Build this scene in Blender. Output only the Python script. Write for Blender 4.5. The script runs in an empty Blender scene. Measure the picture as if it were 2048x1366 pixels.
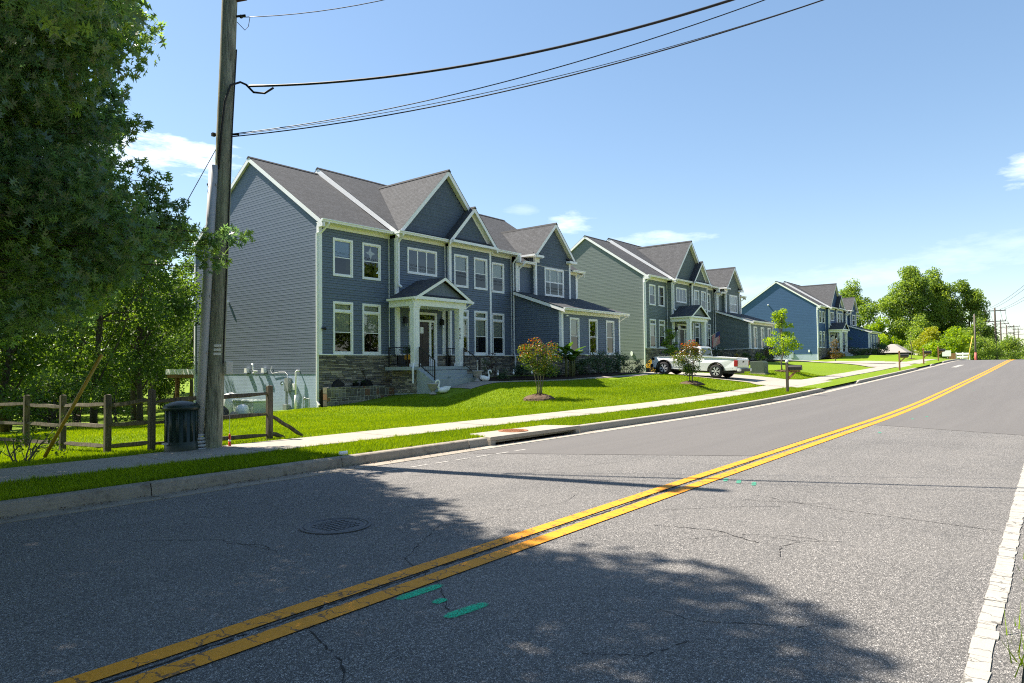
import bpy, math, random
import numpy as np
from mathutils import Vector, Matrix

scene = bpy.context.scene
col = scene.collection
R_ = math.radians

# ---------------------------------------------------------------- camera
camd = bpy.data.cameras.new('Camera')
camd.lens = 24.0; camd.sensor_width = 36.0; camd.clip_start = 0.05; camd.clip_end = 3000
cam = bpy.data.objects.new('Camera', camd); col.objects.link(cam)
_r = Vector((0.62596, -0.77976, -0.01181)); _u = Vector((-0.01999, -0.03118, 0.99931)); _f = Vector((0.77960, 0.62530, 0.03510))
cam.matrix_world = Matrix(((_r.x, _u.x, -_f.x, 0), (_r.y, _u.y, -_f.y, 0), (_r.z, _u.z, -_f.z, 1.6), (0, 0, 0, 1)))
scene.camera = cam
scene.render.resolution_x = 1024; scene.render.resolution_y = 683

# ---------------------------------------------------------------- sky, sun, exposure
SUN_AZ = (-0.2425, 0.970); SUN_EL = R_(53)
wd = bpy.data.worlds.new('World'); scene.world = wd; wd.use_nodes = True
wn, wl = wd.node_tree.nodes, wd.node_tree.links
wn.clear()
def WN(t, **k):
    n = wn.new(t)
    for a, b in k.items(): setattr(n, a, b)
    return n
w_out = WN('ShaderNodeOutputWorld'); w_bg = WN('ShaderNodeBackground')
w_sky = WN('ShaderNodeTexSky', sky_type='NISHITA', sun_disc=False, sun_elevation=SUN_EL,
           sun_rotation=math.atan2(SUN_AZ[0], SUN_AZ[1]), altitude=50, air_density=1.0, dust_density=0.25, ozone_density=1.6)
w_bg.inputs['Strength'].default_value = 0.083
wl.new(w_bg.outputs[0], w_out.inputs[0])
w_tc = WN('ShaderNodeTexCoord')
def wmath(op, a, b=None, c=None, clamp=False):
    n = WN('ShaderNodeMath', operation=op, use_clamp=clamp)
    for i, v in enumerate((a, b, c)):
        if v is None: continue
        if isinstance(v, (int, float)): n.inputs[i].default_value = v
        else: wl.new(v, n.inputs[i])
    return n.outputs[0]
def wdot(v):
    n = WN('ShaderNodeVectorMath', operation='DOT_PRODUCT'); wl.new(w_tc.outputs['Generated'], n.inputs[0]); n.inputs[1].default_value = v
    return n.outputs['Value']
# streaky cirrus noise used by every cloud
w_map = WN('ShaderNodeMapping'); w_map.inputs['Scale'].default_value = (5.0, 5.0, 19.0)
wl.new(w_tc.outputs['Generated'], w_map.inputs['Vector'])
w_no = WN('ShaderNodeTexNoise'); w_no.inputs['Scale'].default_value = 3.0; w_no.inputs['Detail'].default_value = 8; w_no.inputs['Roughness'].default_value = 0.62
wl.new(w_map.outputs[0], w_no.inputs['Vector'])
noi = w_no.outputs['Fac']
cloud = None
# (azimuth from +X towards +Y, elevation, half width, half height in degrees, strength)
for az, el, hw, hh, st in [(70.5, 16.0, 9.0, 1.3, .85), (33.6, 11.6, 2.0, .9, 0.42), (26.0, 10.0, 3.4, .65, 0.34), (1.0, 12.6, 1.6, 1.3, 0.5),
                           (10, 6.5, 6, 1.0, 0.16), (3, 7.6, 5, 1.0, .16), (37.5, 12.9, 1.2, .35, .12), (21, 6.0, 7, 0.8, 0.12),
                           (100, 22, 10, 2.5, .8), (-20, 14, 7, 2, .6), (-60, 20, 9, 2, .6), (150, 15, 9, 2, .7), (-120, 17, 10, 2, .7), (200, 25, 8, 2, .6)]:
    a, e = R_(az), R_(el)
    d = (math.cos(e)*math.cos(a), math.cos(e)*math.sin(a), math.sin(e))
    rt = (-math.sin(a), math.cos(a), 0); up = (-math.sin(e)*math.cos(a), -math.sin(e)*math.sin(a), math.cos(e))
    u = wmath('DIVIDE', wdot(rt), math.tan(R_(hw))); v = wmath('DIVIDE', wdot(up), math.tan(R_(hh)))
    # offset from the centre: dot(dir, up) is already zero on the cloud's own direction
    q = wmath('ADD', wmath('MULTIPLY', u, u), wmath('MULTIPLY', v, v))
    q = wmath('ADD', q, wmath('MULTIPLY', wmath('SUBTRACT', noi, 0.5), -6.5))
    m = wmath('MULTIPLY', wmath('SMOOTH_MIN', wmath('MULTIPLY', wmath('SUBTRACT', 1.35, q), .45), 1.0, 0.4, ), st, clamp=True)
    m = wmath('MULTIPLY', m, wmath('GREATER_THAN', wdot(d), 0.3))
    cloud = m if cloud is None else wmath('MAXIMUM', cloud, m)
w_mix = WN('ShaderNodeMix', data_type='RGBA'); wl.new(cloud, w_mix.inputs['Factor'])
w_hs = WN('ShaderNodeHueSaturation'); w_hs.inputs['Saturation'].default_value = 1.2; w_hs.inputs['Value'].default_value = 1.4
w_gm = WN('ShaderNodeGamma'); w_gm.inputs[1].default_value = 0.74; wl.new(w_sky.outputs[0], w_gm.inputs[0]); wl.new(w_gm.outputs[0], w_hs.inputs['Color'])
wl.new(w_hs.outputs[0], w_mix.inputs['A']); w_mix.inputs['B'].default_value = (10.5, 10.6, 11.0, 1)
wl.new(w_mix.outputs['Result'], w_bg.inputs['Color'])

sund = bpy.data.lights.new('Sun', 'SUN'); sund.energy = 5.0; sund.angle = R_(0.55); sund.color = (1.0, 0.91, 0.78)
sun = bpy.data.objects.new('Sun', sund); col.objects.link(sun)
sdir = Vector((SUN_AZ[0]*math.cos(SUN_EL), SUN_AZ[1]*math.cos(SUN_EL), math.sin(SUN_EL)))
sun.rotation_euler = sdir.to_track_quat('Z', 'Y').to_euler(); sun.location = (-8, 40, 40)
vs = scene.view_settings
vs.view_transform = 'Standard'; vs.look = 'None'; vs.gamma = 1.0; vs.use_curve_mapping = False; vs.exposure = 1.36
scene.cycles.use_denoising = False; scene.cycles.filter_width = 1.1
scene.cycles.max_bounces = 8; scene.cycles.transparent_max_bounces = 12; scene.cycles.caustics_reflective = False; scene.cycles.caustics_refractive = False

# ---------------------------------------------------------------- mesh helpers
class MB:
    def __init__(s): s.v = []; s.f = []; s.uv = []
    def add(s, vs, fs, uv=None):
        b = len(s.v); s.v += [tuple(p) for p in vs]
        for f in fs:
            s.f.append(tuple(b+i for i in f)); s.uv.append(uv)
    def quad(s, a, b, c, d, uv=None): s.add((a, b, c, d), ((0, 1, 2, 3),), uv); return s
    def box(s, x0, x1, y0, y1, z0, z1):
        if x0 > x1: x0, x1 = x1, x0
        if y0 > y1: y0, y1 = y1, y0
        if z0 > z1: z0, z1 = z1, z0
        s.add([(x0,y0,z0),(x1,y0,z0),(x1,y1,z0),(x0,y1,z0),(x0,y0,z1),(x1,y0,z1),(x1,y1,z1),(x0,y1,z1)],
              ((0,3,2,1),(4,5,6,7),(0,1,5,4),(1,2,6,5),(2,3,7,6),(3,0,4,7))); return s
    def prism(s, poly, ax, lo, hi):
        # poly of 2d points extruded along axis ax (0,1,2)
        def P(p, t):
            return (t, p[0], p[1]) if ax == 0 else ((p[0], t, p[1]) if ax == 1 else (p[0], p[1], t))
        n = len(poly); vs = [P(p, lo) for p in poly] + [P(p, hi) for p in poly]
        fs = [tuple(range(n)), tuple(range(2*n-1, n-1, -1))] + [(i, n+i, n+(i+1) % n, (i+1) % n) for i in range(n)]
        s.add(vs, fs); return s
    def bar(s, p, q, w, h, up=(0, 0, 1)):
        p, q = Vector(p), Vector(q); d = (q-p).normalized(); u = Vector(up)
        if abs(d.dot(u)) > .98: u = Vector((0, 1, 0))
        r = d.cross(u).normalized(); u = r.cross(d)
        vs = []
        for c in (p, q):
            for a, b in ((-1,-1),(1,-1),(1,1),(-1,1)): vs.append(c + r*(a*w/2) + u*(b*h/2))
        s.add(vs, ((0,1,2,3),(7,6,5,4),(0,4,5,1),(1,5,6,2),(2,6,7,3),(3,7,4,0))); return s
    def tube(s, pts, r, n=8, cap=True):
        pts = [Vector(p) for p in pts]; m = len(pts)
        rs = r if isinstance(r, (list, tuple)) else [r]*m
        b = len(s.v); ref = None
        for i, p in enumerate(pts):
            d = (pts[min(i+1, m-1)] - pts[max(i-1, 0)]).normalized()
            if ref is None:
                ref = Vector((0, 0, 1)) if abs(d.z) < .9 else Vector((1, 0, 0))
            x = d.cross(ref).normalized(); y = x.cross(d); ref = y
            for k in range(n):
                a = 2*math.pi*k/n; s.v.append(tuple(p + (x*math.cos(a) + y*math.sin(a))*rs[i]))
        for i in range(m-1):
            for k in range(n):
                k2 = (k+1) % n
                s.f.append((b+i*n+k, b+i*n+k2, b+(i+1)*n+k2, b+(i+1)*n+k)); s.uv.append(None)
        if cap:
            s.f.append(tuple(b+k for k in range(n-1, -1, -1))); s.uv.append(None)
            s.f.append(tuple(b+(m-1)*n+k for k in range(n))); s.uv.append(None)
        return s
    def lathe(s, prof, c=(0, 0, 0), n=16, ax=2, sx=1, sy=1, cap=True):
        b = len(s.v); m = len(prof)
        for (r, h) in prof:
            for k in range(n):
                a = 2*math.pi*k/n; u, v = r*math.cos(a)*sx, r*math.sin(a)*sy
                p = (u, v, h) if ax == 2 else ((u, h, v) if ax == 1 else (h, u, v))
                s.v.append((c[0]+p[0], c[1]+p[1], c[2]+p[2]))
        for i in range(m-1):
            for k in range(n):
                k2 = (k+1) % n
                s.f.append((b+i*n+k, b+i*n+k2, b+(i+1)*n+k2, b+(i+1)*n+k)); s.uv.append(None)
        if not cap: return s
        s.f.append(tuple(b+k for k in range(n-1, -1, -1))); s.uv.append(None)
        s.f.append(tuple(b+(m-1)*n+k for k in range(n))); s.uv.append(None)
        return s
    def ball(s, c, rx, ry=None, rz=None, n=12, m=8):
        ry = ry or rx; rz = rz or rx
        return s.lathe([(max(1e-4, math.sin(math.pi*i/m)), 0) for i in range(0)] or
                       [(max(1e-3, rx*math.sin(math.pi*i/m)), -rz*math.cos(math.pi*i/m)) for i in range(m+1)], c, n, 2, 1, ry/rx)
    def parts(s, name, mat, parent=None, origin=(0, 0, 0)):
        # one object for every connected piece
        root = list(range(len(s.v)))
        def find(a):
            while root[a] != a: root[a] = root[root[a]]; a = root[a]
            return a
        for f in s.f:
            for k in f[1:]: root[find(k)] = find(f[0])
        groups = {}
        for f, u in zip(s.f, s.uv): groups.setdefault(find(f[0]), []).append((f, u))
        out = []
        for g in groups.values():
            ids = sorted({i for f, _ in g for i in f}); mp = {i: k for k, i in enumerate(ids)}; m = MB()
            m.v = [s.v[i] for i in ids]; m.f = [tuple(mp[i] for i in f) for f, _ in g]; m.uv = [u for _, u in g]
            out.append(m.build(name, mat, parent, origin))
        return out
    def build(s, name, mat, parent=None, origin=(0, 0, 0), smooth=False, bevel=0):
        me = bpy.data.meshes.new(name)
        o = Vector(origin)
        me.from_pydata([(p[0]-o.x, p[1]-o.y, p[2]-o.z) for p in s.v], [], s.f)
        if any(u is not None for u in s.uv):
            l = me.uv_layers.new(name='UV'); i = 0
            for f, u in zip(s.f, s.uv):
                for k in range(len(f)):
                    l.data[i].uv = u[k] if u is not None else (0, 0)
                    i += 1
        if smooth: me.polygons.foreach_set('use_smooth', [True]*len(me.polygons))
        me.materials.append(mat); me.validate()
        ob = bpy.data.objects.new(name, me); col.objects.link(ob)
        if parent is not None: ob.parent = parent
        else: ob.location = o
        if bevel:
            b = ob.modifiers.new('Bevel', 'BEVEL'); b.width = bevel; b.segments = 2; b.limit_method = 'ANGLE'; b.angle_limit = R_(40)
        return ob

def empty(name, loc, label=None, cat=None, group=None, rz=0):
    e = bpy.data.objects.new(name, None); col.objects.link(e); e.location = loc; e.rotation_euler = (0, 0, rz); e.empty_display_size = .2
    if label: tag(e, label, cat, group)
    return e
def tag(o, label=None, cat=None, group=None, kind=None):
    if label: o['label'] = label
    if cat: o['category'] = cat
    if group: o['group'] = group
    if kind: o['kind'] = kind
    return o
def copy_tree(o, parent=None):
    c = o.copy(); col.objects.link(c)
    if parent is not None: c.parent = parent
    for ch in o.children: copy_tree(ch, c)
    return c
def np_mesh(name, verts, faces_flat, loops_per_face, mat, tint=None, parent=None, smooth=False):
    me = bpy.data.meshes.new(name)
    nv = len(verts); nf = len(faces_flat)//loops_per_face
    me.vertices.add(nv); me.vertices.foreach_set('co', np.ascontiguousarray(verts, dtype=np.float32).ravel())
    me.loops.add(len(faces_flat)); me.loops.foreach_set('vertex_index', np.ascontiguousarray(faces_flat, dtype=np.int32))
    me.polygons.add(nf)
    me.polygons.foreach_set('loop_start', np.arange(0, nf*loops_per_face, loops_per_face, dtype=np.int32))
    try: me.polygons.foreach_set('loop_total', np.full(nf, loops_per_face, dtype=np.int32))
    except Exception: pass
    if tint is not None:
        a = me.attributes.new('tint', 'FLOAT', 'POINT'); a.data.foreach_set('value', np.ascontiguousarray(tint, dtype=np.float32))
    me.update(calc_edges=True)
    if smooth: me.polygons.foreach_set('use_smooth', np.ones(nf, dtype=bool))
    me.materials.append(mat)
    ob = bpy.data.objects.new(name, me); col.objects.link(ob)
    if parent is not None: ob.parent = parent
    return ob

# ---------------------------------------------------------------- materials
class NT:
    def __init__(s, name):
        s.m = bpy.data.materials.new(name); s.m.use_nodes = True; s.t = s.m.node_tree; s.n = s.t.nodes; s.l = s.t.links
        s.n.clear(); s.out = s.n.new('ShaderNodeOutputMaterial'); s.p = s.n.new('ShaderNodeBsdfPrincipled')
        s.l.new(s.p.outputs[0], s.out.inputs[0]); s.tc = s.n.new('ShaderNodeTexCoord')
    def node(s, t, **k):
        n = s.n.new(t)
        for a, b in k.items(): setattr(n, a, b)
        return n
    def set(s, sock, v):
        if isinstance(v, (int, float)): sock.default_value = v
        elif isinstance(v, (tuple, list)): sock.default_value = tuple(v) if len(v) == 4 or sock.type == 'VECTOR' else (*v, 1)
        else: s.l.new(v, sock)
    def math(s, op, a, b=0.0, clamp=False):
        n = s.node('ShaderNodeMath', operation=op, use_clamp=clamp); s.set(n.inputs[0], a); s.set(n.inputs[1], b); return n.outputs[0]
    def mix(s, f, a, b, blend='MIX'):
        n = s.node('ShaderNodeMix', data_type='RGBA', blend_type=blend); s.set(n.inputs['Factor'], f); s.set(n.inputs['A'], a); s.set(n.inputs['B'], b); return n.outputs['Result']
    def vec(s, scale=None, src='Object', out=None):
        o = out or s.tc.outputs[src]
        if scale is None: return o
        m = s.node('ShaderNodeMapping'); m.inputs['Scale'].default_value = scale; s.l.new(o, m.inputs[0]); return m.outputs[0]
    def noise(s, scale, detail=4, rough=.6, vec=None, dist=0):
        n = s.node('ShaderNodeTexNoise'); n.inputs['Scale'].default_value = scale; n.inputs['Detail'].default_value = detail; n.inputs['Roughness'].default_value = rough; n.inputs['Distortion'].default_value = dist
        s.l.new(vec or s.tc.outputs['Object'], n.inputs['Vector']); return n.outputs['Fac']
    def voro(s, scale, feature='F1', out='Distance', vec=None):
        n = s.node('ShaderNodeTexVoronoi', feature=feature); n.inputs['Scale'].default_value = scale
        s.l.new(vec or s.tc.outputs['Object'], n.inputs['Vector']); return n.outputs[out]
    def ramp(s, f, stops, interp='LINEAR'):
        n = s.node('ShaderNodeValToRGB'); r = n.color_ramp; r.interpolation = interp
        while len(r.elements) < len(stops): r.elements.new(.5)
        for e, (p, c) in zip(r.elements, stops):
            e.position = p; e.color = (c, c, c, 1) if isinstance(c, (int, float)) else (*c, 1)
        s.set(n.inputs[0], f); return n.outputs[0]
    def bump(s, h, strength=.3, dist=.01):
        n = s.node('ShaderNodeBump'); n.inputs['Strength'].default_value = strength; n.inputs['Distance'].default_value = dist
        s.l.new(h, n.inputs['Height']); s.l.new(n.outputs[0], s.p.inputs['Normal']); return n
    def fin(s, color, rough=.6, spec=.4, metal=0):
        s.set(s.p.inputs['Base Color'], color); s.set(s.p.inputs['Roughness'], rough); s.p.inputs['Specular IOR Level'].default_value = spec; s.p.inputs['Metallic'].default_value = metal
        return s.m

def simple(name, rgb, rough=.6, var=.12, scale=3.0, spec=.4, metal=0, bump=0, bscale=40, dirt=None):
    t = NT(name)
    f = t.noise(scale, 5, .65)
    c = t.mix(f, tuple(v*(1-var) for v in rgb), tuple(min(1, v*(1+var)) for v in rgb))
    if dirt is not None:
        d = t.ramp(t.noise(scale*2.7, 6, .7), [(.5, 0.0), (.72, 1.0)])
        c = t.mix(t.math('MULTIPLY', d, dirt[1]), c, dirt[0])
    if bump: t.bump(t.noise(bscale, 4, .6), bump, .01)
    return t.fin(c, rough, spec, metal)

M = {}
M['white'] = simple('white_trim', (.88, .88, .87), .45, .04, 1.2)
M['cream_warmlit'] = simple('warmlit_cream_trim', (.84, .82, .73), .5, .04, 1.2)  # warm light on the white frieze boards put into the colour; own tone elsewhere
M['white_metal'] = simple('white_gutter', (.86, .86, .85), .35, .04, 2)
M['black_iron'] = simple('black_iron', (.012, .012, .013), .45, .2)
M['dark'] = simple('dark_interior', (.02, .02, .022), .8, .1)
M['concrete'] = simple('pale_concrete', (.335, .305, .26), .85, .14, 2.2, .2, 0, .3, 60, ((.20, .18, .15), .45))
M['kerbcon'] = simple('kerb_concrete', (.30, .265, .22), .88, .22, 2.0, .2, 0, .5, 45, ((.10, .085, .07), .7))
M['stepcon'] = simple('step_concrete', (.36, .40, .40), .8, .1, 2.0, .2, 0, .2, 60, ((.25, .27, .26), .4))  # cool grey concrete of porch floor, steps and stair cheek
M['rust'] = simple('rusty_iron', (.28, .12, .06), .8, .3, 14, .3, 0, .4, 60)
M['iron'] = simple('worn_cast_iron', (.07, .075, .085), .5, .4, 9, .5, .4, .4, 90)
M['wood_post'] = None

def siding_mat(name, rgb):
    t = NT(name)
    f = t.noise(1.3, 4, .6); g = t.noise(9, 3, .6, t.vec((0.4, 0.4, 9)))
    c = t.mix(f, tuple(v*.92 for v in rgb), tuple(v*1.07 for v in rgb))
    c = t.mix(t.math('MULTIPLY', g, .25), c, tuple(v*.8 for v in rgb))
    sp = t.node('ShaderNodeSeparateXYZ'); t.l.new(t.tc.outputs['Object'], sp.inputs[0]); cb = t.node('ShaderNodeCombineXYZ')
    t.l.new(t.math('ADD', sp.outputs[0], sp.outputs[1]), cb.inputs[0]); t.l.new(t.math('SUBTRACT', sp.outputs[2], 2.17), cb.inputs[1])
    b = t.node('ShaderNodeTexBrick'); b.offset = .37; b.offset_frequency = 3; b.inputs['Scale'].default_value = 1.0; b.inputs['Brick Width'].default_value = 3.1; b.inputs['Row Height'].default_value = .2286; b.inputs['Mortar Size'].default_value = .0035
    b.inputs['Color1'].default_value = (.94, .94, .94, 1); b.inputs['Color2'].default_value = (1, 1, 1, 1); b.inputs['Mortar'].default_value = (.55, .55, .55, 1); t.l.new(cb.outputs[0], b.inputs['Vector'])
    c = t.mix(1.0, c, b.outputs['Color'], 'MULTIPLY')
    st = t.ramp(t.noise(2.6, 6, .7, t.vec((1, 1, .18))), [(.55, 0.0), (.8, .22)]); c = t.mix(st, c, tuple(v*.7+.03 for v in rgb))
    return t.fin(c, .55, .35)
def shake_mat(name, rgb):
    t = NT(name)
    b = t.node('ShaderNodeTexBrick'); b.offset = .5; b.inputs['Scale'].default_value = 1.0; b.inputs['Brick Width'].default_value = .21; b.inputs['Row Height'].default_value = .172; b.inputs['Mortar Size'].default_value = .004
    b.inputs['Color1'].default_value = (*[v*.93 for v in rgb], 1); b.inputs['Color2'].default_value = (*[v*1.07 for v in rgb], 1); b.inputs['Mortar'].default_value = (*[v*.45 for v in rgb], 1)
    t.l.new(t.tc.outputs['UV'], b.inputs['Vector'])
    t.bump(t.noise(30, 4, .7, t.vec((1, 1, .15))), .2, .006)
    return t.fin(b.outputs['Color'], .65, .3)
def shingle_mat(name='asphalt_shingles', rgb=(.060, .063, .070)):
    t = NT(name); uv = t.tc.outputs['UV']
    b = t.node('ShaderNodeTexBrick'); b.offset = .37; b.squash = .7; b.squash_frequency = 3
    b.inputs['Scale'].default_value = 1.0; b.inputs['Brick Width'].default_value = .30; b.inputs['Row Height'].default_value = .142; b.inputs['Mortar Size'].default_value = .008; b.inputs['Mortar Smooth'].default_value = .3
    b.inputs['Bias'].default_value = 0
    b.inputs['Color1'].default_value = (*[v*.72 for v in rgb], 1); b.inputs['Color2'].default_value = (*[v*1.35 for v in rgb], 1); b.inputs['Mortar'].default_value = (*[v*.38 for v in rgb], 1)
    t.l.new(uv, b.inputs['Vector'])
    f = t.noise(160, 2, .7); c = t.mix(.35, b.outputs['Color'], t.ramp(f, [(.3, .02), (.75, .2)]))
    big = t.noise(.7, 3, .6); c = t.mix(t.math('MULTIPLY', big, .3), c, tuple(v*.8 for v in rgb))
    # each course tapers up to its butt edge
    sx = t.node('ShaderNodeSeparateXYZ'); t.l.new(uv, sx.inputs[0])
    saw = t.math('FRACT', t.math('DIVIDE', sx.outputs['Y'], .142)); h = t.math('SUBTRACT', 1.0, saw)
    h = t.math('ADD', h, t.math('MULTIPLY', b.outputs['Fac'], -.6))
    t.bump(h, .8, .012)
    return t.fin(c, .92, .2)
def brick_paint_mat(name, rgb):
    t = NT(name)
    b = t.node('ShaderNodeTexBrick'); b.inputs['Scale'].default_value = 1; b.inputs['Brick Width'].default_value = .2; b.inputs['Row Height'].default_value = .067; b.inputs['Mortar Size'].default_value = .007
    b.inputs['Color1'].default_value = (*rgb, 1); b.inputs['Color2'].default_value = (*[v*.95 for v in rgb], 1); b.inputs['Mortar'].default_value = (*[v*.82 for v in rgb], 1)
    t.l.new(t.tc.outputs['UV'], b.inputs['Vector'])
    c = t.mix(t.ramp(t.noise(.9, 5, .65), [(.35, 0.0), (.75, .6)]), b.outputs['Color'], tuple(v*1.25 for v in rgb))
    c = t.mix(t.ramp(t.noise(2.2, 5, .7, t.vec((1, 1, .25))), [(.6, 0.0), (.8, .35)]), c, tuple(v*.7 for v in rgb))
    inv = t.math('SUBTRACT', 1.0, b.outputs['Fac']); t.bump(inv, .5, .006)
    return t.fin(c, .6, .3)
def stone_mat(name, cols, seedscale=1.0):
    t = NT(name)
    g = t.node('ShaderNodeNewGeometry'); oi = t.node('ShaderNodeObjectInfo')
    r = t.math('FRACT', t.math('ADD', t.math('MULTIPLY', g.outputs['Random Per Island'], 1.0), oi.outputs['Random']))
    n = len(cols); c = t.ramp(r, [((i+.001)/n, k) for i, k in enumerate(cols)], 'CONSTANT')
    c = t.mix(t.math('MULTIPLY', t.noise(22, 5, .7), .5), c, (.07, .066, .06))
    c = t.mix(t.ramp(t.noise(6, 4, .6), [(.55, 0.0), (.8, .5)]), c, (.32, .29, .23))
    t.bump(t.noise(45, 6, .7), .7, .012)
    return t.fin(c, .85, .25)
M['stone'] = stone_mat('ledge_stone', [(.27, .24, .19), (.38, .33, .25), (.15, .145, .14), (.52, .46, .35), (.20, .195, .19), (.58, .52, .41), (.32, .27, .2), (.18, .17, .155), (.44, .39, .31)])
M['fieldstone'] = stone_mat('field_stone', [(.18, .175, .14), (.10, .095, .08), (.26, .245, .18), (.24, .13, .07), (.14, .13, .11), (.32, .30, .23), (.20, .195, .17)])
M['mortar'] = simple('stone_mortar', (.42, .40, .32), .9, .2, 6, .2, 0, .4, 60)
M['backmortar'] = simple('dark_mortar', (.05, .047, .042), .9, .2, 6)
M['shingle'] = shingle_mat()

def glass_mat(name, tint=(.80, .84, .82), base=.05):
    t = NT(name); n = t.n; n.remove(t.p)
    tr = t.node('ShaderNodeBsdfTransparent'); tr.inputs[0].default_value = (*tint, 1)
    gl = t.node('ShaderNodeBsdfGlossy'); gl.inputs['Roughness'].default_value = .015; gl.inputs[0].default_value = (.95, .97, 1, 1)
    fr = t.node('ShaderNodeFresnel'); fr.inputs[0].default_value = 1.5
    mx = t.node('ShaderNodeMixShader'); t.l.new(t.math('ADD', fr.outputs[0], base, True), mx.inputs[0]); t.l.new(tr.outputs[0], mx.inputs[1]); t.l.new(gl.outputs[0], mx.inputs[2])
    t.l.new(mx.outputs[0], t.out.inputs[0]); return t.m
M['glass'] = glass_mat('window_glass')
M['screen'] = glass_mat('screened_glass', (.34, .36, .35), .02)
def blind_mat(name, rgb, vert=False):
    t = NT(name)
    w = t.node('ShaderNodeTexWave', wave_type='BANDS', bands_direction='X' if vert else 'Z'); w.inputs['Scale'].default_value = 5.5 if vert else 9; w.inputs['Distortion'].default_value = 1.2 if vert else .0; w.inputs['Detail'].default_value = 2
    t.l.new(t.tc.outputs['Object'], w.inputs['Vector'])
    c = t.mix(w.outputs['Fac'], tuple(v*.72 for v in rgb), rgb)
    return t.fin(c, .8, .2)
M['blind'] = blind_mat('slatted_blind', (.62, .66, .58))
M['curtain'] = blind_mat('pale_curtain', (.55, .58, .52), True)
M['blue_curtain'] = blind_mat('blue_curtain', (.30, .48, .72), True)

def leaf_mat(name, cols, transl=.45, tcol=None, rough=.5, spec=.35):
    t = NT(name)
    a = t.node('ShaderNodeAttribute', attribute_name='tint')
    n = len(cols); c = t.ramp(a.outputs['Fac'], [(i/(n-1) if n > 1 else 0, k) for i, k in enumerate(cols)])
    t.fin(c, rough, spec)
    tl = t.node('ShaderNodeBsdfTranslucent')
    hs = t.node('ShaderNodeHueSaturation'); hs.inputs['Hue'].default_value = .485; hs.inputs['Saturation'].default_value = 1.15; hs.inputs['Value'].default_value = 1.7 if tcol is None else tcol
    t.l.new(c, hs.inputs['Color']); t.l.new(hs.outputs[0], tl.inputs[0])
    mx = t.node('ShaderNodeMixShader'); mx.inputs[0].default_value = transl
    t.l.new(t.p.outputs[0], mx.inputs[1]); t.l.new(tl.outputs[0], mx.inputs[2]); t.l.new(mx.outputs[0], t.out.inputs[0])
    return t.m
def bark_mat(name, rgb):
    t = NT(name)
    f = t.noise(6, 6, .7, t.vec((3, 3, .6)), 1.0)
    c = t.mix(f, tuple(v*.45 for v in rgb), tuple(v*1.4 for v in rgb)); t.bump(f, .8, .03)
    return t.fin(c, .9, .2)
M['bark'] = bark_mat('tree_bark', (.09, .075, .06))
M['greybark'] = bark_mat('grey_bark', (.17, .15, .125))
def weathered(name, rgb):
    t = NT(name)
    f = t.noise(7, 6, .7, t.vec((4, 4, .35)), .6); g = t.noise(1.1, 3, .6)
    c = t.mix(t.ramp(f, [(.36, 0.0), (.62, 1.0)]), tuple(v*.42 for v in rgb), tuple(v*1.3 for v in rgb))
    c = t.mix(t.ramp(g, [(.45, 0.0), (.8, .55)]), c, (rgb[0]*.8, rgb[1]*1.0, rgb[2]*.75)); t.bump(f, .5, .012)
    return t.fin(c, .88, .2)
M['pole'] = weathered('weathered_pole', (.28, .28, .21))
M['fence'] = weathered('weathered_rail', (.125, .105, .08))
M['newwood'] = weathered('brown_post_wood', (.32, .17, .085))
M['mulch'] = simple('shredded_mulch', (.12, .085, .06), .95, .7, 30, .1, 0, 1.0, 55)
M['soil'] = simple('dark_bed_mulch', (.035, .024, .018), .95, .5, 22, .1, 0, 1.0, 50)
# ---------------------------------------------------------------- terrain heights
_rx = np.arange(-120, 700, 1.0)
_ry = np.interp(_rx, [-120, 22, 28, 38.5, 54, 70, 81, 88, 96, 110, 140, 220, 700], [0, 0, .07, .31, .69, 1.12, 1.45, 1.58, 1.60, 1.38, .4, -2.0, -6])
_k = np.hanning(9); _k /= _k.sum()
_ry = np.convolve(np.pad(_ry, 4, mode='edge'), _k, 'valid')
def rz_(X): return np.interp(X, _rx, _ry)
def kerbY(X): return np.interp(X, [-60, 4, 10.5, 13.6, 18, 34, 60, 100], [10.2, 9.12, 9.05, 8.95, 8.85, 8.75, 8.8, 8.8])
_cp = []   # lawn control points: X, Y, z
_h1 = [(18, 25, -.12), (17.9, 27, -.26), (17.9, 30.3, -.52), (17.9, 34, -.8), (18, 22, -.08), (19.2, 19.9, -.05), (21.8, 20.2, .42), (20.5, 24.2, .15), (22.4, 24.0, .39), (23.6, 23.5, .62),
       (24, 21.6, .83), (26, 21.2, .82), (28.5, 20.4, .86), (30.5, 19.2, .93), (33, 18.6, .97), (36.5, 18.4, 1.02), (27.2, 16.3, .52), (21.3, 15.6, .30), (30, 15, .62), (24, 14.5, .40), (26, 26, .8), (34, 24, 1.05)]
_cp += _h1
_cp += [(X+31.75, Y+.82, z+.71+(.25 if X < 19 and Y > 24 else .1)) for X, Y, z in _h1 if not (X > 30 and Y < 20)] + [(X+83.34, Y+1.07, z+1.45+(.55 if X < 23 else .15)) for X, Y, z in _h1]
_cp += [(37.3, 15.2, .70), (37.3, 18.5, .92), (40.5, 15.2, .75), (40.5, 20, 1.0), (44, 15.4, .92), (45.7, 14.2, 1.0), (29.8, 13.5, .62), (85, 21.1, 1.55), (85, 16, 1.5), (70, 16, 1.4), (75, 24, 1.9)]
_cp += [(14, 15, .02), (10, 16, -.02), (6, 15.5, -.05), (5.4, 18.7, -.05), (0, 17, -.05), (-10, 17, -.1), (12, 22, -.2), (5, 26, -.35), (-8, 28, -.4), (14, 30, -.6), (0, 45, -1), (16, 44, -1.2), (-20, 60, -1.5), (30, 60, -.6), (60, 60, 0.2), (100, 60, 1.2), (140, 40, 1.2), (180, 60, .2)]
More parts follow.
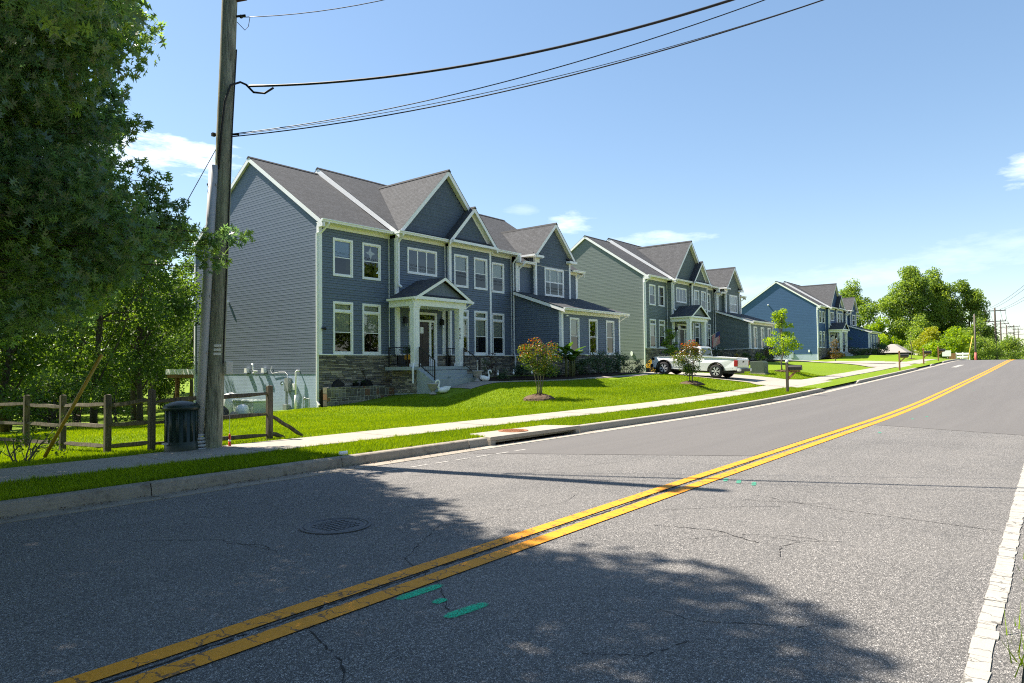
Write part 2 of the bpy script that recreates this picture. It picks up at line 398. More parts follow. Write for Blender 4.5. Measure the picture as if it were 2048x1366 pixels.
for _x in list(range(-40, 100, 6)) + [110, 130, 160, 200]:
    _cp.append((_x, 12.3, float(rz_(_x))+.15))
for _x in (7.4, 9.5, 12): _cp.append((_x, 13.2, .12))
_cp = np.array(_cp, float)
_cd = _cp[:, 2] - rz_(_cp[:, 0]) - .14
def _phi(d2): return np.where(d2 > 1e-9, d2*np.log(np.maximum(d2, 1e-12))*.5, 0)
_n = len(_cp); _A = np.zeros((_n+3, _n+3)); _D = ((_cp[:, None, :2]-_cp[None, :, :2])**2).sum(-1)
_A[:_n, :_n] = _phi(_D) + np.eye(_n)*.02; _A[:_n, _n] = 1; _A[:_n, _n+1:] = _cp[:, :2]; _A[_n, :_n] = 1; _A[_n+1:, :_n] = _cp[:, :2].T
_W = np.linalg.solve(_A, np.concatenate([_cd, np.zeros(3)]))
def hz(X, Y):
    X = np.asarray(X, float); Y = np.asarray(Y, float); sh = np.broadcast(X, Y).shape
    x = np.broadcast_to(X, sh).ravel(); y = np.broadcast_to(Y, sh).ravel(); o = np.empty(x.size)
    for i in range(0, x.size, 40000):
        a, b = np.clip(x[i:i+40000], -40, 200), np.clip(y[i:i+40000], 0, 62)
        d2 = (a[:, None]-_cp[None, :, 0])**2 + (b[:, None]-_cp[None, :, 1])**2
        o[i:i+40000] = _phi(d2) @ _W[:_n] + _W[_n] + a*_W[_n+1] + b*_W[_n+2]
    k = np.clip((y-12.15)/1.2, 0, 1); k = k*k*(3-2*k)
    return (rz_(x) + .14 + o*k).reshape(sh)
def gh(x, y): return float(hz(np.array([x]), np.array([y]))[0])

# ---------------------------------------------------------------- ground materials
def grass_ground():
    t = NT('lawn_turf')
    f = t.noise(.35, 4, .6); g = t.noise(14, 5, .7); h = t.noise(90, 3, .7)
    c = t.mix(f, (.15, .24, .010), (.24, .335, .014))
    c = t.mix(t.math('MULTIPLY', g, .6), c, (.09, .155, .008))
    c = t.mix(t.ramp(h, [(.45, 0.0), (.7, .45)]), c, (.03, .06, .006))
    t.bump(t.noise(60, 5, .75), 1.0, .03)
    return t.fin(c, .9, .15)
M['turf'] = grass_ground()
def far_ground():
    t = NT('meadow'); c = t.mix(t.noise(.2, 4, .6), (.06, .10, .02), (.12, .15, .03)); return t.fin(c, .95, .1)
M['meadow'] = far_ground()
def asphalt(name, old):
    t = NT(name)
    if old:
        v = t.node('ShaderNodeTexVoronoi', feature='F1'); v.inputs['Scale'].default_value = 98; t.l.new(t.tc.outputs['Object'], v.inputs['Vector'])
        sx = t.node('ShaderNodeSeparateColor'); t.l.new(v.outputs['Color'], sx.inputs[0])
        stone = t.ramp(sx.outputs[0], [(0, (.115, .11, .105)), (.35, (.205, .196, .187)), (.7, (.315, .30, .285)), (1, (.48, .458, .435))])
        gap = t.ramp(t.voro(98, 'DISTANCE_TO_EDGE'), [(.02, 1.0), (.16, 0.0)])
        c = t.mix(gap, stone, (.035, .036, .039))
        pits = t.ramp(t.noise(38, 4, .75), [(.52, 0.0), (.66, 1.0)])
        c = t.mix(t.math('MULTIPLY', pits, .6), c, (.06, .06, .062))
        c = t.mix(t.math('MULTIPLY', t.ramp(t.noise(.5, 4, .6), [(.35, 0.0), (.7, 1.0)]), .18), c, (.33, .31, .29))
        w = t.noise(.9, 4, .6, t.vec((.08, 1.6, 1)))
        c = t.mix(t.math('MULTIPLY', t.ramp(w, [(.45, 0.0), (.7, 1.0)]), .25), c, (.10, .10, .10))
        st = t.ramp(t.noise(1.7, 6, .75), [(.56, 0.0), (.74, 1.0)]); c = t.mix(t.math('MULTIPLY', st, .32), c, (.07, .068, .066))
        h = t.math('ADD', t.math('MULTIPLY', gap, -1.0), t.math('MULTIPLY', pits, -1.0)); t.bump(h, .55, .006)
    else:
        n = t.noise(70, 3, .8); c = t.ramp(n, [(.3, (.082, .078, .076)), (.7, (.155, .147, .142))])
        w = t.noise(.8, 5, .6, t.vec((.10, 1.8, 1)))
        c = t.mix(t.math('MULTIPLY', t.ramp(w, [(.4, 0.0), (.72, 1.0)]), .4), c, (.155, .147, .14))
        t.bump(n, .35, .006)
    return t.fin(c, .82, .3)
M['asphalt_old'] = asphalt('old_asphalt', True)
M['asphalt_new'] = asphalt('fresh_asphalt', False)
def paint(name, rgb, wear=.5, crack=(.06, .055, .05)):
    t = NT(name)
    c = t.mix(t.noise(7, 5, .7), tuple(v*.82 for v in rgb), tuple(min(1, v*1.1) for v in rgb))
    vv = t.noise(3.0, 2, .5); 
    v = t.node('ShaderNodeTexVoronoi', feature='DISTANCE_TO_EDGE'); v.inputs['Scale'].default_value = 4.5
    mp = t.node('ShaderNodeMapping'); mp.inputs['Scale'].default_value = (1, .55, 1); t.l.new(t.tc.outputs['Object'], mp.inputs[0])
    ad = t.node('ShaderNodeVectorMath', operation='ADD'); t.l.new(mp.outputs[0], ad.inputs[0])
    nn = t.node('ShaderNodeTexNoise'); nn.inputs['Scale'].default_value = 9; nn.inputs['Detail'].default_value = 4; t.l.new(t.tc.outputs['Object'], nn.inputs['Vector'])
    sc = t.node('ShaderNodeVectorMath', operation='SCALE'); sc.inputs['Scale'].default_value = .18; t.l.new(nn.outputs['Color'], sc.inputs[0]); t.l.new(sc.outputs[0], ad.inputs[1])
    t.l.new(ad.outputs[0], v.inputs['Vector'])
    ck = t.ramp(v.outputs['Distance'], [(.012, 1.0), (.03, 0.0)])
    c = t.mix(t.math('MULTIPLY', ck, wear), c, crack)
    c = t.mix(t.math('MULTIPLY', t.ramp(t.noise(26, 5, .75), [(.56, 0.0), (.68, 1.0)]), wear*.75), c, tuple(v*.5 for v in rgb))
    t.bump(t.noise(70, 3, .7), .35, .005)
    return t.fin(c, .7, .3)
M['yellow'] = paint('yellow_line_paint', (.72, .29, .016), .8)
M['fadedpaint'] = paint('faded_white_paint', (.40, .385, .36), .6)
M['whitepaint'] = paint('white_line_paint', (.37, .355, .32), .7)
def spray(name, rgb):
    t = NT(name); n = t.n
    sx = t.node('ShaderNodeSeparateXYZ'); t.l.new(t.tc.outputs['UV'], sx.inputs[0])
    rr_ = t.math('ADD', t.math('POWER', t.math('ABSOLUTE', sx.outputs[0]), 5.0), t.math('POWER', t.math('ABSOLUTE', sx.outputs[1]), 2.2))
    a = t.math('MULTIPLY', t.ramp(t.math('SUBTRACT', t.math('ADD', 1.0, t.math('MULTIPLY', t.math('SUBTRACT', t.noise(24, 4, .7), .5), .9)), rr_), [(.02, 0.0), (.6, 1.0)]), t.ramp(t.noise(110, 3, .8), [(.40, 0.15), (.56, 1.0)]))
    t.fin(rgb, .7, .3)
    tr = t.node('ShaderNodeBsdfTransparent'); mx = t.node('ShaderNodeMixShader'); t.l.new(a, mx.inputs[0]); t.l.new(tr.outputs[0], mx.inputs[1]); t.l.new(t.p.outputs[0], mx.inputs[2]); t.l.new(mx.outputs[0], t.out.inputs[0])
    return t.m
M['faint_spray'] = spray('faded_green_spray', (.06, .33, .22))
M['green_spray'] = spray('green_spray_paint', (.0, .60, .30))
M['dirt'] = simple('shoulder_dirt', (.12, .10, .075), .95, .5, 9, .1, 0, 1.0, 40, ((.05, .045, .035), .7))
M['tar'] = simple('crack_tar', (.022, .021, .021), .9, .2)  # dark tar colour of the road cracks

# ---------------------------------------------------------------- ground sheets
def grid(name, xs, ys, zf, mat, kind='structure', yfun=None):
    nx, ny = len(xs), len(ys)
    X, Yp = np.meshgrid(xs, ys, indexing='ij'); Y = Yp if yfun is None else yfun(X, Yp)
    Z = zf(X, Y); V = np.stack([X, Y, Z], -1).reshape(-1, 3)
    i = np.arange(nx-1)[:, None]*ny + np.arange(ny-1)[None]
    F = np.stack([i, i+ny, i+ny+1, i+1], -1).reshape(-1)
    o = np_mesh(name, V, F, 4, mat, smooth=True); o['kind'] = kind
    return o
def seq(*parts):
    return np.unique(np.concatenate([np.arange(a, b, s) for a, b, s in parts]).round(4))
gx = np.array([-900, -400, -120, 0, 120, 300, 600, 1500.]); gy = np.array([-900, -300, -80, 0, 60, 150, 400, 1500.])
tag(grid('ground', gx, gy, lambda X, Y: -2.6 - .004*np.abs(X-60) - .002*np.abs(Y), M['meadow']), 'far grassy ground under the whole street')
xs = seq((-60, -6, 3), (-6, 48, .5), (48, 130, 1.5), (130, 320, 8))
offs = np.concatenate([np.arange(0, 20, .4), np.arange(20, 40, 1.2), np.arange(40, 160, 10)])
tag(grid('lawn', xs, offs, hz, M['turf'], yfun=lambda X, Y: kerbY(X) + .10 + Y), 'bright green mown lawn sloping up to the houses')
# right hand shoulder, where the photographer stands
tag(grid('road_shoulder', xs, np.array([-160, -60, -20, -8, -3, -1.2, -.5, -.1, .12, .22]), lambda X, Y: rz_(X) - .012 - np.clip(-.2-Y, 0, 4)*.03, M['dirt']), 'earthy weedy shoulder at the right edge of the road')
road = tag(grid('road', xs, np.array([.2, .6, 2, 4, 6, 8, 8.55]), lambda X, Y: rz_(X) + 0*Y, M['asphalt_old'], yfun=lambda X, Y: np.where(Y > 8.5, kerbY(X)-.40, Y)), 'worn light grey asphalt road climbing to a crest')
# fresh asphalt overlay: left lane then the whole width
def strip(name, pts_l, pts_r, mat, parent=None, dz=.004, n=60):
    # ribbon between two polylines of (x, y)
    pl = np.array(pts_l, float); pr_ = np.array(pts_r, float)
    def res(p):
        d = np.concatenate([[0], np.cumsum(np.hypot(*np.diff(p, axis=0).T))]); s = np.linspace(0, d[-1], n)
        return np.stack([np.interp(s, d, p[:, 0]), np.interp(s, d, p[:, 1])], -1)
    a, b = res(pl), res(pr_)
    V = np.concatenate([np.c_[a, rz_(a[:, 0])+dz], np.c_[b, rz_(b[:, 0])+dz]])
    i = np.arange(n-1); F = np.stack([i, i+n, i+n+1, i+1], -1).ravel()
    o = np_mesh(name, V, F, 4, mat, smooth=True)
    if parent is not None: o.parent = parent
    return o
far = 240
strip('fresh_asphalt_overlay', [(9.3, 8.52), (13.6, 8.51), (18, 8.41), (34, 8.31), (60, 8.36), (far, 8.36)], [(11.75, 4.16), (15, 4.16), (20, 4.14), (34, 4.12), (60, 4.1), (far, 4.1)], M['asphalt_new'], road, .004, 160)
strip('fresh_asphalt_overlay', [(19.3, 4.13), (34, 4.115), (60, 4.095), (far, 4.095)], [(17.85, .25), (34, .25), (60, .25), (far, .25)], M['asphalt_new'], road, .0042, 160)
# double yellow line
for y0, y1 in ((4.04, 3.89), (3.79, 3.63)):
    P = lambda y: [(-20, y+.02), (2, y+.02), (9, y+.07), (24, y+.09), (60, y+.09), (far, y+.09)]
    strip('yellow_line', P(y0), P(y1), M['yellow'], road, .009, 260)
# white edge line: cracked into paint slabs
rnd = random.Random(3)
x = 3.2; k = 0
while x < 22:
    L = rnd.uniform(.10, .34); g = .005 if rnd.random() > .15 else rnd.uniform(.01, .022)
    w0 = .432 + rnd.uniform(-.006, .006); w1 = .315 + rnd.uniform(-.004, .03 if x < 5.2 else .006); sk = rnd.uniform(-.006, .008)
    w0 += .0055*(x-4); w1 += .0055*(x-4)
    mb = MB(); z = float(rz_(x))
    p = [(x, w0), (x+L*rnd.uniform(.3, .6), w0+rnd.uniform(-.004, .004)), (x+L-g, w0+rnd.uniform(-.005, .005)), (x+L-g+sk, w1+rnd.uniform(-.005, .005)), (x+L*.5+sk, w1+rnd.uniform(-.006, .006)), (x+sk, w1)]
    mb.prism(p, 2, z+.001, z+.007)
    mb.build('paint_slab', M['whitepaint'], road); x += L; k += 1
strip('white_edge_line', [(22, .52), (60, .6), (far, .6)], [(22, .41), (60, .48), (far, .48)], M['whitepaint'], road, .009, 90)
# faded dashes near the gutter, and cross bar far up the road
for i in range(7):
    a = 7.0+i*.5
    strip('faded_white_dash', [(a, 8.15-.02*i), (a+.34, 8.14-.02*i)], [(a, 8.10-.02*i), (a+.34, 8.09-.02*i)], M['fadedpaint'], road, .0045, 3)
strip('painted_arrow_bar', [(66, 7.0), (72, 7.0)], [(66, 6.6), (72, 6.6)], M['whitepaint'], road, .009, 8)
# gravel edge and cracks
def crack(pts, w, seed):
    rr = random.Random(seed); mb = MB(); P = []
    for (a, b) in zip(pts[:-1], pts[1:]):
        n = max(2, int(math.dist(a, b)/.05))
        for i in range(n):
            t = i/n; P.append((a[0]+(b[0]-a[0])*t+rr.uniform(-.012, .012), a[1]+(b[1]-a[1])*t+rr.uniform(-.012, .012)))
    P.append(pts[-1])
    for i in range(len(P)-1):
        if rr.random() < .08: continue
        a, b = Vector((*P[i], 0)), Vector((*P[i+1], 0)); d = (b-a).normalized(); nrm = Vector((-d.y, d.x, 0)); ww = w*rr.uniform(.25, 1.2)
        z = float(rz_(a.x))+.0035
        mb.quad(*(Vector((q.x, q.y, z)) for q in (a-nrm*ww/2, b-nrm*ww/2, b+nrm*ww/2, a+nrm*ww/2)))
    return mb.build('crack', M['tar'], road)
crack([(1.5, 2.05), (2.0, 2.6), (2.35, 3.1), (2.5, 3.6)], .014, 1)
crack([(2.5, 3.62), (2.9, 4.0)], .011, 2)
crack([(3.2, 3.1), (3.6, 3.6), (3.9, 4.3), (4.3, 4.55), (4.9, 4.9), (5.6, 4.7)], .008, 3)
crack([(5.4, 5.4), (6.0, 4.8), (6.6, 4.55), (7.1, 4.7)], .006, 4)
crack([(6.9, 7.5), (8.0, 6.4), (9.2, 5.9), (10.4, 5.5)], .006, 5)
crack([(2.8, 6.8), (3.3, 6.2), (3.4, 5.5)], .007, 6)
for sx, yy in ((-2, 3.84), (3.0, 3.87), (7.0, 3.9), (12.5, 3.95)):
    crack([(sx, yy+.02), (sx+1.6, yy+.05), (sx+3.6, yy+.02), (sx+5, yy+.06)], .022, int(sx*10)+50)
crack([(8.3, 2.9), (8.0, 2.0), (7.9, .9), (7.85, .5)], .011, 8)
crack([(6.2, 3.2), (6.35, 2.6), (6.1, 2.1)], .015, 9)
crack([(9.5, 8.35), (10.0, 7.4), (10.8, 6.2), (11.6, 4.3)], .008, 11)
for _i in range(14):
    _x, _y = rnd.uniform(2, 14), rnd.uniform(.8, 8.0); _a = rnd.uniform(0, 6.28); _p = [(_x, _y)]
    for _k in range(rnd.randint(2, 5)):
        _a += rnd.uniform(-.7, .7); _p.append((_p[-1][0]+.35*math.cos(_a), _p[-1][1]+.35*math.sin(_a)))
    if all(.6 < q[1] < 8.2 and abs(q[1]-3.85) > .25 for q in _p): crack(_p, .007, 100+_i)
# green utility spray marks
def spray_mark(cx_, cy_, lx, ly, ang, mat='green_spray'):
    mb = MB(); c, s = math.cos(ang), math.sin(ang); z = float(rz_(cx_))+.0055
    q = [(-1, -1), (1, -1), (1, 1), (-1, 1)]
    mb.quad(*[(cx_+c*a*lx-s*b*ly, cy_+s*a*lx+c*b*ly, z) for a, b in q], uv=[(a, b) for a, b in q])
    return mb.build('green_paint_mark', M[mat], road)
spray_mark(3.40, 3.59, .22, .056, -.05); spray_mark(3.35, 3.345, .06, .045, .0); spray_mark(3.33, 3.08, .19, .056, -.12)
for (a, b) in ((9.15, 3.62), (9.1, 3.42), (9.05, 3.2), (16.7, 3.75), (17.1, 3.2), (21.5, 3.2), (22.5, 3.0), (36, 3.0)):
    spray_mark(a, b, .15, .035, .3, 'faint_spray')

# ---------------------------------------------------------------- kerb, gutter, sidewalk
DRIVES = [(34.9, 41.0), (62.5, 69.0), (72.0, 77.0)]
INLET = (10.45, 13.65)
def kh(x):
    h = .15
    for a, b in DRIVES:
        if a-.9 < x < b+.9: h = min(h, max(.02, .02+.13*max(a-x, x-b, 0)/.9))
    return h
kerb = empty('kerb', (0, 9, 0)); kerb['kind'] = 'structure'; kerb['label'] = 'pale concrete kerb and gutter along the lawns'
x = -20.0; rnd = random.Random(5)
edges = [-20, -16.5, -13, -9.6, -6.2, -2.8, .6, 3.95, 6.9, 9.9, 10.45, 13.65, 16.4, 19.2, 22.2, 25.2, 28.2, 31.2, 34, 34.9, 38, 41, 41.9, 44.5, 47.5, 50.5, 53.5, 56.5, 59.5, 61.6, 62.5, 66, 69, 69.9, 71.1, 72, 74.5, 77, 77.9, 81, 85, 90, 96, 104, 115, 130]
for a, b in zip(edges[:-1], edges[1:]):
    inlet = abs(a-INLET[0]) < .01
    mb = MB(); n = 4; jig = rnd.uniform(-.006, .006); prof = []
    for i in range(n+1):
        xx = a+.008+(b-a-.016)*i/n; K = float(kerbY(xx))+jig; z = float(rz_(xx)); h = kh(xx)
        if inlet: sec = [(K-.42, z-.1), (K-.42, z+.008), (K-.02, z-.012), (K-.02, z-.1)]
        else: sec = [(K-.42, z-.1), (K-.42, z+.008), (K-.03, z-.004), (K-.02, z+h*.45), (K+.0, z+h*.9), (K+.02, z+h), (K+.155, z+h+.004), (K+.155, z-.1)]
        prof.append([(xx, p[0], p[1]) for p in sec])
    m = len(prof[0]); V = [p for s_ in prof for p in s_]
    F = [(i*m+k, i*m+(k+1) % m, (i+1)*m+(k+1) % m, (i+1)*m+k) for i in range(n) for k in range(m)] + [tuple(range(m))[::-1], tuple(n*m+k for k in range(m))]
    mb.add(V, F); mb.build('kerb_segment', M['kerbcon'] if a < 9 else M['concrete'], kerb, origin=(0, 9, 0))
# storm drain inlet
t = empty('storm_drain_inlet', (12.05, 9.1, 0), 'concrete storm drain inlet with dark slot set in the kerb', 'storm drain')
O_ = (12.05, 9.1, 0)
MB().prism([(10.47, 8.98), (13.63, 8.90), (13.3, 9.72), (10.75, 9.82)], 2, .085, .165).build('top_slab', M['concrete'], t, O_, bevel=.012)
MB().box(10.47, 10.62, 8.98, 9.4, -.05, .084).build('end_block', M['concrete'], t, O_); MB().box(13.48, 13.63, 8.92, 9.4, -.05, .084).build('end_block', M['concrete'], t, O_)
MB().box(10.63, 13.47, 9.03, 9.09, .035, .0845).build('lintel', M['concrete'], t, O_)
MB().box(10.63, 13.47, 9.5, 9.55, -.6, .08).build('back_wall', M['dark'], t, O_)
MB().box(10.5, 13.6, 8.96, 9.6, -.62, -.58).build('sump_floor', M['dark'], t, O_)
mb = MB(); mb.lathe([(.33, 0), (.33, .012), (.31, .016), (.29, .012), (.001, .012)], (11.75, 9.42, .166), 28)
g = mb.build('access_cover', M['rust'], t, O_)
mb = MB()
for i in range(-3, 4):
    for j in range(-3, 4):
        if i*i+j*j < 11: mb.box(11.75+i*.07-.024, 11.75+i*.07+.024, 9.42+j*.07-.024, 9.42+j*.07+.024, .178, .186)
mb.build('cover_studs', M['rust'], g, O_)
# manhole cover in the left lane
t = empty('manhole_cover', (4.3, 5.76, 0), 'round cast iron manhole cover in the shaded left lane', 'manhole cover')
mb = MB(); n = 40
mb.lathe([(.355, .002), (.355, .012), (.325, .014), (.32, .004)], (4.3, 5.76, 0), n); mb.build('frame_ring', M['iron'], t, (4.3, 5.76, 0))
mb = MB(); mb.lathe([(.312, .001), (.312, .012), (.285, .014), (.28, .008), (.001, .008)], (4.3, 5.76, 0), n)
for i in range(-4, 5):
    for j in range(-4, 5):
        if i*i+j*j < 14: mb.box(4.3+i*.06-.017, 4.3+i*.06+.017, 5.76+j*.06-.017, 5.76+j*.06+.017, .008, .013)
mb.build('lid', M['iron'], t, (4.3, 5.76, 0))
# sidewalk slabs
sw = empty('sidewalk', (0, 11.3, 0)); sw['kind'] = 'structure'; sw['label'] = 'pale concrete sidewalk of square slabs beside the lawn'
x = -22.0; rnd = random.Random(9)
while x < 92:
    L = 1.5 if x < 60 else 3.0
    mb = MB(); e = rnd.uniform(-.006, .006); z0, z1 = float(rz_(x))+.172+e, float(rz_(x+L))+.172+e
    dy = (float(kerbY(x))-9.0)*.8
    a, b, c, d = (x+.006, 10.62+dy, z0), (x+L-.006, 10.62+dy, z1), (x+L-.006, 12.02+dy, z1+.01), (x+.006, 12.02+dy, z0+.01)
    low = [(p[0], p[1], p[2]-.1) for p in (a, b, c, d)]
    mb.add([a, b, c, d]+low, ((0, 1, 2, 3), (7, 6, 5, 4), (0, 4, 5, 1), (1, 5, 6, 2), (2, 6, 7, 3), (3, 7, 4, 0)))
    mb.build('sidewalk_slab', M['concrete'], sw, (0, 11.3, 0)); x += L
# driveways and walks follow the lawn
def sheet(name, label, ctr, widths, mat, dz=.04, n=24, m=6):
    c = np.array(ctr, float); d = np.concatenate([[0], np.cumsum(np.hypot(*np.diff(c, axis=0).T))]); s = np.linspace(0, d[-1], n)
    C = np.stack([np.interp(s, d, c[:, 0]), np.interp(s, d, c[:, 1])], -1); W = np.interp(s, d, widths)
    T = np.gradient(C, axis=0); T /= np.linalg.norm(T, axis=1)[:, None]; N = np.stack([-T[:, 1], T[:, 0]], -1)
    u = np.linspace(-.5, .5, m); Pq = C[:, None] + N[:, None]*u[None, :, None]*W[:, None, None]
    Z = hz(Pq[..., 0], Pq[..., 1]) + dz
    kk = Pq[..., 1] < 10.55
    K = kerbY(Pq[..., 0]); tt = np.clip((Pq[..., 1]-K)/1.6, 0, 1); Z = np.where(kk, rz_(Pq[..., 0])+.022+tt*.15, Z)
    V = np.concatenate([Pq, Z[..., None]], -1).reshape(-1, 3); i = np.arange(n-1)[:, None]*m+np.arange(m-1)[None]
    o = np_mesh(name, V, np.stack([i, i+m, i+m+1, i+1], -1).ravel(), 4, mat, smooth=True)
    tag(o, label, None, None, 'structure'); return o
sheet('driveway', 'pale concrete driveway under the white pickup truck', [(38, 8.9), (38, 9.6), (38.4, 10.6), (39.3, 12.2), (39.4, 16), (39.6, 24)], [7.2, 6.6, 6.0, 5.0, 5.0, 5.2], M['concrete'], .045, 46, 12)
sheet('driveway', 'pale driveway of the green house, before the second mailbox', [(65.8, 8.9), (65.8, 9.6), (66, 11), (68.6, 14), (70.5, 24)], [7.2, 6.6, 6, 5, 5], M['concrete'], .05, 30, 8)
sheet('driveway', 'farthest pale driveway, before the crest of the road', [(74.5, 8.9), (74.5, 9.6), (74.5, 12), (74.5, 18)], [5.6, 5, 5, 5], M['concrete'], .05, 20, 6)
sheet('garden_path', 'pale garden path crossing the lawn before the blue house', [(75, 14.0), (84, 15.5), (92, 19)], [1.1, 1.1, 1.1], M['concrete'], .05, 30, 4)
sheet('garden_path', 'pale front path curving from the porch steps past the planting bed', [(22.6, 21.2), (24.4, 21.1), (26.4, 20.8), (28.4, 19.7), (30, 18.9), (33, 18.3), (36.9, 18.1)], [1.5, 1.2, .8, .7, .6, .6, .6], M['kerbcon'], .02, 50, 5)
tag(sheet('mulch_bed', 'dark mulched planting bed along the front of the blue grey house', [(25.6, 22.9), (28, 22.4), (29.4, 20.6), (31, 20.1), (37.4, 19.9)], [2.2, 2.6, 2.2, 2.2, 2.0], M['soil'], .035, 40, 8))
tag(sheet('mulch_bed', 'dark planting bed along the front of the green house', [(51, 24.6), (56, 24), (60, 22.6), (62.5, 20.8), (69, 20.6)], [2.0, 2.6, 2.6, 2.2, 2.0], M['soil'], .05, 40, 8))
tag(sheet('mulch_bed', 'dark planting bed along the front of the far blue house', [(102, 25.4), (107, 24.6), (112, 23), (114.5, 21.4), (121, 21.2)], [2.0, 2.6, 2.6, 2.2, 2.0], M['soil'], .08, 40, 8))
# ---------------------------------------------------------------- houses
COURSE = .1143
MS = (12.0-8.1)/(30.8-24.95)
def clap(mb, plane, at, out, lim, z0, z1, holes=(), course=COURSE, d=.010, uvm=False):
    # horizontal lap siding. plane 'Y': wall lies at y=at facing out*Y ; plane 'X': at x=at. lim(z)->(u0,u1) or None
    n = int(math.ceil((z1-z0)/course)); 
    for i in range(n):
        zb = z0+i*course; zt = min(z1, zb+course); zm = (zb+zt)/2
        L = lim(zm)
        if L is None or L[1]-L[0] < .02: continue
        segs = [L]
        for (h0, h1, hz0, hz1) in holes:
            if hz0 < zm < hz1:
                ns = []
                for a, b in segs:
                    if h1 <= a or h0 >= b: ns.append((a, b)); continue
                    if h0 > a: ns.append((a, h0))
                    if h1 < b: ns.append((h1, b))
                segs = ns
        dd = d*(1.0 if i % 2 == 0 else .7)
        for a, b in segs:
            if plane == 'Y':
                A, B, C, D = (a, at+out*dd, zb), (b, at+out*dd, zb), (b, at, zt), (a, at, zt); E1, F1 = (a, at, zb), (b, at, zb)
            else:
                A, B, C, D = (at+out*dd, a, zb), (at+out*dd, b, zb), (at, b, zt), (at, a, zt); E1, F1 = (at, a, zb), (at, b, zb)
            uv = [(a, zb), (b, zb), (b, zt), (a, zt)] if uvm else None
            mb.quad(A, B, C, D, uv); mb.quad(E1, F1, B, A, [(a, zb)]*4 if uvm else None)

def window(par, O, x0, x1, z0, z1, Y, kind='double', cover='blind', tr=.09, drop=.5):
    # casing, sash and panes of one window in a wall facing -Y
    mb = MB()
    mb.box(x0, x0+tr, Y-.042, Y+.06, z0, z1); mb.box(x1-tr, x1, Y-.042, Y+.06, z0, z1)
    mb.box(x0+tr, x1-tr, Y-.042, Y+.06, z1-tr, z1); mb.box(x0+tr, x1-tr, Y-.046, Y+.06, z0, z0+tr)
    w = mb.build('window', M['white'], par, O)
    a, b, c, d = x0+tr, x1-tr, z0+tr, z1-tr
    def pane(p0, p1, q0, q1, mat, dy):
        MB().quad((p0, Y+dy, q0), (p1, Y+dy, q0), (p1, Y+dy, q1), (p0, Y+dy, q1)).build('pane', mat, w, O)
    mb = MB(); fr = .035
    def frame(p0, p1, q0, q1, y0, y1):
        mb.box(p0, p0+fr, y0, y1, q0, q1); mb.box(p1-fr, p1, y0, y1, q0, q1); mb.box(p0+fr, p1-fr, y0, y1, q0, q0+fr); mb.box(p0+fr, p1-fr, y0, y1, q1-fr, q1)
    tops = []
    if kind in ('double', 'transom'):
        zt = d
        if kind == 'transom':
            zt = d-.30; mb.box(a, b, Y-.036, Y+.05, zt-.09, zt); frame(a, b, zt, d, Y-.01, Y+.04); pane(a+fr, b-fr, zt+fr, d-fr, M['glass'], .012); zt -= .09
        zm = c+(zt-c)*.5
        frame(a, b, c, zm+.02, Y+.0, Y+.03); frame(a, b, zm-.02, zt, Y+.012, Y+.045)
        pane(a+fr, b-fr, c+fr, zm-.015, M['screen'], .008); pane(a+fr, b-fr, zm+.015, zt-fr, M['glass'], .026)
    elif kind == 'triple':
        for i in range(3):
            p0 = a+(b-a)*i/3; p1 = a+(b-a)*(i+1)/3; frame(p0, p1, c, d, Y+.0, Y+.04); pane(p0+fr, p1-fr, c+fr, d-fr, M['glass'], .012)
    elif kind == 'grid':
        cuts = [a, a+(b-a)*.27, a+(b-a)*.73, b]; zm = (c+d)/2
        for i in range(3):
            for q0, q1, mt in ((c, zm, M['screen']), (zm, d, M['glass'])):
                frame(cuts[i], cuts[i+1], q0, q1, Y+.0, Y+.04); pane(cuts[i]+fr, cuts[i+1]-fr, q0+fr, q1-fr, mt, .012)
    mb.build('sash', M['white'], w, O)
    # blind or curtain hanging inside, dark room behind
    if cover:
        zb = d-(d-c)*drop
        MB().box(a, b, Y+.10, Y+.115, zb, d).build('blind' if cover == 'blind' else 'curtain', M[cover], w, O)
    MB().box(a-.1, b+.1, Y+.5, Y+.52, c-.1, d+.1).build('room_back', M['dark'], w, O)
    return w
def hole(x0, x1, z0, z1, tr=.09): return (x0+tr*.6, x1-tr*.6, z0+tr*.5, z1-tr*.5)

def roofpoly(mb, pts, u, v):
    u = Vector(u).normalized(); v = Vector(v).normalized(); P = [Vector(p) for p in pts]
    mb.add(P, (tuple(range(len(P))),), [(p.dot(u), p.dot(v)) for p in P])
def chev(mb, ax, lo, hi, L, pk, Rr, depth):
    # rake boards: two sloped parallelograms meeting at the peak
    mb.prism([(L[0], L[1]), (pk[0], pk[1]), (pk[0], pk[1]-depth), (L[0], L[1]-depth)], ax, lo, hi)
    mb.prism([(pk[0], pk[1]), (Rr[0], Rr[1]), (Rr[0], Rr[1]-depth), (pk[0], pk[1]-depth)], ax, lo, hi)

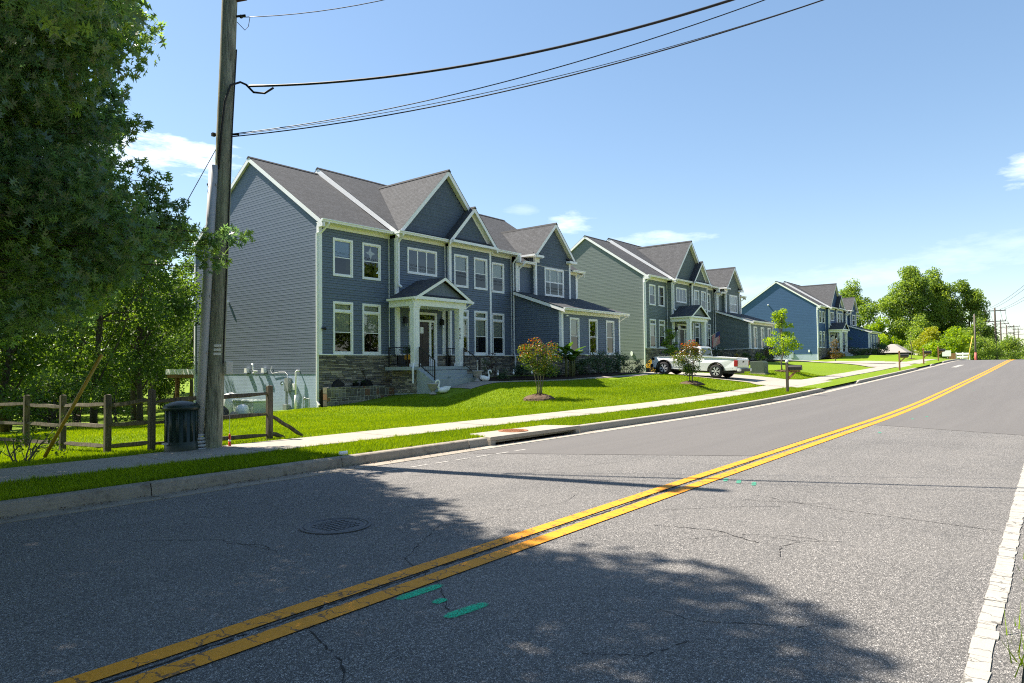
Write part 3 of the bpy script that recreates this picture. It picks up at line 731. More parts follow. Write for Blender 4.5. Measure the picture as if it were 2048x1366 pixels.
def ledge_stones(rects, seed, O, par, maxobj):
    # rects: (plane, at, out, u0, u1, z0, z1). Stones are uneven split-faced slabs in courses
    rr = random.Random(seed); items = []
    for (pl, at, out, u0, u1, z0, z1) in rects:
        z = z0
        while z < z1-.03:
            h = rr.choice((.05, .06, .075, .09, .11)); h = min(h, z1-z)
            u = u0 - rr.uniform(0, .2)
            while u < u1-.02:
                w = rr.uniform(.14, .5)*(1.3 if h < .07 else 1); a, b = max(u, u0), min(u+w, u1)
                if b-a > .03: items.append((pl, at, out, a, b, z, z+h, rr.uniform(.012, .05), rr.uniform(-.006, .006), rr.uniform(-.006, .006)))
                u += w
            z += h
    def stone_geo(mb, it):
        pl, at, out, a, b, z0, z1, dp, j1, j2 = it; g = .004; c = .010
        a += g; b -= g; z0 += g; z1 -= g
        def P(u, o, z): return (u, at+out*o, z) if pl == 'Y' else (at+out*o, u, z)
        V = [P(a, 0, z0), P(b, 0, z0), P(b, 0, z1), P(a, 0, z1), P(a+c, dp+j1, z0+c*.6), P(b-c, dp+j2, z0+c*.6), P(b-c, dp-j1, z1-c*.6), P(a+c, dp-j2, z1-c*.6)]
        mb.add(V, ((4, 5, 6, 7), (0, 1, 5, 4), (1, 2, 6, 5), (2, 3, 7, 6), (3, 0, 4, 7)))
    k = min(maxobj, len(items))
    for it in items[:k]:
        mb = MB(); stone_geo(mb, it); mb.build('stone', M['stone'], par, O)
    if len(items) > k:
        mb = MB()
        for it in items[k:]: stone_geo(mb, it)
        o = mb.build('stone_facing', M['stone'], par, O); o['kind'] = 'stuff'

def text_mesh(s, size, mat, par, loc, rot, name='house_number'):
    cu = bpy.data.curves.new('txt', 'FONT'); cu.body = s; cu.size = size; cu.extrude = .004; cu.align_x = 'CENTER'; cu.align_y = 'CENTER'
    to = bpy.data.objects.new('txt', cu); col.objects.link(to); bpy.context.view_layer.update()
    me = bpy.data.meshes.new_from_object(to); bpy.data.objects.remove(to)
    o = bpy.data.objects.new(name, me); col.objects.link(o); me.materials.clear(); me.materials.append(mat)
    o.parent = par; o.location = loc; o.rotation_euler = rot
    return o

def build_house(t, label, wallc, shakec, foundc, detail, seed, doorc=(.05, .032, .025)):
    O = (18.0, 25.25, 0.0)
    H = empty('house', (O[0]+t[0], O[1]+t[1], O[2]+t[2]), label, 'house')
    sid = siding_mat('lap_siding_%d' % seed, wallc); shk = shake_mat('shake_siding_%d' % seed, shakec)
    fnd = brick_paint_mat('painted_brick_%d' % seed, foundc)
    wh, cr, gut = M['white'], M['cream_warmlit'], M['white_metal']
    def B(name, mat, fn, par=H, **k):
        mb = MB(); fn(mb)
        if k.pop('split', False): return mb.parts(name, mat, par, O)
        return mb.build(name, mat, par, O, **k)
    # windows -------------------------------------------------
    wins = [  # x0,x1,z0,z1,Y,kind,cover,drop
        (18.72, 19.82, 5.71, 7.43, 25.25, 'double', 'blue_curtain', .5), (20.37, 21.47, 5.71, 7.43, 25.25, 'double', None, .5),
        (18.72, 19.82, 2.20, 4.57, 25.25, 'transom', 'blind', .62), (20.36, 21.46, 2.20, 4.57, 25.25, 'transom', 'blind', .6),
        (22.73, 24.76, 6.16, 7.46, 24.75, 'triple', None, .5),
        (25.72, 26.80, 5.73, 7.45, 24.46, 'double', 'curtain', .52), (27.27, 28.36, 5.73, 7.45, 24.46, 'double', 'curtain', .5),
        (25.72, 26.80, 2.20, 4.57, 24.46, 'transom', 'blind', .62), (27.25, 28.33, 2.20, 4.57, 24.46, 'transom', 'blind', .62),
        (29.22, 30.30, 5.73, 7.45, 24.86, 'double', 'blind', .5), (29.20, 30.27, 2.20, 4.57, 24.86, 'transom', 'blind', .62),
        (31.80, 32.76, 2.18, 4.26, 21.37, 'double', 'curtain', .45), (33.77, 34.72, 2.18, 4.26, 21.37, 'double', None, .5), (35.71, 36.67, 2.18, 4.26, 21.37, 'double', None, .5),
        (33.30, 35.34, 5.79, 7.52, 24.15, 'grid', 'blind', .5)]
    hl = lambda Y: [hole(*w[:4]) for w in wins if w[4] == Y]
    # lap siding ----------------------------------------------
    peakz = lambda Y: 8.1+MS*(min(Y, 61.6-Y)-24.95)-.20
    def side_lim(z):
        if z < peakz(25.25): return (25.25, 36.37)
        y = (z+.20-8.1)/MS+24.95; return (y, 61.6-y) if y < 30.8 else None
    def f_side(mb): clap(mb, 'X', 18.0, -1, side_lim, 1.33, 11.8, d=.0055)
    B('side_wall', sid, f_side)
    c_ = lambda a, b: (lambda z: (a, b))
    B('front_wall', sid, lambda mb: (clap(mb, 'Y', 25.25, -1, c_(18.0, 22.06), 2.17, 7.82, hl(25.25), d=.024), clap(mb, 'X', 22.05, -1, c_(24.75, 25.25), 2.17, 7.82, d=.024)))
    door_hole = (22.85, 24.64, 1.6, 4.28)
    B('front_wall', sid, lambda mb: (clap(mb, 'Y', 24.75, -1, c_(22.05, 25.41), 2.17, 7.82, hl(24.75)+[door_hole], d=.024), clap(mb, 'X', 25.4, -1, c_(24.46, 24.75), 2.17, 7.82, d=.024)))
    B('front_wall', sid, lambda mb: (clap(mb, 'Y', 24.46, -1, c_(25.4, 28.65), 2.17, 7.82, hl(24.46), d=.024), mb.quad((28.65, 24.46, 1), (28.65, 24.86, 1), (28.65, 24.86, 7.9), (28.65, 24.46, 7.9))))
    B('front_wall', sid, lambda mb: clap(mb, 'Y', 24.86, -1, c_(28.65, 31.0), 2.17, 7.82, hl(24.86), d=.024))
    B('wing_wall', sid, lambda mb: clap(mb, 'Y', 24.5, -1, c_(36.0, 37.3), 5.3, 7.42))
    B('wing_wall', sid, lambda mb: (clap(mb, 'Y', 24.5, -1, c_(31.0, 32.5), 5.3, 7.42), clap(mb, 'X', 31.0, -1, c_(24.5, 24.86), 5.2, 7.6)))
    def g_lim(z):
        if z < 8.0: return (32.4, 36.05)
        k = 10.05-z; return (34.22-k*1.0, 34.22+k*1.0) if k > 0 else None
    B('gable_wall', shk, lambda mb: (clap(mb, 'Y', 24.15, -1, g_lim, 5.3, 10.05, hl(24.15), .172, .014, True), clap(mb, 'X', 32.4, -1, c_(24.15, 25.2), 5.3, 8.12, (), .172, .014, True), mb.quad((36.05, 24.15, 5.3), (36.05, 25.2, 5.3), (36.05, 25.2, 8.12), (36.05, 24.15, 8.12), [(0, 0)]*4)))
    def gs_lim(z):
        y = 21.37 if z < 4.62 else 21.37+(z-4.62)/.334
        return (y, 24.86) if y < 24.8 else None
    B('garage_side_wall', sid, lambda mb: clap(mb, 'X', 31.0, -1, gs_lim, 2.17, 5.75, d=.024))
    B('garage_front_wall', sid, lambda mb: clap(mb, 'Y', 21.37, -1, c_(31.0, 37.3), 2.17, 4.46, hl(21.37), d=.024))
    B('rear_wall', sid, lambda mb: (clap(mb, 'Y', 36.37, 1, c_(18, 37.3), .2, 8.0), clap(mb, 'X', 37.3, 1, c_(21.37, 36.37), .2, 4.6), clap(mb, 'X', 37.3, 1, lambda z: (24.5, 36.37) if z < 7.6 else ((z+.2-8.1)/MS+24.95, 61.6-((z+.2-8.1)/MS+24.95)) if z < 11.8 else None, 4.6, 11.8)))
    def cg_lim(z):
        k = (11.52-z)/1.068; return (25.4-k, 25.4+k) if k > 0 else None
    B('gable_wall', shk, lambda mb: clap(mb, 'Y', 24.75, -1, cg_lim, 8.2, 11.5, (), .172, .014, True))
    def bg_lim(z):
        k = (9.86-z)/1.05; return (27.05-k, 27.05+k) if k > 0 else None
    B('gable_wall', shk, lambda mb: clap(mb, 'Y', 24.46, -1, bg_lim, 8.2, 9.85, (), .172, .014, True))
    # foundation and stone ------------------------------------
    B('foundation', fnd, lambda mb: mb.quad((18.01, 36.37, -1.6), (18.01, 25.25, -1.6), (18.01, 25.25, 1.34), (18.01, 36.37, 1.34), [(11.12, -1.6), (0, -1.6), (0, 1.34), (11.12, 1.34)]))
    bw = B('stone_base', M['backmortar'], lambda mb: (mb.box(18.0, 22.06, 25.24, 25.3, -.6, 2.17), mb.box(22.04, 22.1, 24.74, 25.3, .2, 2.17), mb.box(22.05, 25.41, 24.74, 24.8, .2, 1.62), mb.box(22.05, 22.8, 24.74, 24.8, 1.6, 2.17), mb.box(24.7, 25.41, 24.74, 24.8, 1.6, 2.17),
        mb.box(25.39, 28.65, 24.45, 24.5, .2, 2.17), mb.box(28.6, 31.0, 24.85, 24.9, .2, 2.17), mb.box(30.99, 31.05, 21.37, 24.86, .2, 2.17), mb.box(31.0, 37.3, 21.36, 21.42, .2, 2.17)))
    rects = [('Y', 25.24, -1, 18.0, 22.05, .55, 2.17), ('Y', 24.45, -1, 25.45, 28.6, .7, 2.17), ('X', 22.04, -1, 24.72, 25.24, .5, 2.17), ('X', 21.74, -1, 23.06, 24.72, .4, 1.43), ('Y', 24.74, -1, 24.72, 25.38, 1.6, 2.17), ('Y', 24.85, -1, 28.65, 31.0, .7, 2.17), ('X', 30.99, -1, 21.36, 24.86, .7, 2.17), ('Y', 21.36, -1, 31.0, 37.3, .85, 2.17)]
    ledge_stones(rects, seed, O, H, 300 if detail >= 2 else 0)
    B('water_table', wh, lambda mb: (mb.box(17.96, 22.03, 25.16, 25.26, 2.15, 2.20), mb.box(21.98, 22.85, 24.67, 24.76, 2.15, 2.20), mb.box(24.66, 25.34, 24.67, 24.76, 2.15, 2.2), mb.box(25.33, 28.7, 24.37, 24.47, 2.15, 2.20), mb.box(28.7, 31.0, 24.77, 24.87, 2.15, 2.20), mb.box(30.92, 31.02, 21.36, 24.78, 2.15, 2.20), mb.box(30.92, 37.36, 21.28, 21.38, 2.15, 2.20)), split=True)
    # corner boards, friezes, soffits -------------------------
    def f_corner(mb):
        mb.box(17.955, 18.13, 25.205, 25.26, 2.2, 7.8); mb.box(17.955, 18.01, 25.261, 25.37, -.2, 7.95); mb.box(17.96, 18.02, 36.27, 36.40, -.6, 7.9)
        mb.box(21.97, 22.0, 25.2, 25.235, 2.2, 7.8)
        mb.box(22.005, 22.16, 24.71, 24.76, 2.2, 7.8); mb.box(22.005, 22.06, 24.761, 24.85, 2.2, 7.8)
        mb.box(25.32, 25.36, 24.70, 24.735, 2.2, 7.8); mb.box(25.355, 25.52, 24.42, 24.47, 2.2, 7.8); mb.box(25.355, 25.41, 24.471, 24.55, 2.2, 7.8)
        mb.box(28.55, 28.69, 24.42, 24.47, 2.2, 7.8); mb.box(30.92, 30.96, 24.80, 24.845, 2.2, 7.8)
        mb.box(30.955, 31.22, 24.45, 24.51, 5.6, 7.42); mb.box(32.355, 32.52, 24.11, 24.16, 5.7, 7.98); mb.box(32.355, 32.41, 24.161, 24.25, 5.7, 8.0); mb.box(35.93, 36.09, 24.11, 24.16, 5.7, 8.0); mb.box(37.2, 37.34, 24.45, 24.51, 5.8, 7.42)
        mb.box(30.955, 31.14, 21.325, 21.38, 2.2, 4.46); mb.box(30.955, 31.01, 21.381, 21.5, 2.2, 4.6); mb.box(37.22, 37.34, 21.325, 21.38, 2.2, 4.46)
    B('corner_board', wh, f_corner, split=True)
    def f_frieze(mb):
        mb.box(18.13, 22.03, 25.20, 25.26, 7.80, 7.98); mb.box(21.99, 25.36, 24.70, 24.76, 7.80, 7.98); mb.box(25.34, 28.70, 24.41, 24.47, 7.80, 7.98); mb.box(28.7, 31.0, 24.81, 24.87, 7.80, 7.98)
        mb.box(30.94, 32.42, 24.44, 24.51, 7.40, 7.56); mb.box(36.02, 37.36, 24.44, 24.51, 7.40, 7.56); mb.box(30.94, 37.36, 21.31, 21.38, 4.44, 4.62)
        mb.box(32.34, 32.75, 24.085, 24.16, 7.72, 7.97); mb.box(35.7, 36.1, 24.09, 24.16, 7.95, 8.1)
    B('frieze_board', cr, f_frieze, split=True)  # white boards, the warm light on them is part of the colour
    def f_soffit(mb):
        mb.box(17.88, 22.0, 24.87, 25.3, 7.965, 7.985); mb.box(21.86, 25.4, 24.37, 24.8, 7.966, 7.986); mb.box(25.28, 28.8, 24.08, 24.5, 7.967, 7.987); mb.box(28.7, 31.2, 24.37, 24.9, 7.968, 7.988)
        mb.box(30.95, 37.6, 24.12, 24.55, 7.54, 7.56); mb.box(30.8, 37.7, 21.0, 21.42, 4.60, 4.62)
        mb.box(32.06, 32.44, 24.1, 25.25, 8.02, 8.04); mb.box(36.02, 36.38, 24.1, 25.25, 8.02, 8.04)
        chev(mb, 0, 17.90, 18.03, (24.95, 7.92), (30.8, 11.82), (36.65, 7.92), .02)
        chev(mb, 0, 37.28, 37.6, (24.2, 7.42), (30.8, 11.82), (36.65, 7.92), .02)
        chev(mb, 1, 24.47, 24.78, (22.0, 7.97+.1), (25.4, 11.6), (28.8, 8.07), .02); chev(mb, 1, 24.18, 24.48, (25.24, 8.0), (27.05, 9.9), (28.86, 8.0), .02); chev(mb, 1, 23.9, 24.18, (32.2, 8.1), (34.22, 10.12), (36.24, 8.1), .02)
    B('soffit', cr, f_soffit, split=True)
    # gutters --------------------------------------------------
    def gutter(mb, x0, x1, ye, z):
        mb.prism([(ye, z), (ye-.13, z), (ye-.13, z-.04), (ye-.10, z-.075), (ye-.09, z-.13), (ye, z-.13)], 0, x0, x1)
    for a in ((17.84, 21.9, 24.87, 8.1), (21.84, 25.3, 24.37, 8.1), (28.78, 31.2, 24.37, 8.1), (31.22, 32.3, 24.12, 7.66), (36.3, 37.7, 24.12, 7.66), (30.7, 37.85, 21.0, 4.74)):
        B('gutter', gut, lambda mb: gutter(mb, *a))
    B('gutter', gut, lambda mb: mb.box(31.96, 32.08, 23.84, 25.2, 8.04, 8.15)); B('gutter', gut, lambda mb: mb.box(36.36, 36.48, 23.84, 25.2, 8.04, 8.15))
    def spout(pts, w=.075):
        mb = MB()
        for p, q in zip(pts[:-1], pts[1:]): mb.bar(p, q, w, w*.75, (0, 1, 0))
        mb.build('downspout', gut, H, O)
    spout([(18.2, 24.8, 8.0), (18.2, 24.8, 7.9), (18.05, 25.15, 7.55), (17.92, 25.30, 7.5), (17.92, 25.30, .15), (17.9, 25.1, -.02)])
    spout([(22.1, 24.32, 8.0), (22.1, 24.32, 7.9), (22.1, 24.66, 7.6), (22.1, 24.66, 5.55), (22.15, 24.5, 5.42)], .09)
    spout([(30.95, 24.3, 8.0), (30.95, 24.3, 7.9), (30.88, 24.6, 7.55), (30.88, 24.6, 2.3), (30.85, 24.5, 2.1), (30.85, 24.5, 1.2)])
    spout([(31.25, 24.06, 7.6), (31.25, 24.06, 7.5), (31.14, 24.42, 7.2), (31.14, 24.42, 5.95)], .09)
    spout([(37.6, 20.94, 4.68), (37.6, 20.94, 4.58), (37.40, 21.4, 4.25), (37.40, 21.4, 1.2)])
    spout([(37.55, 24.06, 7.6), (37.55, 24.06, 7.5), (37.42, 24.5, 7.2), (37.42, 24.5, 5.95)])
    # roof ------------------------------------------------------
    zr = 8.1
    def f_roof(mb):
        m = MS
        roofpoly(mb, [(17.86, 24.9, zr-.03), (21.95, 24.9, zr-.03), (21.95, 30.8, 12.0), (17.86, 30.8, 12.0)], (1, 0, 0), (0, 1, m))
        roofpoly(mb, [(21.95, 36.7, zr-.03), (17.86, 36.7, zr-.03), (17.86, 30.8, 12.0), (21.95, 30.8, 12.0)], (1, 0, 0), (0, -1, m))
        zb = 8.1+MS*(30.8-24.45)
        roofpoly(mb, [(21.86, 24.40, zr-.03), (31.15, 24.40, zr-.03), (31.15, 30.8, zb), (21.86, 30.8, zb)], (1, 0, 0), (0, 1, m))
        roofpoly(mb, [(31.15, 37.2, zr-.03), (21.86, 37.2, zr-.03), (21.86, 30.8, zb), (31.15, 30.8, zb)], (1, 0, 0), (0, -1, m))
        zc = 12.0-MS*(30.8-24.15)
        roofpoly(mb, [(31.1, 24.15, zc), (37.64, 24.15, zc), (37.64, 30.8, 12.0), (31.1, 30.8, 12.0)], (1, 0, 0), (0, 1, m))
        roofpoly(mb, [(37.64, 36.7, zr-.03), (31.1, 36.7, zr-.03), (31.1, 30.8, 12.0), (37.64, 30.8, 12.0)], (1, 0, 0), (0, -1, m))
        roofpoly(mb, [(30.72, 21.03, 4.735), (37.82, 21.03, 4.735), (37.82, 24.6, 4.735+.334*3.57), (30.72, 24.6, 4.735+.334*3.57)], (1, 0, 0), (0, 1, .334))
        # front gables
        for xc, hf, zp, sl, yf, yb in ((25.4, 3.52, 11.78, 1.068, 24.42, 30.1), (27.05, 1.93, 10.08, 1.05, 24.12, 27.8), (34.22, 2.14, 10.30, 1.0, 23.84, 28.6)):
            zl = zp-hf*sl
            roofpoly(mb, [(xc, yf, zp), (xc, yb, zp), (xc-hf, yb, zl), (xc-hf, yf, zl)], (0, 1, 0), (1, 0, sl))
            roofpoly(mb, [(xc, yb, zp), (xc, yf, zp), (xc+hf, yf, zl), (xc+hf, yb, zl)], (0, 1, 0), (-1, 0, sl))
        roofpoly(mb, [(25.3, 24.10, 8.09), (28.78, 24.10, 8.09), (28.78, 24.5, 8.36), (25.3, 24.5, 8.36)], (1, 0, 0), (0, 1, m))
        for xa, xb in ((32.1, 32.8), (35.65, 36.35)):
            roofpoly(mb, [(xa, 23.82, 8.13), (xb, 23.82, 8.13), (xb, 24.17, 8.33), (xa, 24.17, 8.33)], (1, 0, 0), (0, 1, m))
    rf = B('roof', M['shingle'], f_roof)
    B('ridge_cap', M['shingle'], lambda mb: (mb.prism([(30.65, 11.93), (30.8, 12.04), (30.95, 11.93)], 0, 17.84, 21.86), mb.prism([(30.65, 12.26), (30.8, 12.37), (30.95, 12.26)], 0, 21.84, 31.17), mb.prism([(30.65, 11.93), (30.8, 12.04), (30.95, 11.93)], 0, 31.18, 37.66),
        mb.prism([(25.26, 11.68), (25.4, 11.82), (25.54, 11.68)], 1, 24.40, 29.9), mb.prism([(26.93, 9.99), (27.05, 10.12), (27.17, 9.99)], 1, 24.10, 27.5), mb.prism([(34.1, 10.2), (34.22, 10.335), (34.34, 10.2)], 1, 23.82, 28.3)), rf, split=True)
    def f_rake(mb):
        chev(mb, 0, 17.86, 17.90, (24.80, 7.98), (30.8, 11.98), (36.8, 7.98), .22)
        mb.prism([(24.35, 8.01), (30.8, 12.31), (30.8, 12.0), (24.35, 7.77)], 0, 21.87, 21.90); mb.prism([(24.30, 7.98), (30.8, 12.31), (30.8, 12.05), (24.3, 7.78)], 0, 31.12, 31.145)
        mb.prism([(30.8, 12.31), (37.2, 8.05), (37.2, 7.8), (30.8, 12.0)], 0, 21.87, 21.9)
        chev(mb, 0, 37.60, 37.63, (24.05, 7.48), (30.8, 11.98), (36.8, 7.98), .22)
        chev(mb, 1, 24.44, 24.47, (21.90, 8.02), (25.4, 11.76), (28.9, 8.02), .27); chev(mb, 1, 24.14, 24.17, (25.13, 8.05), (27.05, 10.06), (28.97, 8.05), .25); chev(mb, 1, 23.86, 23.89, (32.08, 8.14), (34.22, 10.28), (36.36, 8.14), .24)
        mb.prism([(20.95, 4.66), (24.55, 5.88), (24.55, 5.70), (20.95, 4.48)], 0, 30.74, 30.77); mb.prism([(20.95, 4.66), (24.55, 5.88), (24.55, 5.70), (20.95, 4.48)], 0, 37.77, 37.8)
        mb.box(17.865, 18.0, 24.80, 25.2, 7.76, 7.96)          # boxed eave ends
        mb.box(31.0, 31.12, 24.2, 24.5, 7.6, 7.95)
        mb.box(32.1, 32.85, 23.80, 24.12, 7.98, 8.12); mb.box(35.6, 36.36, 23.80, 24.12, 7.98, 8.12)
        mb.box(25.27, 28.82, 24.0, 24.1, 7.97, 8.1)
    B('rake_board', wh, f_rake, rf, split=True)
    # portico ----------------------------------------------------
    pr = B('portico', wh, lambda mb: (mb.box(21.55, 25.05, 22.98, 23.22, 4.42, 4.78), mb.box(21.56, 21.80, 23.22, 24.75, 4.42, 4.78), mb.box(24.80, 25.04, 23.22, 24.72, 4.42, 4.78), mb.box(21.8, 24.8, 23.22, 24.72, 4.46, 4.50),
        mb.box(21.50, 25.28, 22.80, 23.0, 4.70, 4.84)))
    def f_cols(mb, x):
        y = 23.17; mb.box(x-.15, x+.15, y-.15, y+.15, 1.74, 4.28); mb.box(x-.19, x+.19, y-.19, y+.19, 1.60, 1.74); mb.box(x-.185, x+.185, y-.185, y+.185, 4.33, 4.42); mb.box(x-.165, x+.165, y-.165, y+.165, 4.24, 4.33)
        for s in (-1, 1):
            mb.box(x-.10, x+.10, y+s*.152, y+s*.158, 1.95, 4.1); mb.box(x+s*.152, x+s*.158, y-.1, y+.1, 1.95, 4.1)
    for x in (21.74, 24.72): B('column', wh, lambda mb: f_cols(mb, x), pr)
    B('pilaster', wh, lambda mb: mb.box(22.0, 22.2, 24.68, 24.75, 2.21, 4.44), pr); B('pilaster', wh, lambda mb: mb.box(25.1, 25.3, 24.68, 24.74, 2.21, 4.44), pr)
    B('tympanum', sid, lambda mb: mb.prism([(21.7, 4.85), (23.4, 5.68), (25.1, 4.85)], 1, 23.02, 23.05), pr)
    def f_proof(mb):
        for s in (-1, 1):
            xe = 23.4+s*1.95; q = [(23.4, 22.78, 5.86), (23.4, 24.76, 5.86), (xe, 24.76, 4.80), (xe, 22.78, 4.80)]
            roofpoly(mb, q if s < 0 else q[::-1], (0, 1, 0), (-s, 0, .54))
        roofpoly(mb, [(21.45, 22.80, 4.845), (25.35, 22.80, 4.845), (25.35, 23.04, 4.98), (21.45, 23.04, 4.98)], (1, 0, 0), (0, 1, .5))
    B('portico_roof', M['shingle'], f_proof, pr)
    B('portico_rake', wh, lambda mb: (chev(mb, 1, 22.79, 22.83, (21.45, 4.79), (23.4, 5.845), (25.35, 4.79), .15), mb.prism([(21.45, 4.80), (21.35, 4.80), (21.37, 4.70), (21.45, 4.69)], 1, 22.8, 24.7), mb.prism([(25.35, 4.80), (25.45, 4.80), (25.43, 4.70), (25.35, 4.69)], 1, 22.8, 24.44)), pr)
    mb = MB(); mb.bar((21.42, 23.0, 4.7), (21.5, 22.95, 4.5), .06, .05); mb.bar((21.5, 22.95, 4.5), (21.52, 23.0, 4.3), .06, .05); mb.bar((21.52, 23.0, 4.3), (21.52, 23.0, 1.75), .06, .05); mb.bar((21.52, 23.0, 1.75), (21.3, 22.85, 1.5), .07, .06); mb.bar((21.3, 22.85, 1.5), (21.3, 22.85, .85), .07, .06); mb.build('downspout', gut, pr, O)
    mb = MB(); mb.bar((25.42, 23.0, 4.7), (25.05, 23.1, 4.42), .06, .05); mb.build('downspout', gut, pr, O)
    # porch floor and steps ---------------------------------------
    st = B('porch', M['stepcon'], lambda mb: (mb.box(21.3, 25.2, 22.95, 24.74, 1.44, 1.6), mb.box(21.76, 25.0, 23.05, 24.7, .2, 1.435)))
    for i, (y0, z) in enumerate(((22.64, 1.41), (22.33, 1.22), (22.02, 1.035))):
        B('step', M['stepcon'], lambda mb: (mb.box(21.95, 24.7+i*.06, y0, 22.95 if i == 0 else y0+.31, .3, z)), st, bevel=.008)
    B('stair_cheek', M['stepcon'], lambda mb: mb.prism([(22.95, 1.5), (22.5, 1.3), (21.9, .95), (21.9, .3), (22.95, .3)], 0, 21.62, 21.93), st)
    B('column_plinth', sid, lambda mb: mb.box(24.52, 24.95, 22.97, 23.36, 1.36, 1.604), st)
    # railings ----------------------------------------------------
    def rail(p, q, n, hgt=.9, name='railing'):
        mb = MB(); p, q = Vector(p), Vector(q); up = Vector((0, 0, 1))
        mb.bar(p+up*hgt, q+up*hgt, .045, .035); mb.bar(p+up*.10, q+up*.10, .03, .03)
        mb.bar(p, p+up*(hgt+.02), .05, .05); mb.bar(q, q+up*(hgt+.02), .05, .05)
        for i in range(1, n): c = p.lerp(q, i/n); mb.bar(c+up*.10, c+up*hgt, .016, .016)
        mb.build(name, M['black_iron'], st, O)
    rail((21.78, 22.92, 1.58), (21.78, 21.95, .98), 8); rail((24.78, 22.92, 1.58), (24.86, 21.95, .98), 8)
    rail((21.42, 23.35, 1.6), (21.42, 24.6, 1.6), 9); rail((25.1, 23.4, 1.6), (25.1, 24.4, 1.6), 8); 
    # front door ----------------------------------------------------
    dr = B('front_door', wh, lambda mb: (mb.box(22.80, 22.92, 24.68, 24.82, 1.6, 4.3), mb.box(24.57, 24.69, 24.68, 24.82, 1.6, 4.3), mb.box(22.92, 24.57, 24.68, 24.82, 4.18, 4.3), mb.box(22.92, 24.57, 24.685, 24.82, 3.82, 3.92), mb.box(23.17, 23.25, 24.69, 24.82, 1.62, 3.82), mb.box(24.15, 24.25, 24.69, 24.82, 1.62, 3.82),
        mb.box(22.92, 23.17, 24.70, 24.8, 1.62, 1.98), mb.box(24.25, 24.57, 24.70, 24.8, 1.62, 1.98), mb.box(24.25, 24.30, 24.705, 24.8, 1.98, 3.82), mb.box(24.52, 24.57, 24.705, 24.8, 1.98, 3.82)))
    dm = simple('door_paint_%d' % seed, doorc, .4, .1)
    def f_slab(mb):
        mb.box(23.25, 24.15, 24.74, 24.79, 1.62, 3.82)
        for (xa, xb) in ((23.34, 23.66), (23.74, 24.06)):
            for (za, zb) in ((1.8, 2.5), (2.6, 3.65)): mb.box(xa, xb, 24.728, 24.741, za, zb)
    sl = B('door_slab', dm, f_slab, dr); B('door_handle', M['black_iron'], lambda mb: (mb.box(23.30, 23.345, 24.70, 24.735, 2.5, 2.8), mb.ball((23.32, 24.69, 2.62), .03)), dr)
    for (xa, xb, za, zb) in ((22.92, 24.57, 3.92, 4.18), (22.92, 23.17, 1.98, 3.82), (24.30, 24.52, 1.98, 3.82)):
        B('door_pane', M['glass'], lambda mb: mb.quad((xa, 24.76, za), (xb, 24.76, za), (xb, 24.76, zb), (xa, 24.76, zb)), dr)
    B('hall_back', M['dark'], lambda mb: mb.box(22.8, 24.7, 25.15, 25.18, 1.5, 4.3), dr)
    if detail >= 2: B('door_notice', M['white'], lambda mb: mb.box(23.55, 23.77, 24.715, 24.722, 3.25, 3.56), dr)
    for x in (22.5, 25.02):
        w = B('wall_lantern', M['black_iron'], lambda mb: (mb.box(x-.05, x+.05, 24.70, 24.74, 3.7, 4.05), mb.lathe([(.02, .28), (.08, .22), (.085, .0), (.06, -.02)], (x, 24.60, 3.72), 8), mb.bar((x, 24.72, 4.0), (x, 24.6, 4.0), .025, .025)))
        B('lantern_glass', M['glass'], lambda mb: mb.lathe([(.07, .0), (.075, -.16), (.05, -.18)], (x, 24.60, 3.71), 8), w)
    # windows --------------------------------------------------------
    for i, w in enumerate(wins):
        ww = window(H, O, w[0], w[1], w[2], w[3], w[4], w[5], w[6] if (detail >= 2 or i % 3) else 'blind', .09, w[7])
        if detail >= 2 and i == 1:
            mb = MB(); mb.prism([(20.62, 7.0), (20.82, 7.06), (20.9, 7.28), (20.98, 7.06), (21.2, 6.98), (21.0, 6.88), (20.92, 6.66), (20.84, 6.88)], 1, 25.30, 25.31); mb.build('white_ornament', M['white'], ww, O)
    if detail >= 2:
        for k, ch in enumerate('8740'):
            text_mesh(ch, .17, M['black_iron'], H, (24.60-O[0]+.0, 23.005-O[1], 3.42-.15*k), (R_(90), 0, 0))
        # things fixed to the side wall
        for y in (31.0, 29.5):
            B('dryer_vent', wh, lambda mb: mb.prism([(y-.13, 1.40), (y+.13, 1.40), (y+.09, 1.62), (y-.09, 1.62)], 0, 17.84, 18.0))
        mb = MB(); mb.tube([(17.97, 30.2, 1.45), (17.85, 30.2, 1.45), (17.84, 30.2, 1.40), (17.84, 30.28, 1.38)], .045, 8); mb.tube([(17.85, 29.95, 1.47), (17.85, 30.25, 1.47), (17.85, 30.3, 1.6), (17.85, 30.33, 1.78), (17.85, 30.42, 1.82)], .045, 8); mb.build('vent_pipe', wh, H, O, True)
        B('side_lamp', wh, lambda mb: (mb.lathe([(.04, .1), (.10, 0), (.09, -.05)], (17.9, 32.85, 4.98), 10)))
        mb = MB(); mb.tube([(17.99, 26.7, 1.47), (17.88, 26.75, 1.48), (17.86, 26.8, 1.42), (17.86, 26.8, .35)], .038, 8); mb.tube([(17.86, 26.8, .38), (17.86, 26.8, -.3)], .058, 8); mb.build('sump_pipe', wh, H, O, True)
        gm = simple('grey_metal', (.30, .33, .33), .5, .1, 4, .5, .2)
        mtr = B('meter_box', gm, lambda mb: (mb.box(17.82, 18.0, 27.35, 27.65, .55, 1.15), mb.tube([(17.9, 27.62, .55), (17.9, 27.62, -.35)], .035, 8), mb.tube([(17.9, 27.5, .55), (17.9, 27.5, -.35)], .025, 8), mb.box(17.8, 18, 27.45, 27.75, -.35, -.05)))
        B('meter_dial', M['glass'], lambda mb: mb.lathe([(.10, 0), (.10, -.1), (.02, -.12)], (17.86, 27.76, .9), 12, 0), mtr)
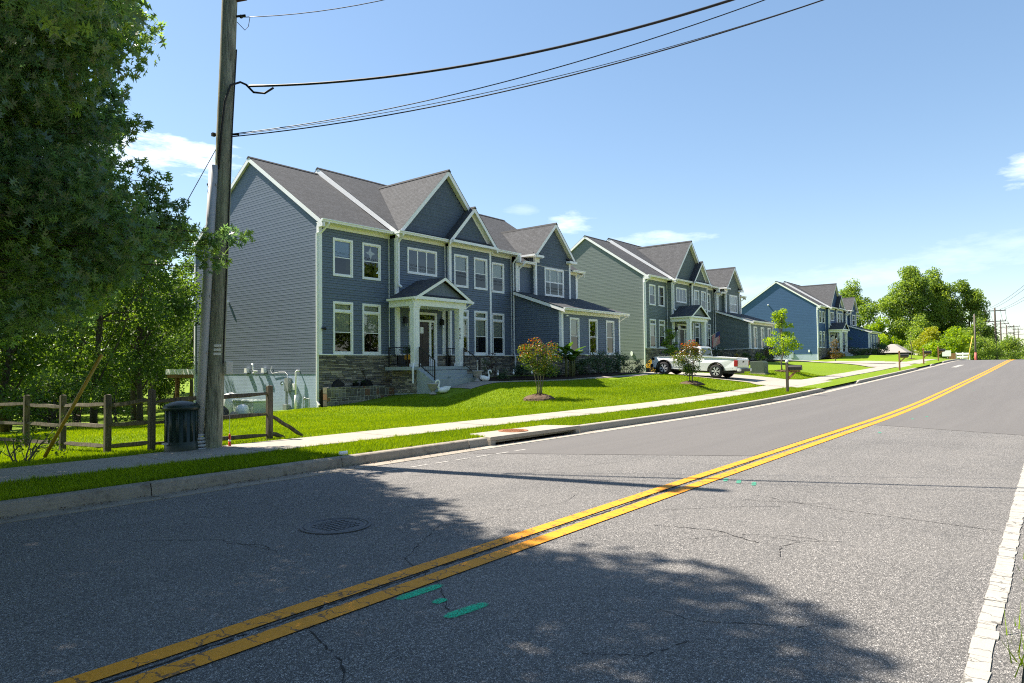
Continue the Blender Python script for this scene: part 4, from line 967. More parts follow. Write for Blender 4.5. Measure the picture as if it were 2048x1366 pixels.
        B('cable_box', wh, lambda mb: mb.box(17.9, 18.0, 26.98, 27.16, .62, .9))
        B('gas_riser', gm, lambda mb: (mb.tube([(17.85, 26.22, -.25), (17.85, 26.22, .38)], .018, 6), mb.tube([(17.85, 26.22, .25), (17.85, 25.75, .25), (17.85, 25.75, -.25)], .018, 6), mb.ball((17.83, 26.05, .25), .07)))
        mb = MB(); mb.tube([(17.97, 28.9, 1.68), (17.96, 29.0, 1.5), (17.96, 28.85, 1.36), (17.96, 28.3, 1.42), (17.96, 27.8, 1.42), (17.96, 27.6, 1.3), (17.95, 27.6, 1.15)], .012, 6); mb.build('loose_cable', wh, H, O)
        cam_ = B('security_camera', M['black_iron'], lambda mb: (mb.box(18.08, 18.14, 25.1, 25.2, 3.30, 3.36), mb.ball((18.2, 25.1, 3.31), .07)))
        B('camera_spot', wh, lambda mb: mb.box(31.35, 31.5, 21.22, 21.31, 4.3, 4.36))
        mb = MB(); mb.tube([(18.0-.02, 33.4, 9.4), (17.97, 33.35, 5), (17.97, 33.4, 1.5)], .012, 5); mb.build('hanging_wire', M['black_iron'], H, O)
    else:
        B('meter_box', simple('grey_metal_%d' % seed, (.36, .42, .44), .5), lambda mb: (mb.box(17.82, 18.0, 28.6, 29.0, .8, 1.6), mb.tube([(17.9, 28.8, .8), (17.9, 28.8, -.2)], .06, 6)))
        B('oval_vent', wh, lambda mb: mb.lathe([(.2, -.06), (.16, 0.0)], (17.99, 26.5, 1.75), 14, 0, .6, 1))
        B('side_lamp', wh, lambda mb: mb.ball((17.9, 32.0, 8.6 if seed == 3 else 5.0), .1))
    return H

h1 = build_house((0, 0, 0), 'blue grey house nearest the utility pole, with stone base and white columned porch', (.135, .17, .225), (.10, .128, .165), (.31, .40, .51), 2, 1)
h2 = build_house((31.75, .82, .71), 'sage green house behind the white pickup truck', (.165, .198, .188), (.125, .155, .146), (.26, .27, .24), 1, 2, (.03, .03, .03))
h3 = build_house((83.34, 1.07, 1.4), 'deep blue house farthest up the street', (.046, .105, .225), (.04, .08, .16), (.36, .43, .54), 1, 3, (.5, .5, .48))
# ---------------------------------------------------------------- utility pole, wires, guy
PB = Vector((6.31, 12.08, 0)); PD = Vector((.03, -.50, 8.2)).normalized()
gz0 = gh(6.31, 12.08)
def pole_at(z): return PB + PD*(z/PD.z)
LFT = Vector((-.626, .78, 0)); TWD = Vector((-.78, -.625, 0))
t = empty('utility_pole', (PB.x, PB.y, gz0), 'tall weathered wooden utility pole standing behind the sidewalk', 'utility pole'); O_ = t.location.copy()
rr = random.Random(2)
MB().tube([pole_at(z)+Vector((rr.uniform(-.006, .006), rr.uniform(-.006, .006), 0)) for z in (-.3, .2, 1, 2, 3, 4, 5, 6, 7, 8, 9, 10, 11)], [.168, .16, .153, .15, .147, .144, .141, .139, .136, .133, .13, .126, .12], 18).build('pole', M['pole'], t, O_, True)
gp = simple('grey_conduit', (.42, .43, .45), .45, .12, 3, .4)
cp_ = lambda z: pole_at(z) + LFT*(.185-.016*z) + TWD*(.17)
MB().tube([cp_(z) for z in (.45, 2, 3.5, 5.25)], .078, 14).build('conduit', gp, t, O_, True)
mb = MB()
for i in range(6): mb.lathe([(.085+.012*(5-i), .12+i*.062), (.10+.012*(5-i), .14+i*.062), (.085+.012*(5-i), .165+i*.062)], tuple(cp_(.1)-Vector((0, 0, cp_(.1).z))+Vector((0, 0, .03))), 14)
mb.build('conduit_boot', gp, t, O_, True)
for z in (.9, 1.9, 2.9, 3.9, 4.9):
    mb = MB(); c = cp_(z); mb.bar(c-LFT*.085+TWD*.03, c+LFT*.085+TWD*.03, .03, .035); mb.build('conduit_strap', gp, t, O_)
c = pole_at(1.62) - LFT*.235 + TWD*.02
MB().bar(c-Vector((0, 0, .12)), c+Vector((0, 0, .12)), .13, .10, (0, 1, 0)).build('junction_box', simple('box_beige', (.55, .54, .5), .5), t, O_, bevel=.01)
for k in range(3):
    c = pole_at(2.02-.075*k) + TWD*.155 - LFT*.085; MB().bar(c+LFT*.065, c-LFT*.065, .006, .045).build('tag_plate', M['white'], t, O_)
mb = MB(); mb.tube([pole_at(z)-LFT*.155+TWD*.05 for z in (1.7, 3, 4.5, 5.8)]+[pole_at(7.4)-LFT*.16], .012, 6); mb.build('ground_wire', M['black_iron'], t, O_)
mb = MB(); mb.tube([pole_at(z)+TWD*.155-LFT*d for z, d in ((5.2, -.02), (5.8, .0), (6.4, .05))]+[pole_at(6.7)+TWD*.13-LFT*.13, pole_at(6.80)+TWD*.02-LFT*.26, pole_at(6.76)-LFT*.36, pole_at(6.62)-LFT*.5, pole_at(6.6)-LFT*.7, pole_at(6.70)-LFT*.86], .02, 8); mb.build('cable_drip_loop', M['black_iron'], t, O_, True)
mb = MB(); mb.tube([pole_at(8.0)-LFT*.12, pole_at(8.02)-LFT*.3], .02, 6); mb.ball(tuple(pole_at(8.0)-LFT*.22), .035); mb.tube([pole_at(7.9)-LFT*.15, pole_at(7.75)-LFT*.3, pole_at(7.82)-LFT*.36, pole_at(7.98)-LFT*.38], .006, 5); mb.build('cable_clamp', M['black_iron'], t, O_)
mb = MB(); mb.tube([pole_at(8.28)-LFT*.12, pole_at(8.31)-LFT*.3, pole_at(8.42)-LFT*.42, pole_at(8.7)-LFT*.44], .022, 8); mb.build('insulated_arm', simple('brown_insulation', (.12, .05, .04), .5), t, O_, True)
mb = MB(); mb.tube([pole_at(5.86)+LFT*.2, pole_at(5.86)-LFT*.26], .02, 6); mb.box(*sum(([v-.03, v+.03] for v in pole_at(5.86)+LFT*.2), [])); mb.build('through_bolt', M['black_iron'], t, O_)
MB().box(6.0, 6.5, 11.2, 11.3, 10.0, 10.25).build('cross_block', M['pole'], t, O_)
# overhead cables run from this pole over the road
wm = simple('cable_black', (.03, .03, .032), .5, .1)
def cable(name, A, E, sag, r, label, n=40):
    A, E = Vector(A), Vector(E); pts = []
    for i in range(n+1):
        s = i/n; p = A.lerp(E, s); p.z -= sag*4*s*(1-s); pts.append(p)
    o = MB().tube(pts, r, 6).build(name, wm, None, tuple(A), True); tag(o, label, 'cable'); return o
e0 = (6.55, 11.41)
cable('overhead_cable', (6.60, 11.36, 6.74), (13, -2.5, 9.3), 1.02, .021, 'thick black bundled cable leaving the pole below the topmost wire')
cable('overhead_cable', (6.47, 11.44, 7.99), (13, -2.5, 13.8), 1.9, .007, 'thin topmost wire running right from near the top of the pole')
cable('overhead_cable', (6.42, 11.62, 5.87), (13, -2.5, 9.2), .80, .008, 'upper wire of the lowest bundle leaving the pole')
cable('overhead_cable', (6.42, 11.62, 5.85), (15, -2.5, 9.6), .72, .006, 'thin middle wire of the lowest bundle leaving the pole')
cable('overhead_cable', (6.41, 11.64, 5.82), (13, -2.5, 8.6), .72, .010, 'lowest thicker wire leaving the pole to the right')
MB().tube([(13.3, -2.7, -.6), (13.3, -2.7, 14.5)], [.17, .13], 14).build('pole', M['pole'], tag(empty('utility_pole', (13.3, -2.7, -.1), 'wooden utility pole across the road carrying the other wire ends', 'utility pole')), (13.3, -2.7, -.1))
t = empty('guy_wire', (4.07, 13.42, gh(4.07, 13.42)), 'steel guy wire with slanting yellow plastic guard, anchored behind the sidewalk', 'guy wire'); O_ = t.location.copy()
A, B_ = Vector((4.07, 13.42, .12)), Vector((6.33, 11.72, 5.87))
MB().tube([A, B_], .007, 6).build('wire', wm, t, O_)
MB().tube([A.lerp(B_, .005), A.lerp(B_, .305)], .029, 10).build('yellow_guard', simple('yellow_plastic', (.42, .27, .02), .45, .12, 5), t, O_, True)
t = empty('marker_post', (6.55, 12.06, gh(6.55, 12.06)), 'short red and white marker post at the foot of the pole', 'marker'); O_ = t.location.copy(); b = Vector((6.56, 11.93, O_.z))
mr = simple('red_plastic', (.6, .05, .015), .4, .1)
MB().tube([b, b+Vector((0, 0, .13))], .024, 10).build('tube', mr, t, O_, True); MB().tube([b+Vector((0, 0, .13)), b+Vector((0, 0, .16))], .0245, 10).build('white_band', M['white'], t, O_, True); MB().tube([b+Vector((0, 0, .16)), b+Vector((0, 0, .25)), b+Vector((0, 0, .27))], [.02, .02, .01], 10).build('tip', mr, t, O_, True); MB().tube([b+Vector((0, 0, .27)), b+Vector((0, 0, .6))], .003, 5).build('rod', M['white'], t, O_)
# dark green cable pedestal left of the pole
px_, py_ = 5.78, 12.15; z0 = gh(px_, py_)
t = empty('cable_pedestal', (px_, py_, z0), 'dark green plastic utility pedestal with domed lid beside the pole', 'utility box'); O_ = (px_, py_, z0)
gpn = simple('dark_green_plastic', (.008, .024, .018), .45, .15, 6, .5)
mb = MB(); mb.lathe([(.27, -.05), (.275, .0), (.27, .16), (.262, .17), (.265, .78)], (px_, py_, z0), 28, 2, 1, 1)
for k in range(14):
    a = 2*math.pi*k/14; mb.bar((px_+.262*math.cos(a), py_+.262*math.sin(a), z0+.2), (px_+.262*math.cos(a), py_+.262*math.sin(a), z0+.76), .05, .016, (math.cos(a), math.sin(a), 0))
mb.build('body', gpn, t, O_, True)
MB().lathe([(.27, .74), (.30, .76), (.30, .80), (.27, .83), (.19, .875), (.08, .90), (.001, .905)], (px_, py_, z0), 28).build('lid', gpn, t, O_, True)
MB().box(px_-.33, px_-.24, py_-.07, py_+.02, z0+.16, z0+.19).build('latch', gp, t, O_)
o = MB().tube([(7.0, 9.28, .19), (7.13, 9.24, .195)], .03, 8).build('crushed_cup', M['white'], None, (7.0, 9.28, .17)); tag(o, 'small crushed white cup lying on the grass by the kerb', 'litter')
# ---------------------------------------------------------------- split rail fence
posts = [(7.75, 12.55), (5.62, 12.95), (5.22, 13.85), (5.25, 16.2), (5.05, 17.75), (4.6, 20.2), (4.1, 22.6)]
t = empty('split_rail_fence', (7.75, 12.55, gh(7.75, 12.55)), 'weathered three rail split wood fence beyond the sidewalk', 'fence'); O_ = t.location.copy()
rr = random.Random(11)
def rough_bar(p, q, w, h, n=5):
    p, q = Vector(p), Vector(q); d = (q-p).normalized(); r = d.cross(Vector((0, 0, 1))).normalized(); u = r.cross(d); rings = []
    for i in range(n+1):
        s = i/n; k = 1 if 0 < i < n else .55; c = p.lerp(q, s)+u*rr.uniform(-.008, .008)
        rings.append([c + r*(a*w/2*k*rr.uniform(.85, 1.1)) + u*(b*h/2*k*rr.uniform(.85, 1.1)) for a, b in ((-1, -.6), (0.2, -1), (1, -.3), (.7, .9), (-.6, 1))])
    V = [v for g in rings for v in g]; m = 5
    mb = MB(); mb.add(V, [(i*m+k, i*m+(k+1) % m, (i+1)*m+(k+1) % m, (i+1)*m+k) for i in range(n) for k in range(m)]+[tuple(range(m))[::-1], tuple(n*m+k for k in range(m))]); return mb
for i, (x, y) in enumerate(posts):
    z = gh(x, y); hh = 1.12+rr.uniform(-.04, .05)
    mb = MB(); w = .055; mb.add([(x-w, y-w, z-.2), (x+w, y-w, z-.2), (x+w, y+w, z-.2), (x-w, y+w, z-.2), (x-w*.95, y-w, z+hh), (x+w, y-w*.9, z+hh-.02), (x+w*.95, y+w, z+hh), (x-w, y+w*.95, z+hh-.03)], ((0, 3, 2, 1), (4, 5, 6, 7), (0, 1, 5, 4), (1, 2, 6, 5), (2, 3, 7, 6), (3, 0, 4, 7)))
    mb.build('post', M['fence'], t, O_, bevel=.012)
    if i:
        xa, ya = posts[i-1]; za = gh(xa, ya)
        for k, (h0, h1) in enumerate(((.93, .9), (.53, .52), (.14, .15))):
            rough_bar((xa, ya, za+h0+rr.uniform(-.03, .03)), (x, y, z+h1+rr.uniform(-.03, .03)), .07, .085).build('rail', M['fence'], t, O_)
rough_bar((7.75, 12.55, gh(7.75, 12.55)+.52), (8.45, 12.42, gh(8.4, 12.4)+.04), .07, .085).build('rail', M['fence'], t, O_)
rough_bar((7.75, 12.55, gh(7.75, 12.55)+.16), (8.2, 12.7, gh(8.2, 12.7)+.0), .085, .09).build('rail', M['fence'], t, O_)
# ---------------------------------------------------------------- behind and beside the nearest house
t = empty('back_porch', (20, 38.3, -.6), 'low covered back porch with white fascia and brown wooden post behind the nearest house', 'porch'); O_ = (20, 38.3, -.6)
MB().box(18.2, 23, 36.45, 40.2, 1.32, 1.62).build('fascia', M['white'], t, O_); MB().box(18.25, 22.9, 36.5, 40.1, 1.12, 1.31).build('beam', M['newwood'], t, O_)
for (x, y) in ((18.4, 39.2), (22.6, 39.2)): MB().box(x-.09, x+.09, y-.09, y+.09, -1.3, 1.12).build('post', M['newwood'], t, O_)
x, y = 16.75, 28.6; z = gh(x, y)
t = empty('storage_chest', (x, y, z), 'pale green plastic deck chest beside the foundation', 'storage box'); O_ = (x, y, z); pg = simple('pale_green_plastic', (.42, .50, .45), .5, .05)
mb = MB(); mb.box(x-.45, x+.45, y-.95, y+.75, z-.05, z+.56)
for k in range(5): mb.box(x-.46, x-.452, y-.93, y+.73, z+.04+k*.1, z+.12+k*.1)
mb.build('body', pg, t, O_, bevel=.015); MB().box(x-.5, x+.5, y-1.0, y+.8, z+.561, z+.63).build('lid', pg, t, O_, bevel=.02)
rk = stone_mat('pale_rock', [(.35, .28, .2), (.28, .2, .13), (.45, .38, .3), (.2, .17, .14)])
def rock(x, y, r, label, seed, sq=.7, mat=rk):
    rr = random.Random(seed); z = gh(x, y); mb = MB(); mb.ball((x, y, z+r*sq*.55), r, r*rr.uniform(.6, 1.2), r*sq, 9, 6)
    mb.v = [(p[0]+rr.uniform(-.16, .16)*r, p[1]+rr.uniform(-.16, .16)*r, p[2]+rr.uniform(-.16, .16)*r) for p in mb.v]
    tag(mb.build('rock', mat, None, (x, y, z)), label, 'rock', None)
rock(14.6, 27.6, .34, 'largest tan rock in the pile beside the green deck chest', 1); rock(14.1, 27.0, .2, 'flat pale rock at the near side of the rock pile', 2, .35); rock(15.2, 28.3, .36, 'dark grey rock at the back of the rock pile', 3, .8, M['fieldstone']); rock(15.1, 27.2, .17, 'small reddish rock at the right of the rock pile', 4)
rock(13.8, 27.5, .24, 'low brown rock at the left end of the rock pile', 5, .4)
x, y = 15.75, 27.6; z = gh(x, y)
tag(MB().lathe([(.2, 0), (.27, .08), (.27, .3), (.2, .42), (.05, .47)], (x, y, z), 14).build('plastic_drum', M['white'], None, (x, y, z), True), 'small white rounded plastic drum left of the deck chest', 'drum')
x, y = 16.5, 29.9; z = gh(x, y)
tag(MB().lathe([(.33, 0), (.38, .1), (.38, .8), (.3, .98), (.05, 1.05)], (x, y, z), 16).build('plastic_drum', M['white'], None, (x, y, z), True), 'tall white plastic drum showing above the deck chest', 'drum')
# ---------------------------------------------------------------- field stone retaining wall before the left bay
O_ = (20.6, 24.72, .2); t = empty('retaining_wall', O_, 'low field stone retaining wall below the left bay windows', 'wall')
for q in range(4): MB().box(17.965-.006*(q % 2), 18.02, 24.65+.005*(q % 3), 24.93, -.35+.275*q+.01, -.35+.275*(q+1)-.01).build('stone', M['fieldstone'], t, O_)
MB().prism([(18.02, -.5), (23.75, .2), (23.75, .66), (22.8, .74), (18.02, .74)], 1, 24.66, 24.93).build('mortar_core', M['mortar'], t, O_)
rr = random.Random(21); z = -.45
while z < .70:
    h = min(rr.choice((.19, .24, .28, .33)), .765-z); x = 17.95 - rr.uniform(0, .1)
    while x < 23.7:
        w = rr.uniform(.16, .46); a, b = max(x, 17.95)+.014, min(x+w, 23.76)-.014; zs = z; hs = h
        if b-a > .05 and z+h > gh((a+b)/2, 24.6)-.06 and not (a > 22.8 and z+h > .70):
            cells = [(a, b, z, z+h)] if rr.random() < .45 else ([(a, b, z, z+h*.5), (a, b, z+h*.5, z+h)] if b-a < .3 else [(a, a+(b-a)*.45, z, z+h), (a+(b-a)*.45+.028, b, z, z+h*.55), (a+(b-a)*.45+.028, b, z+h*.55, z+h)])
            for (ca, cb, c0, c1) in cells:
                d = rr.uniform(.015, .05); c = .018; z0, z1 = c0+.013, c1-.013; j = [rr.uniform(-.03, .03) for _ in range(8)]
                mb = MB(); mb.add([(ca, 24.665, z0), (cb, 24.665, z0), (cb, 24.665, z1), (ca, 24.665, z1), (ca+c+j[0]*.5, 24.66-d, z0+c), (cb-c+j[1]*.5, 24.66-d+j[2]*.3, z0+c+j[3]*.5), (cb-c, 24.66-d, z1-c+j[4]*.5), (ca+c, 24.66-d+j[5]*.3, z1-c)], ((4, 5, 6, 7), (0, 1, 5, 4), (1, 2, 6, 5), (2, 3, 7, 6), (3, 0, 4, 7)))
                mb.build('stone', M['fieldstone'], t, O_)
        x += w
    z += h
tag(MB().box(18.05, 22.0, 24.94, 25.2, .3, .66).build('planter_soil', M['soil'], None, (20, 25, .6)), 'dark soil behind the field stone retaining wall', 'soil')
bk = simple('black_plastic', (.015, .015, .017), .45, .2)
for x, lb in ((18.95, 'black plastic tub tipped on edge behind the wall, nearer the house corner'), (20.55, 'black plastic tub tipped on edge behind the wall, with a garden tool'), ):
    mb = MB(); mb.lathe([(.30, 0), (.38, .2), (.36, .21), (.29, .02)], (x, 25.08, .70), 18, 1); o = mb.build('garden_tub', bk, None, (x, 25.08, .7)); tag(o, lb, 'tub')
mb = MB(); mb.tube([(20.6, 25.1, .7), (20.35, 25.18, 1.42)], .014, 6); mb.box(20.27, 20.42, 25.16, 25.19, 1.40, 1.46); tag(mb.build('garden_tool', bk, None, (20.6, 25.1, .7)), 'thin garden tool leaning on the stone base', 'tool')
def pot(x, y, r, h, mat, label, plant=None, z=None, cat='plant pot'):
    z = gh(x, y) if z is None else z; t = empty('plant_pot', (x, y, z), label, cat); O = (x, y, z)
    MB().lathe([(r*.72, 0), (r, h*.93), (r*1.08, h*.93), (r*1.08, h), (r*.9, h), (r*.85, h*.85), (.01, h*.85)], (x, y, z), 16).build('pot', mat, t, O, True); return t, O, h
POTS = []
for i, (x, y, z, lb) in enumerate(((19.75, 24.95, .68, 'squat black pot between the two tipped tubs'), (20.15, 24.9, .70, 'small black pot just left of the tool tub'), (22.55, 24.75, .74, 'black pot with a small plant at the right of the retaining wall'), (23.0, 22.2, .78, 'small black pot on the ground beside the stair cheek'))):
    POTS.append(pot(x, y, .14, .22, bk, lb, z=z))
# porch decorations
def swan(x, y, rz, label, s=1.0):
    z = gh(x, y)+.02; t = empty('swan_planter', (x, y, z), label, 'swan ornament', None, rz)
    mb = MB(); sec = [(-.30, .17, .02, .02), (-.24, .15, .07, .05), (-.12, .13, .14, .12), (.02, .12, .17, .125), (.14, .12, .14, .12), (.22, .14, .07, .08), (.26, .16, .02, .03)]
    n = 12; V = []
    for (a, zc, w, h) in sec:
        for k in range(n): q = 2*math.pi*k/n; V.append((a*s, w*math.cos(q)*s, max(0, (zc+h*math.sin(q)))*s))
    mb.add(V, [(i*n+k, i*n+(k+1) % n, (i+1)*n+(k+1) % n, (i+1)*n+k) for i in range(len(sec)-1) for k in range(n)])
    mb.build('body', M['white'], t, (0, 0, 0), True)
    mb = MB(); mb.tube([(.18*s, 0, .16*s), (.24*s, 0, .28*s), (.20*s, 0, .40*s), (.18*s, 0, .50*s), (.23*s, 0, .565*s), (.31*s, 0, .56*s), (.35*s, 0, .50*s), (.37*s, 0, .43*s)], [.07*s, .048*s, .036*s, .033*s, .036*s, .04*s, .034*s, .012*s], 10); mb.build('neck', M['white'], t, (0, 0, 0), True)
    for sg in (-1, 1):
        mb = MB(); mb.add([(.1*s, sg*.15*s, .14*s), (-.1*s, sg*.19*s, .2*s), (-.32*s, sg*.12*s, .3*s), (-.2*s, sg*.17*s, .13*s), (.1*s, sg*.10*s, .24*s), (-.1*s, sg*.13*s, .30*s)], ((0, 3, 2, 1), (0, 1, 5, 4), (1, 2, 5))); mb.build('wing', M['white'], t, (0, 0, 0), True)
    MB().tube([(.36*s, 0, .45*s), (.375*s, 0, .405*s)], [.014*s, .004*s], 6).build('beak', simple('orange_beak', (.5, .2, .03), .5), t, (0, 0, 0))
    return t
swan(21.62, 21.25, R_(155), 'white swan planter left of the porch steps, neck curled to the left')
swan(24.65, 21.45, R_(-30), 'white swan planter right of the porch steps, facing right', .9)
def urn(x, y, label, s=1.0):
    z = gh(x, y)+.02; t = empty('garden_urn', (x, y, z), label, 'urn'); um = simple('grey_stone_urn', (.42, .39, .37), .7, .15, 8)
    MB().lathe([(.16*s, 0), (.16*s, .04*s), (.09*s, .08*s), (.07*s, .16*s), (.12*s, .2*s), (.21*s, .3*s), (.23*s, .44*s), (.28*s, .47*s), (.28*s, .51*s), (.22*s, .51*s), (.2*s, .46*s), (.01, .45*s)], (x, y, z), 18).build('urn', um, t, (x, y, z), True); return t
urn(21.35, 21.62, 'grey urn left of the steps behind the left swan', .95); u2 = urn(24.45, 21.75, 'grey urn right of the steps between pot and right swan')
MB().tube([(24.45, 21.75, gh(24.45, 21.75)+.4), (24.43, 21.75, gh(24.45, 21.75)+.95), (24.5, 21.75, gh(24.45, 21.75)+1.02)], .012, 5).build('stick', M['cream_warmlit'], u2, tuple(u2.location))
pot(24.98, 22.35, .17, .3, simple('grey_pot', (.3, .32, .34), .6), 'grey pot at the foot of the right stair railing', z=.95)
pt = pot(22.15, 24.0, .2, .42, simple('brown_basket', (.09, .045, .03), .8), 'tall brown basket planter on the porch left of the door', z=1.6)
MB().lathe([(.235, .32), (.235, .52), (.2, .55)], (22.15, 24.0, 1.62), 14).build('orange_band', simple('orange_wrap', (.6, .28, .02), .6), pt[0], pt[1])
def bird(x, y, label, k):
    z = gh(x, y)+.04; t = empty('bird_ornament', (x, y, z), label, 'bird ornament'); O = (x, y, z)
    mb = MB(); mb.ball((x, y, z+.28), .055, .05, .08, 8, 6); mb.tube([(x, y, z+.32), (x+.03, y, z+.42), (x+.01, y, z+.47), (x+.05, y, z+.47)], [.03, .018, .02, .006], 6); mb.build('body', M['white'], t, O, True)
    MB().tube([(x, y, z-.05), (x, y, z+.24)], .006, 4).build('stake', M['black_iron'], t, O)
bird(21.85, 24.98, 'white bird ornament behind the retaining wall', 0); bird(26.2, 21.95, 'white bird ornament beside the green shrub, leftmost in the bed', 1); bird(27.4, 21.9, 'white bird ornament in the bed below the downspout', 2); bird(28.3, 21.4, 'white bird ornament just left of the crepe myrtle stems', 3)
# ---------------------------------------------------------------- white pickup truck
def pickup(loc, rz):
    t = empty('pickup_truck', loc, 'white pickup truck parked nose to the garage on the driveway', 'pickup truck', None, rz)
    # local frame: +y forward, x across, z up; rear axle at y=0, front axle at y=3.2
    tp = NT('white_car_paint'); tp.fin((.72, .73, .73), .25, .5); tp.p.inputs['Coat Weight'].default_value = .7; tp.p.inputs['Coat Roughness'].default_value = .06; wp = tp.m
    gl = glass_mat('car_glass', (.06, .07, .07), .0); rub = simple('tyre_rubber', (.018, .018, .019), .8, .2, 20); al = simple('alloy', (.62, .63, .64), .35, .05, 3, .5, .15); blk = simple('black_trim', (.015, .015, .016), .5, .2); red = simple('tail_red', (.35, .012, .012), .2, .1, 3, .6)
    W = .92
    def arch(yc, r, n=9): return [(yc+r*math.cos(math.pi-math.pi*i/(n-1)), .40+r*math.sin(math.pi*i/(n-1))) for i in range(n)]
    prof = [(-1.18, .52), (-.5, .45)] + arch(0, .47) + [(.55, .38), (2.7, .38)] + arch(3.2, .48) + [(3.8, .40), (4.02, .42), (4.08, .62), (4.07, .88), (3.98, 1.02), (3.6, 1.09), (2.55, 1.16), (2.35, 1.17), (.98, 1.16), (.93, 1.16), (.9, 1.16), (-1.14, 1.14), (-1.2, 1.1), (-1.2, .7)]
    n = len(prof); V = []
    def wx(y, z): 
        w = W - (.05 if z > 1.05 else 0) - (.16*max(0, (y-3.5)/.58)**2)
        return w
    for sgn in (-1, 1):
        for (y, z) in prof: V.append((sgn*wx(y, z), y, z))
    mb = MB(); mb.add(V, [tuple(range(n)), tuple(range(2*n-1, n-1, -1))]); 
    side = mb
    F = [(i, n+i, n+(i+1) % n, (i+1) % n) for i in range(n) if not (n-6 <= i <= n-5)]
    side.add(V, F)
    body = side.build('body', wp, t, bevel=0)
    # cargo bed liner (dark recess) and bed rails
    MB().box(-.76, .76, -1.1, .82, 1.141, 1.146).build('bed_liner', blk, body)
    mb = MB(); mb.bar((-.86, -1.15, 1.17), (-.86, .85, 1.19), .1, .05); mb.bar((.86, -1.15, 1.17), (.86, .85, 1.19), .1, .05); mb.build('bed_rail', wp, body)
    # cab
    def ring(y0, y1, w0, z): return [(-w0, y0, z), (w0, y0, z), (w0, y1, z), (-w0, y1, z)]
    r0, r1, r2 = ring(.93, 2.55, .86, 1.15), ring(1.02, 1.80, .70, 1.72), ring(1.15, 1.68, .66, 1.76)
    mb = MB(); mb.add(r0+r1+r2, [(i, (i+1) % 4, 4+(i+1) % 4, 4+i) for i in range(4)]+[(4+i, 4+(i+1) % 4, 8+(i+1) % 4, 8+i) for i in range(4)]+[(8, 9, 10, 11)])
    cab = mb.build('cab', wp, t, bevel=.025)
    def pane(pts, name='window'): 
        m = MB(); m.add(pts, (tuple(range(len(pts))),)); m.build(name, gl, cab)
    for s in (-1, 1):
        def S(y, z): k = (z-1.15)/.57; return (s*(.864-.16*k), y, z)
        q1 = [S(1.12, 1.22), S(1.62, 1.22), S(1.62, 1.66), S(1.16, 1.66)]; q2 = [S(1.70, 1.22), S(2.38, 1.22), S(1.86, 1.66), S(1.70, 1.66)]
        pane(q1 if s > 0 else q1[::-1]); pane(q2 if s > 0 else q2[::-1])
    pane([(-.70, .932, 1.24), (.70, .932, 1.24), (.60, .998, 1.66), (-.60, .998, 1.66)], 'rear_window')
    pane([(.76, 2.475, 1.22), (-.76, 2.475, 1.22), (-.62, 1.865, 1.69), (.62, 1.865, 1.69)], 'windscreen')
    # door seams and handles
    for s in (-1, 1):
        for (ya, yb) in ((1.0, 1.66), (1.70, 2.62)):
            mb = MB(); x = s*(W+.002)
            for p, q in (((ya, .5), (ya, 1.14)), ((yb, .5), (yb, 1.14)), ((ya, .5), (yb, .5))): mb.bar((x, p[0], p[1]), (x, q[0], q[1]), .004, .012, (1, 0, 0))
            d = mb.build('door_seam', blk, body); MB().box(x-.01 if s > 0 else x-.02, x+.02 if s > 0 else x+.01, ya+.05, ya+.22, 1.02, 1.05).build('door_handle', wp, body)
        MB().box(s*.90, s*1.10, 2.28, 2.42, 1.20, 1.36).build('mirror', wp if False else blk, cab, bevel=.02)
        for yc in (0, 3.2):   # black arch lips
            mb = MB(); pts = [(s*(W+.012), y, z) for (y, z) in arch(yc, .485, 12)]; mb.tube(pts, .03, 6); mb.build('wheel_arch', blk, body)
        MB().box(s*.90, s*.925, -.95, -.93, .6, .61).build('side_marker', red, body)
        tl = MB(); tl.box(s*.80, s*.93, -1.215, -1.02, .72, 1.06); tl.build('tail_lamp', red, body, bevel=.015)
        hl_ = MB(); hl_.box(s*.55, s*.86, 3.86, 4.03, .84, 1.0); hl_.build('head_lamp', gl, body, bevel=.02)
    MB().box(-.80, .80, -1.212, -1.19, .66, 1.12).build('tailgate', wp, body, bevel=.01)
    MB().box(-.12, .12, -1.222, -1.213, .94, 1.03).build('tailgate_handle', blk, body)
    mb = MB(); mb.box(-.90, .90, -1.36, -1.17, .44, .60); mb.build('rear_bumper', blk, t, bevel=.02)
    mb = MB(); mb.box(-.92, -.7, -1.37, -1.2, .45, .61); mb.box(.7, .92, -1.37, -1.2, .45, .61); mb.build('bumper_corner', wp, t, bevel=.02)
    MB().box(-.85, .85, 3.95, 4.13, .38, .60).build('front_bumper', blk, t, bevel=.03); MB().box(-.5, .5, 4.0, 4.09, .64, .98).build('grille', blk, t, bevel=.02)
    MB().box(-.80, .80, -1.0, 3.9, .30, .42).build('chassis', blk, t)
    for s in (-1, 1):
        for yc in (0, 3.2):
            mb = MB(); prof_ = [(.26, -.125), (.36, -.125), (.385, -.09), (.39, 0), (.385, .09), (.36, .125), (.26, .125)]
            mb.lathe(prof_, (s*.83, yc, .39), 26, 0, cap=False); w = mb.build('wheel', rub, t, (0, 0, 0), True)
            mb = MB(); xo = s*.83+s*.105
            mb.lathe([(.25, -.02), (.265, .02), (.25, .03), (.235, .0)], (xo, yc, .39), 26, 0, cap=False); mb.lathe([(.06, -.02), (.055, .02), (.01, .025)], (xo, yc, .39), 12, 0)
            for k in range(6):
                for dk in (-.16, .16):
                    a = 2*math.pi*k/6; b = a+dk; mb.bar((xo, yc+.05*math.cos(a), .39+.05*math.sin(a)), (xo, yc+.245*math.cos(b), .39+.245*math.sin(b)), .035, .03, (1, 0, 0))
            mb.build('rim', al, w)
            MB().lathe([(.25, -.01), (.25, .0), (.01, .0)], (s*.83+s*.05, yc, .39), 18, 0).build('brake_disc', blk, w)
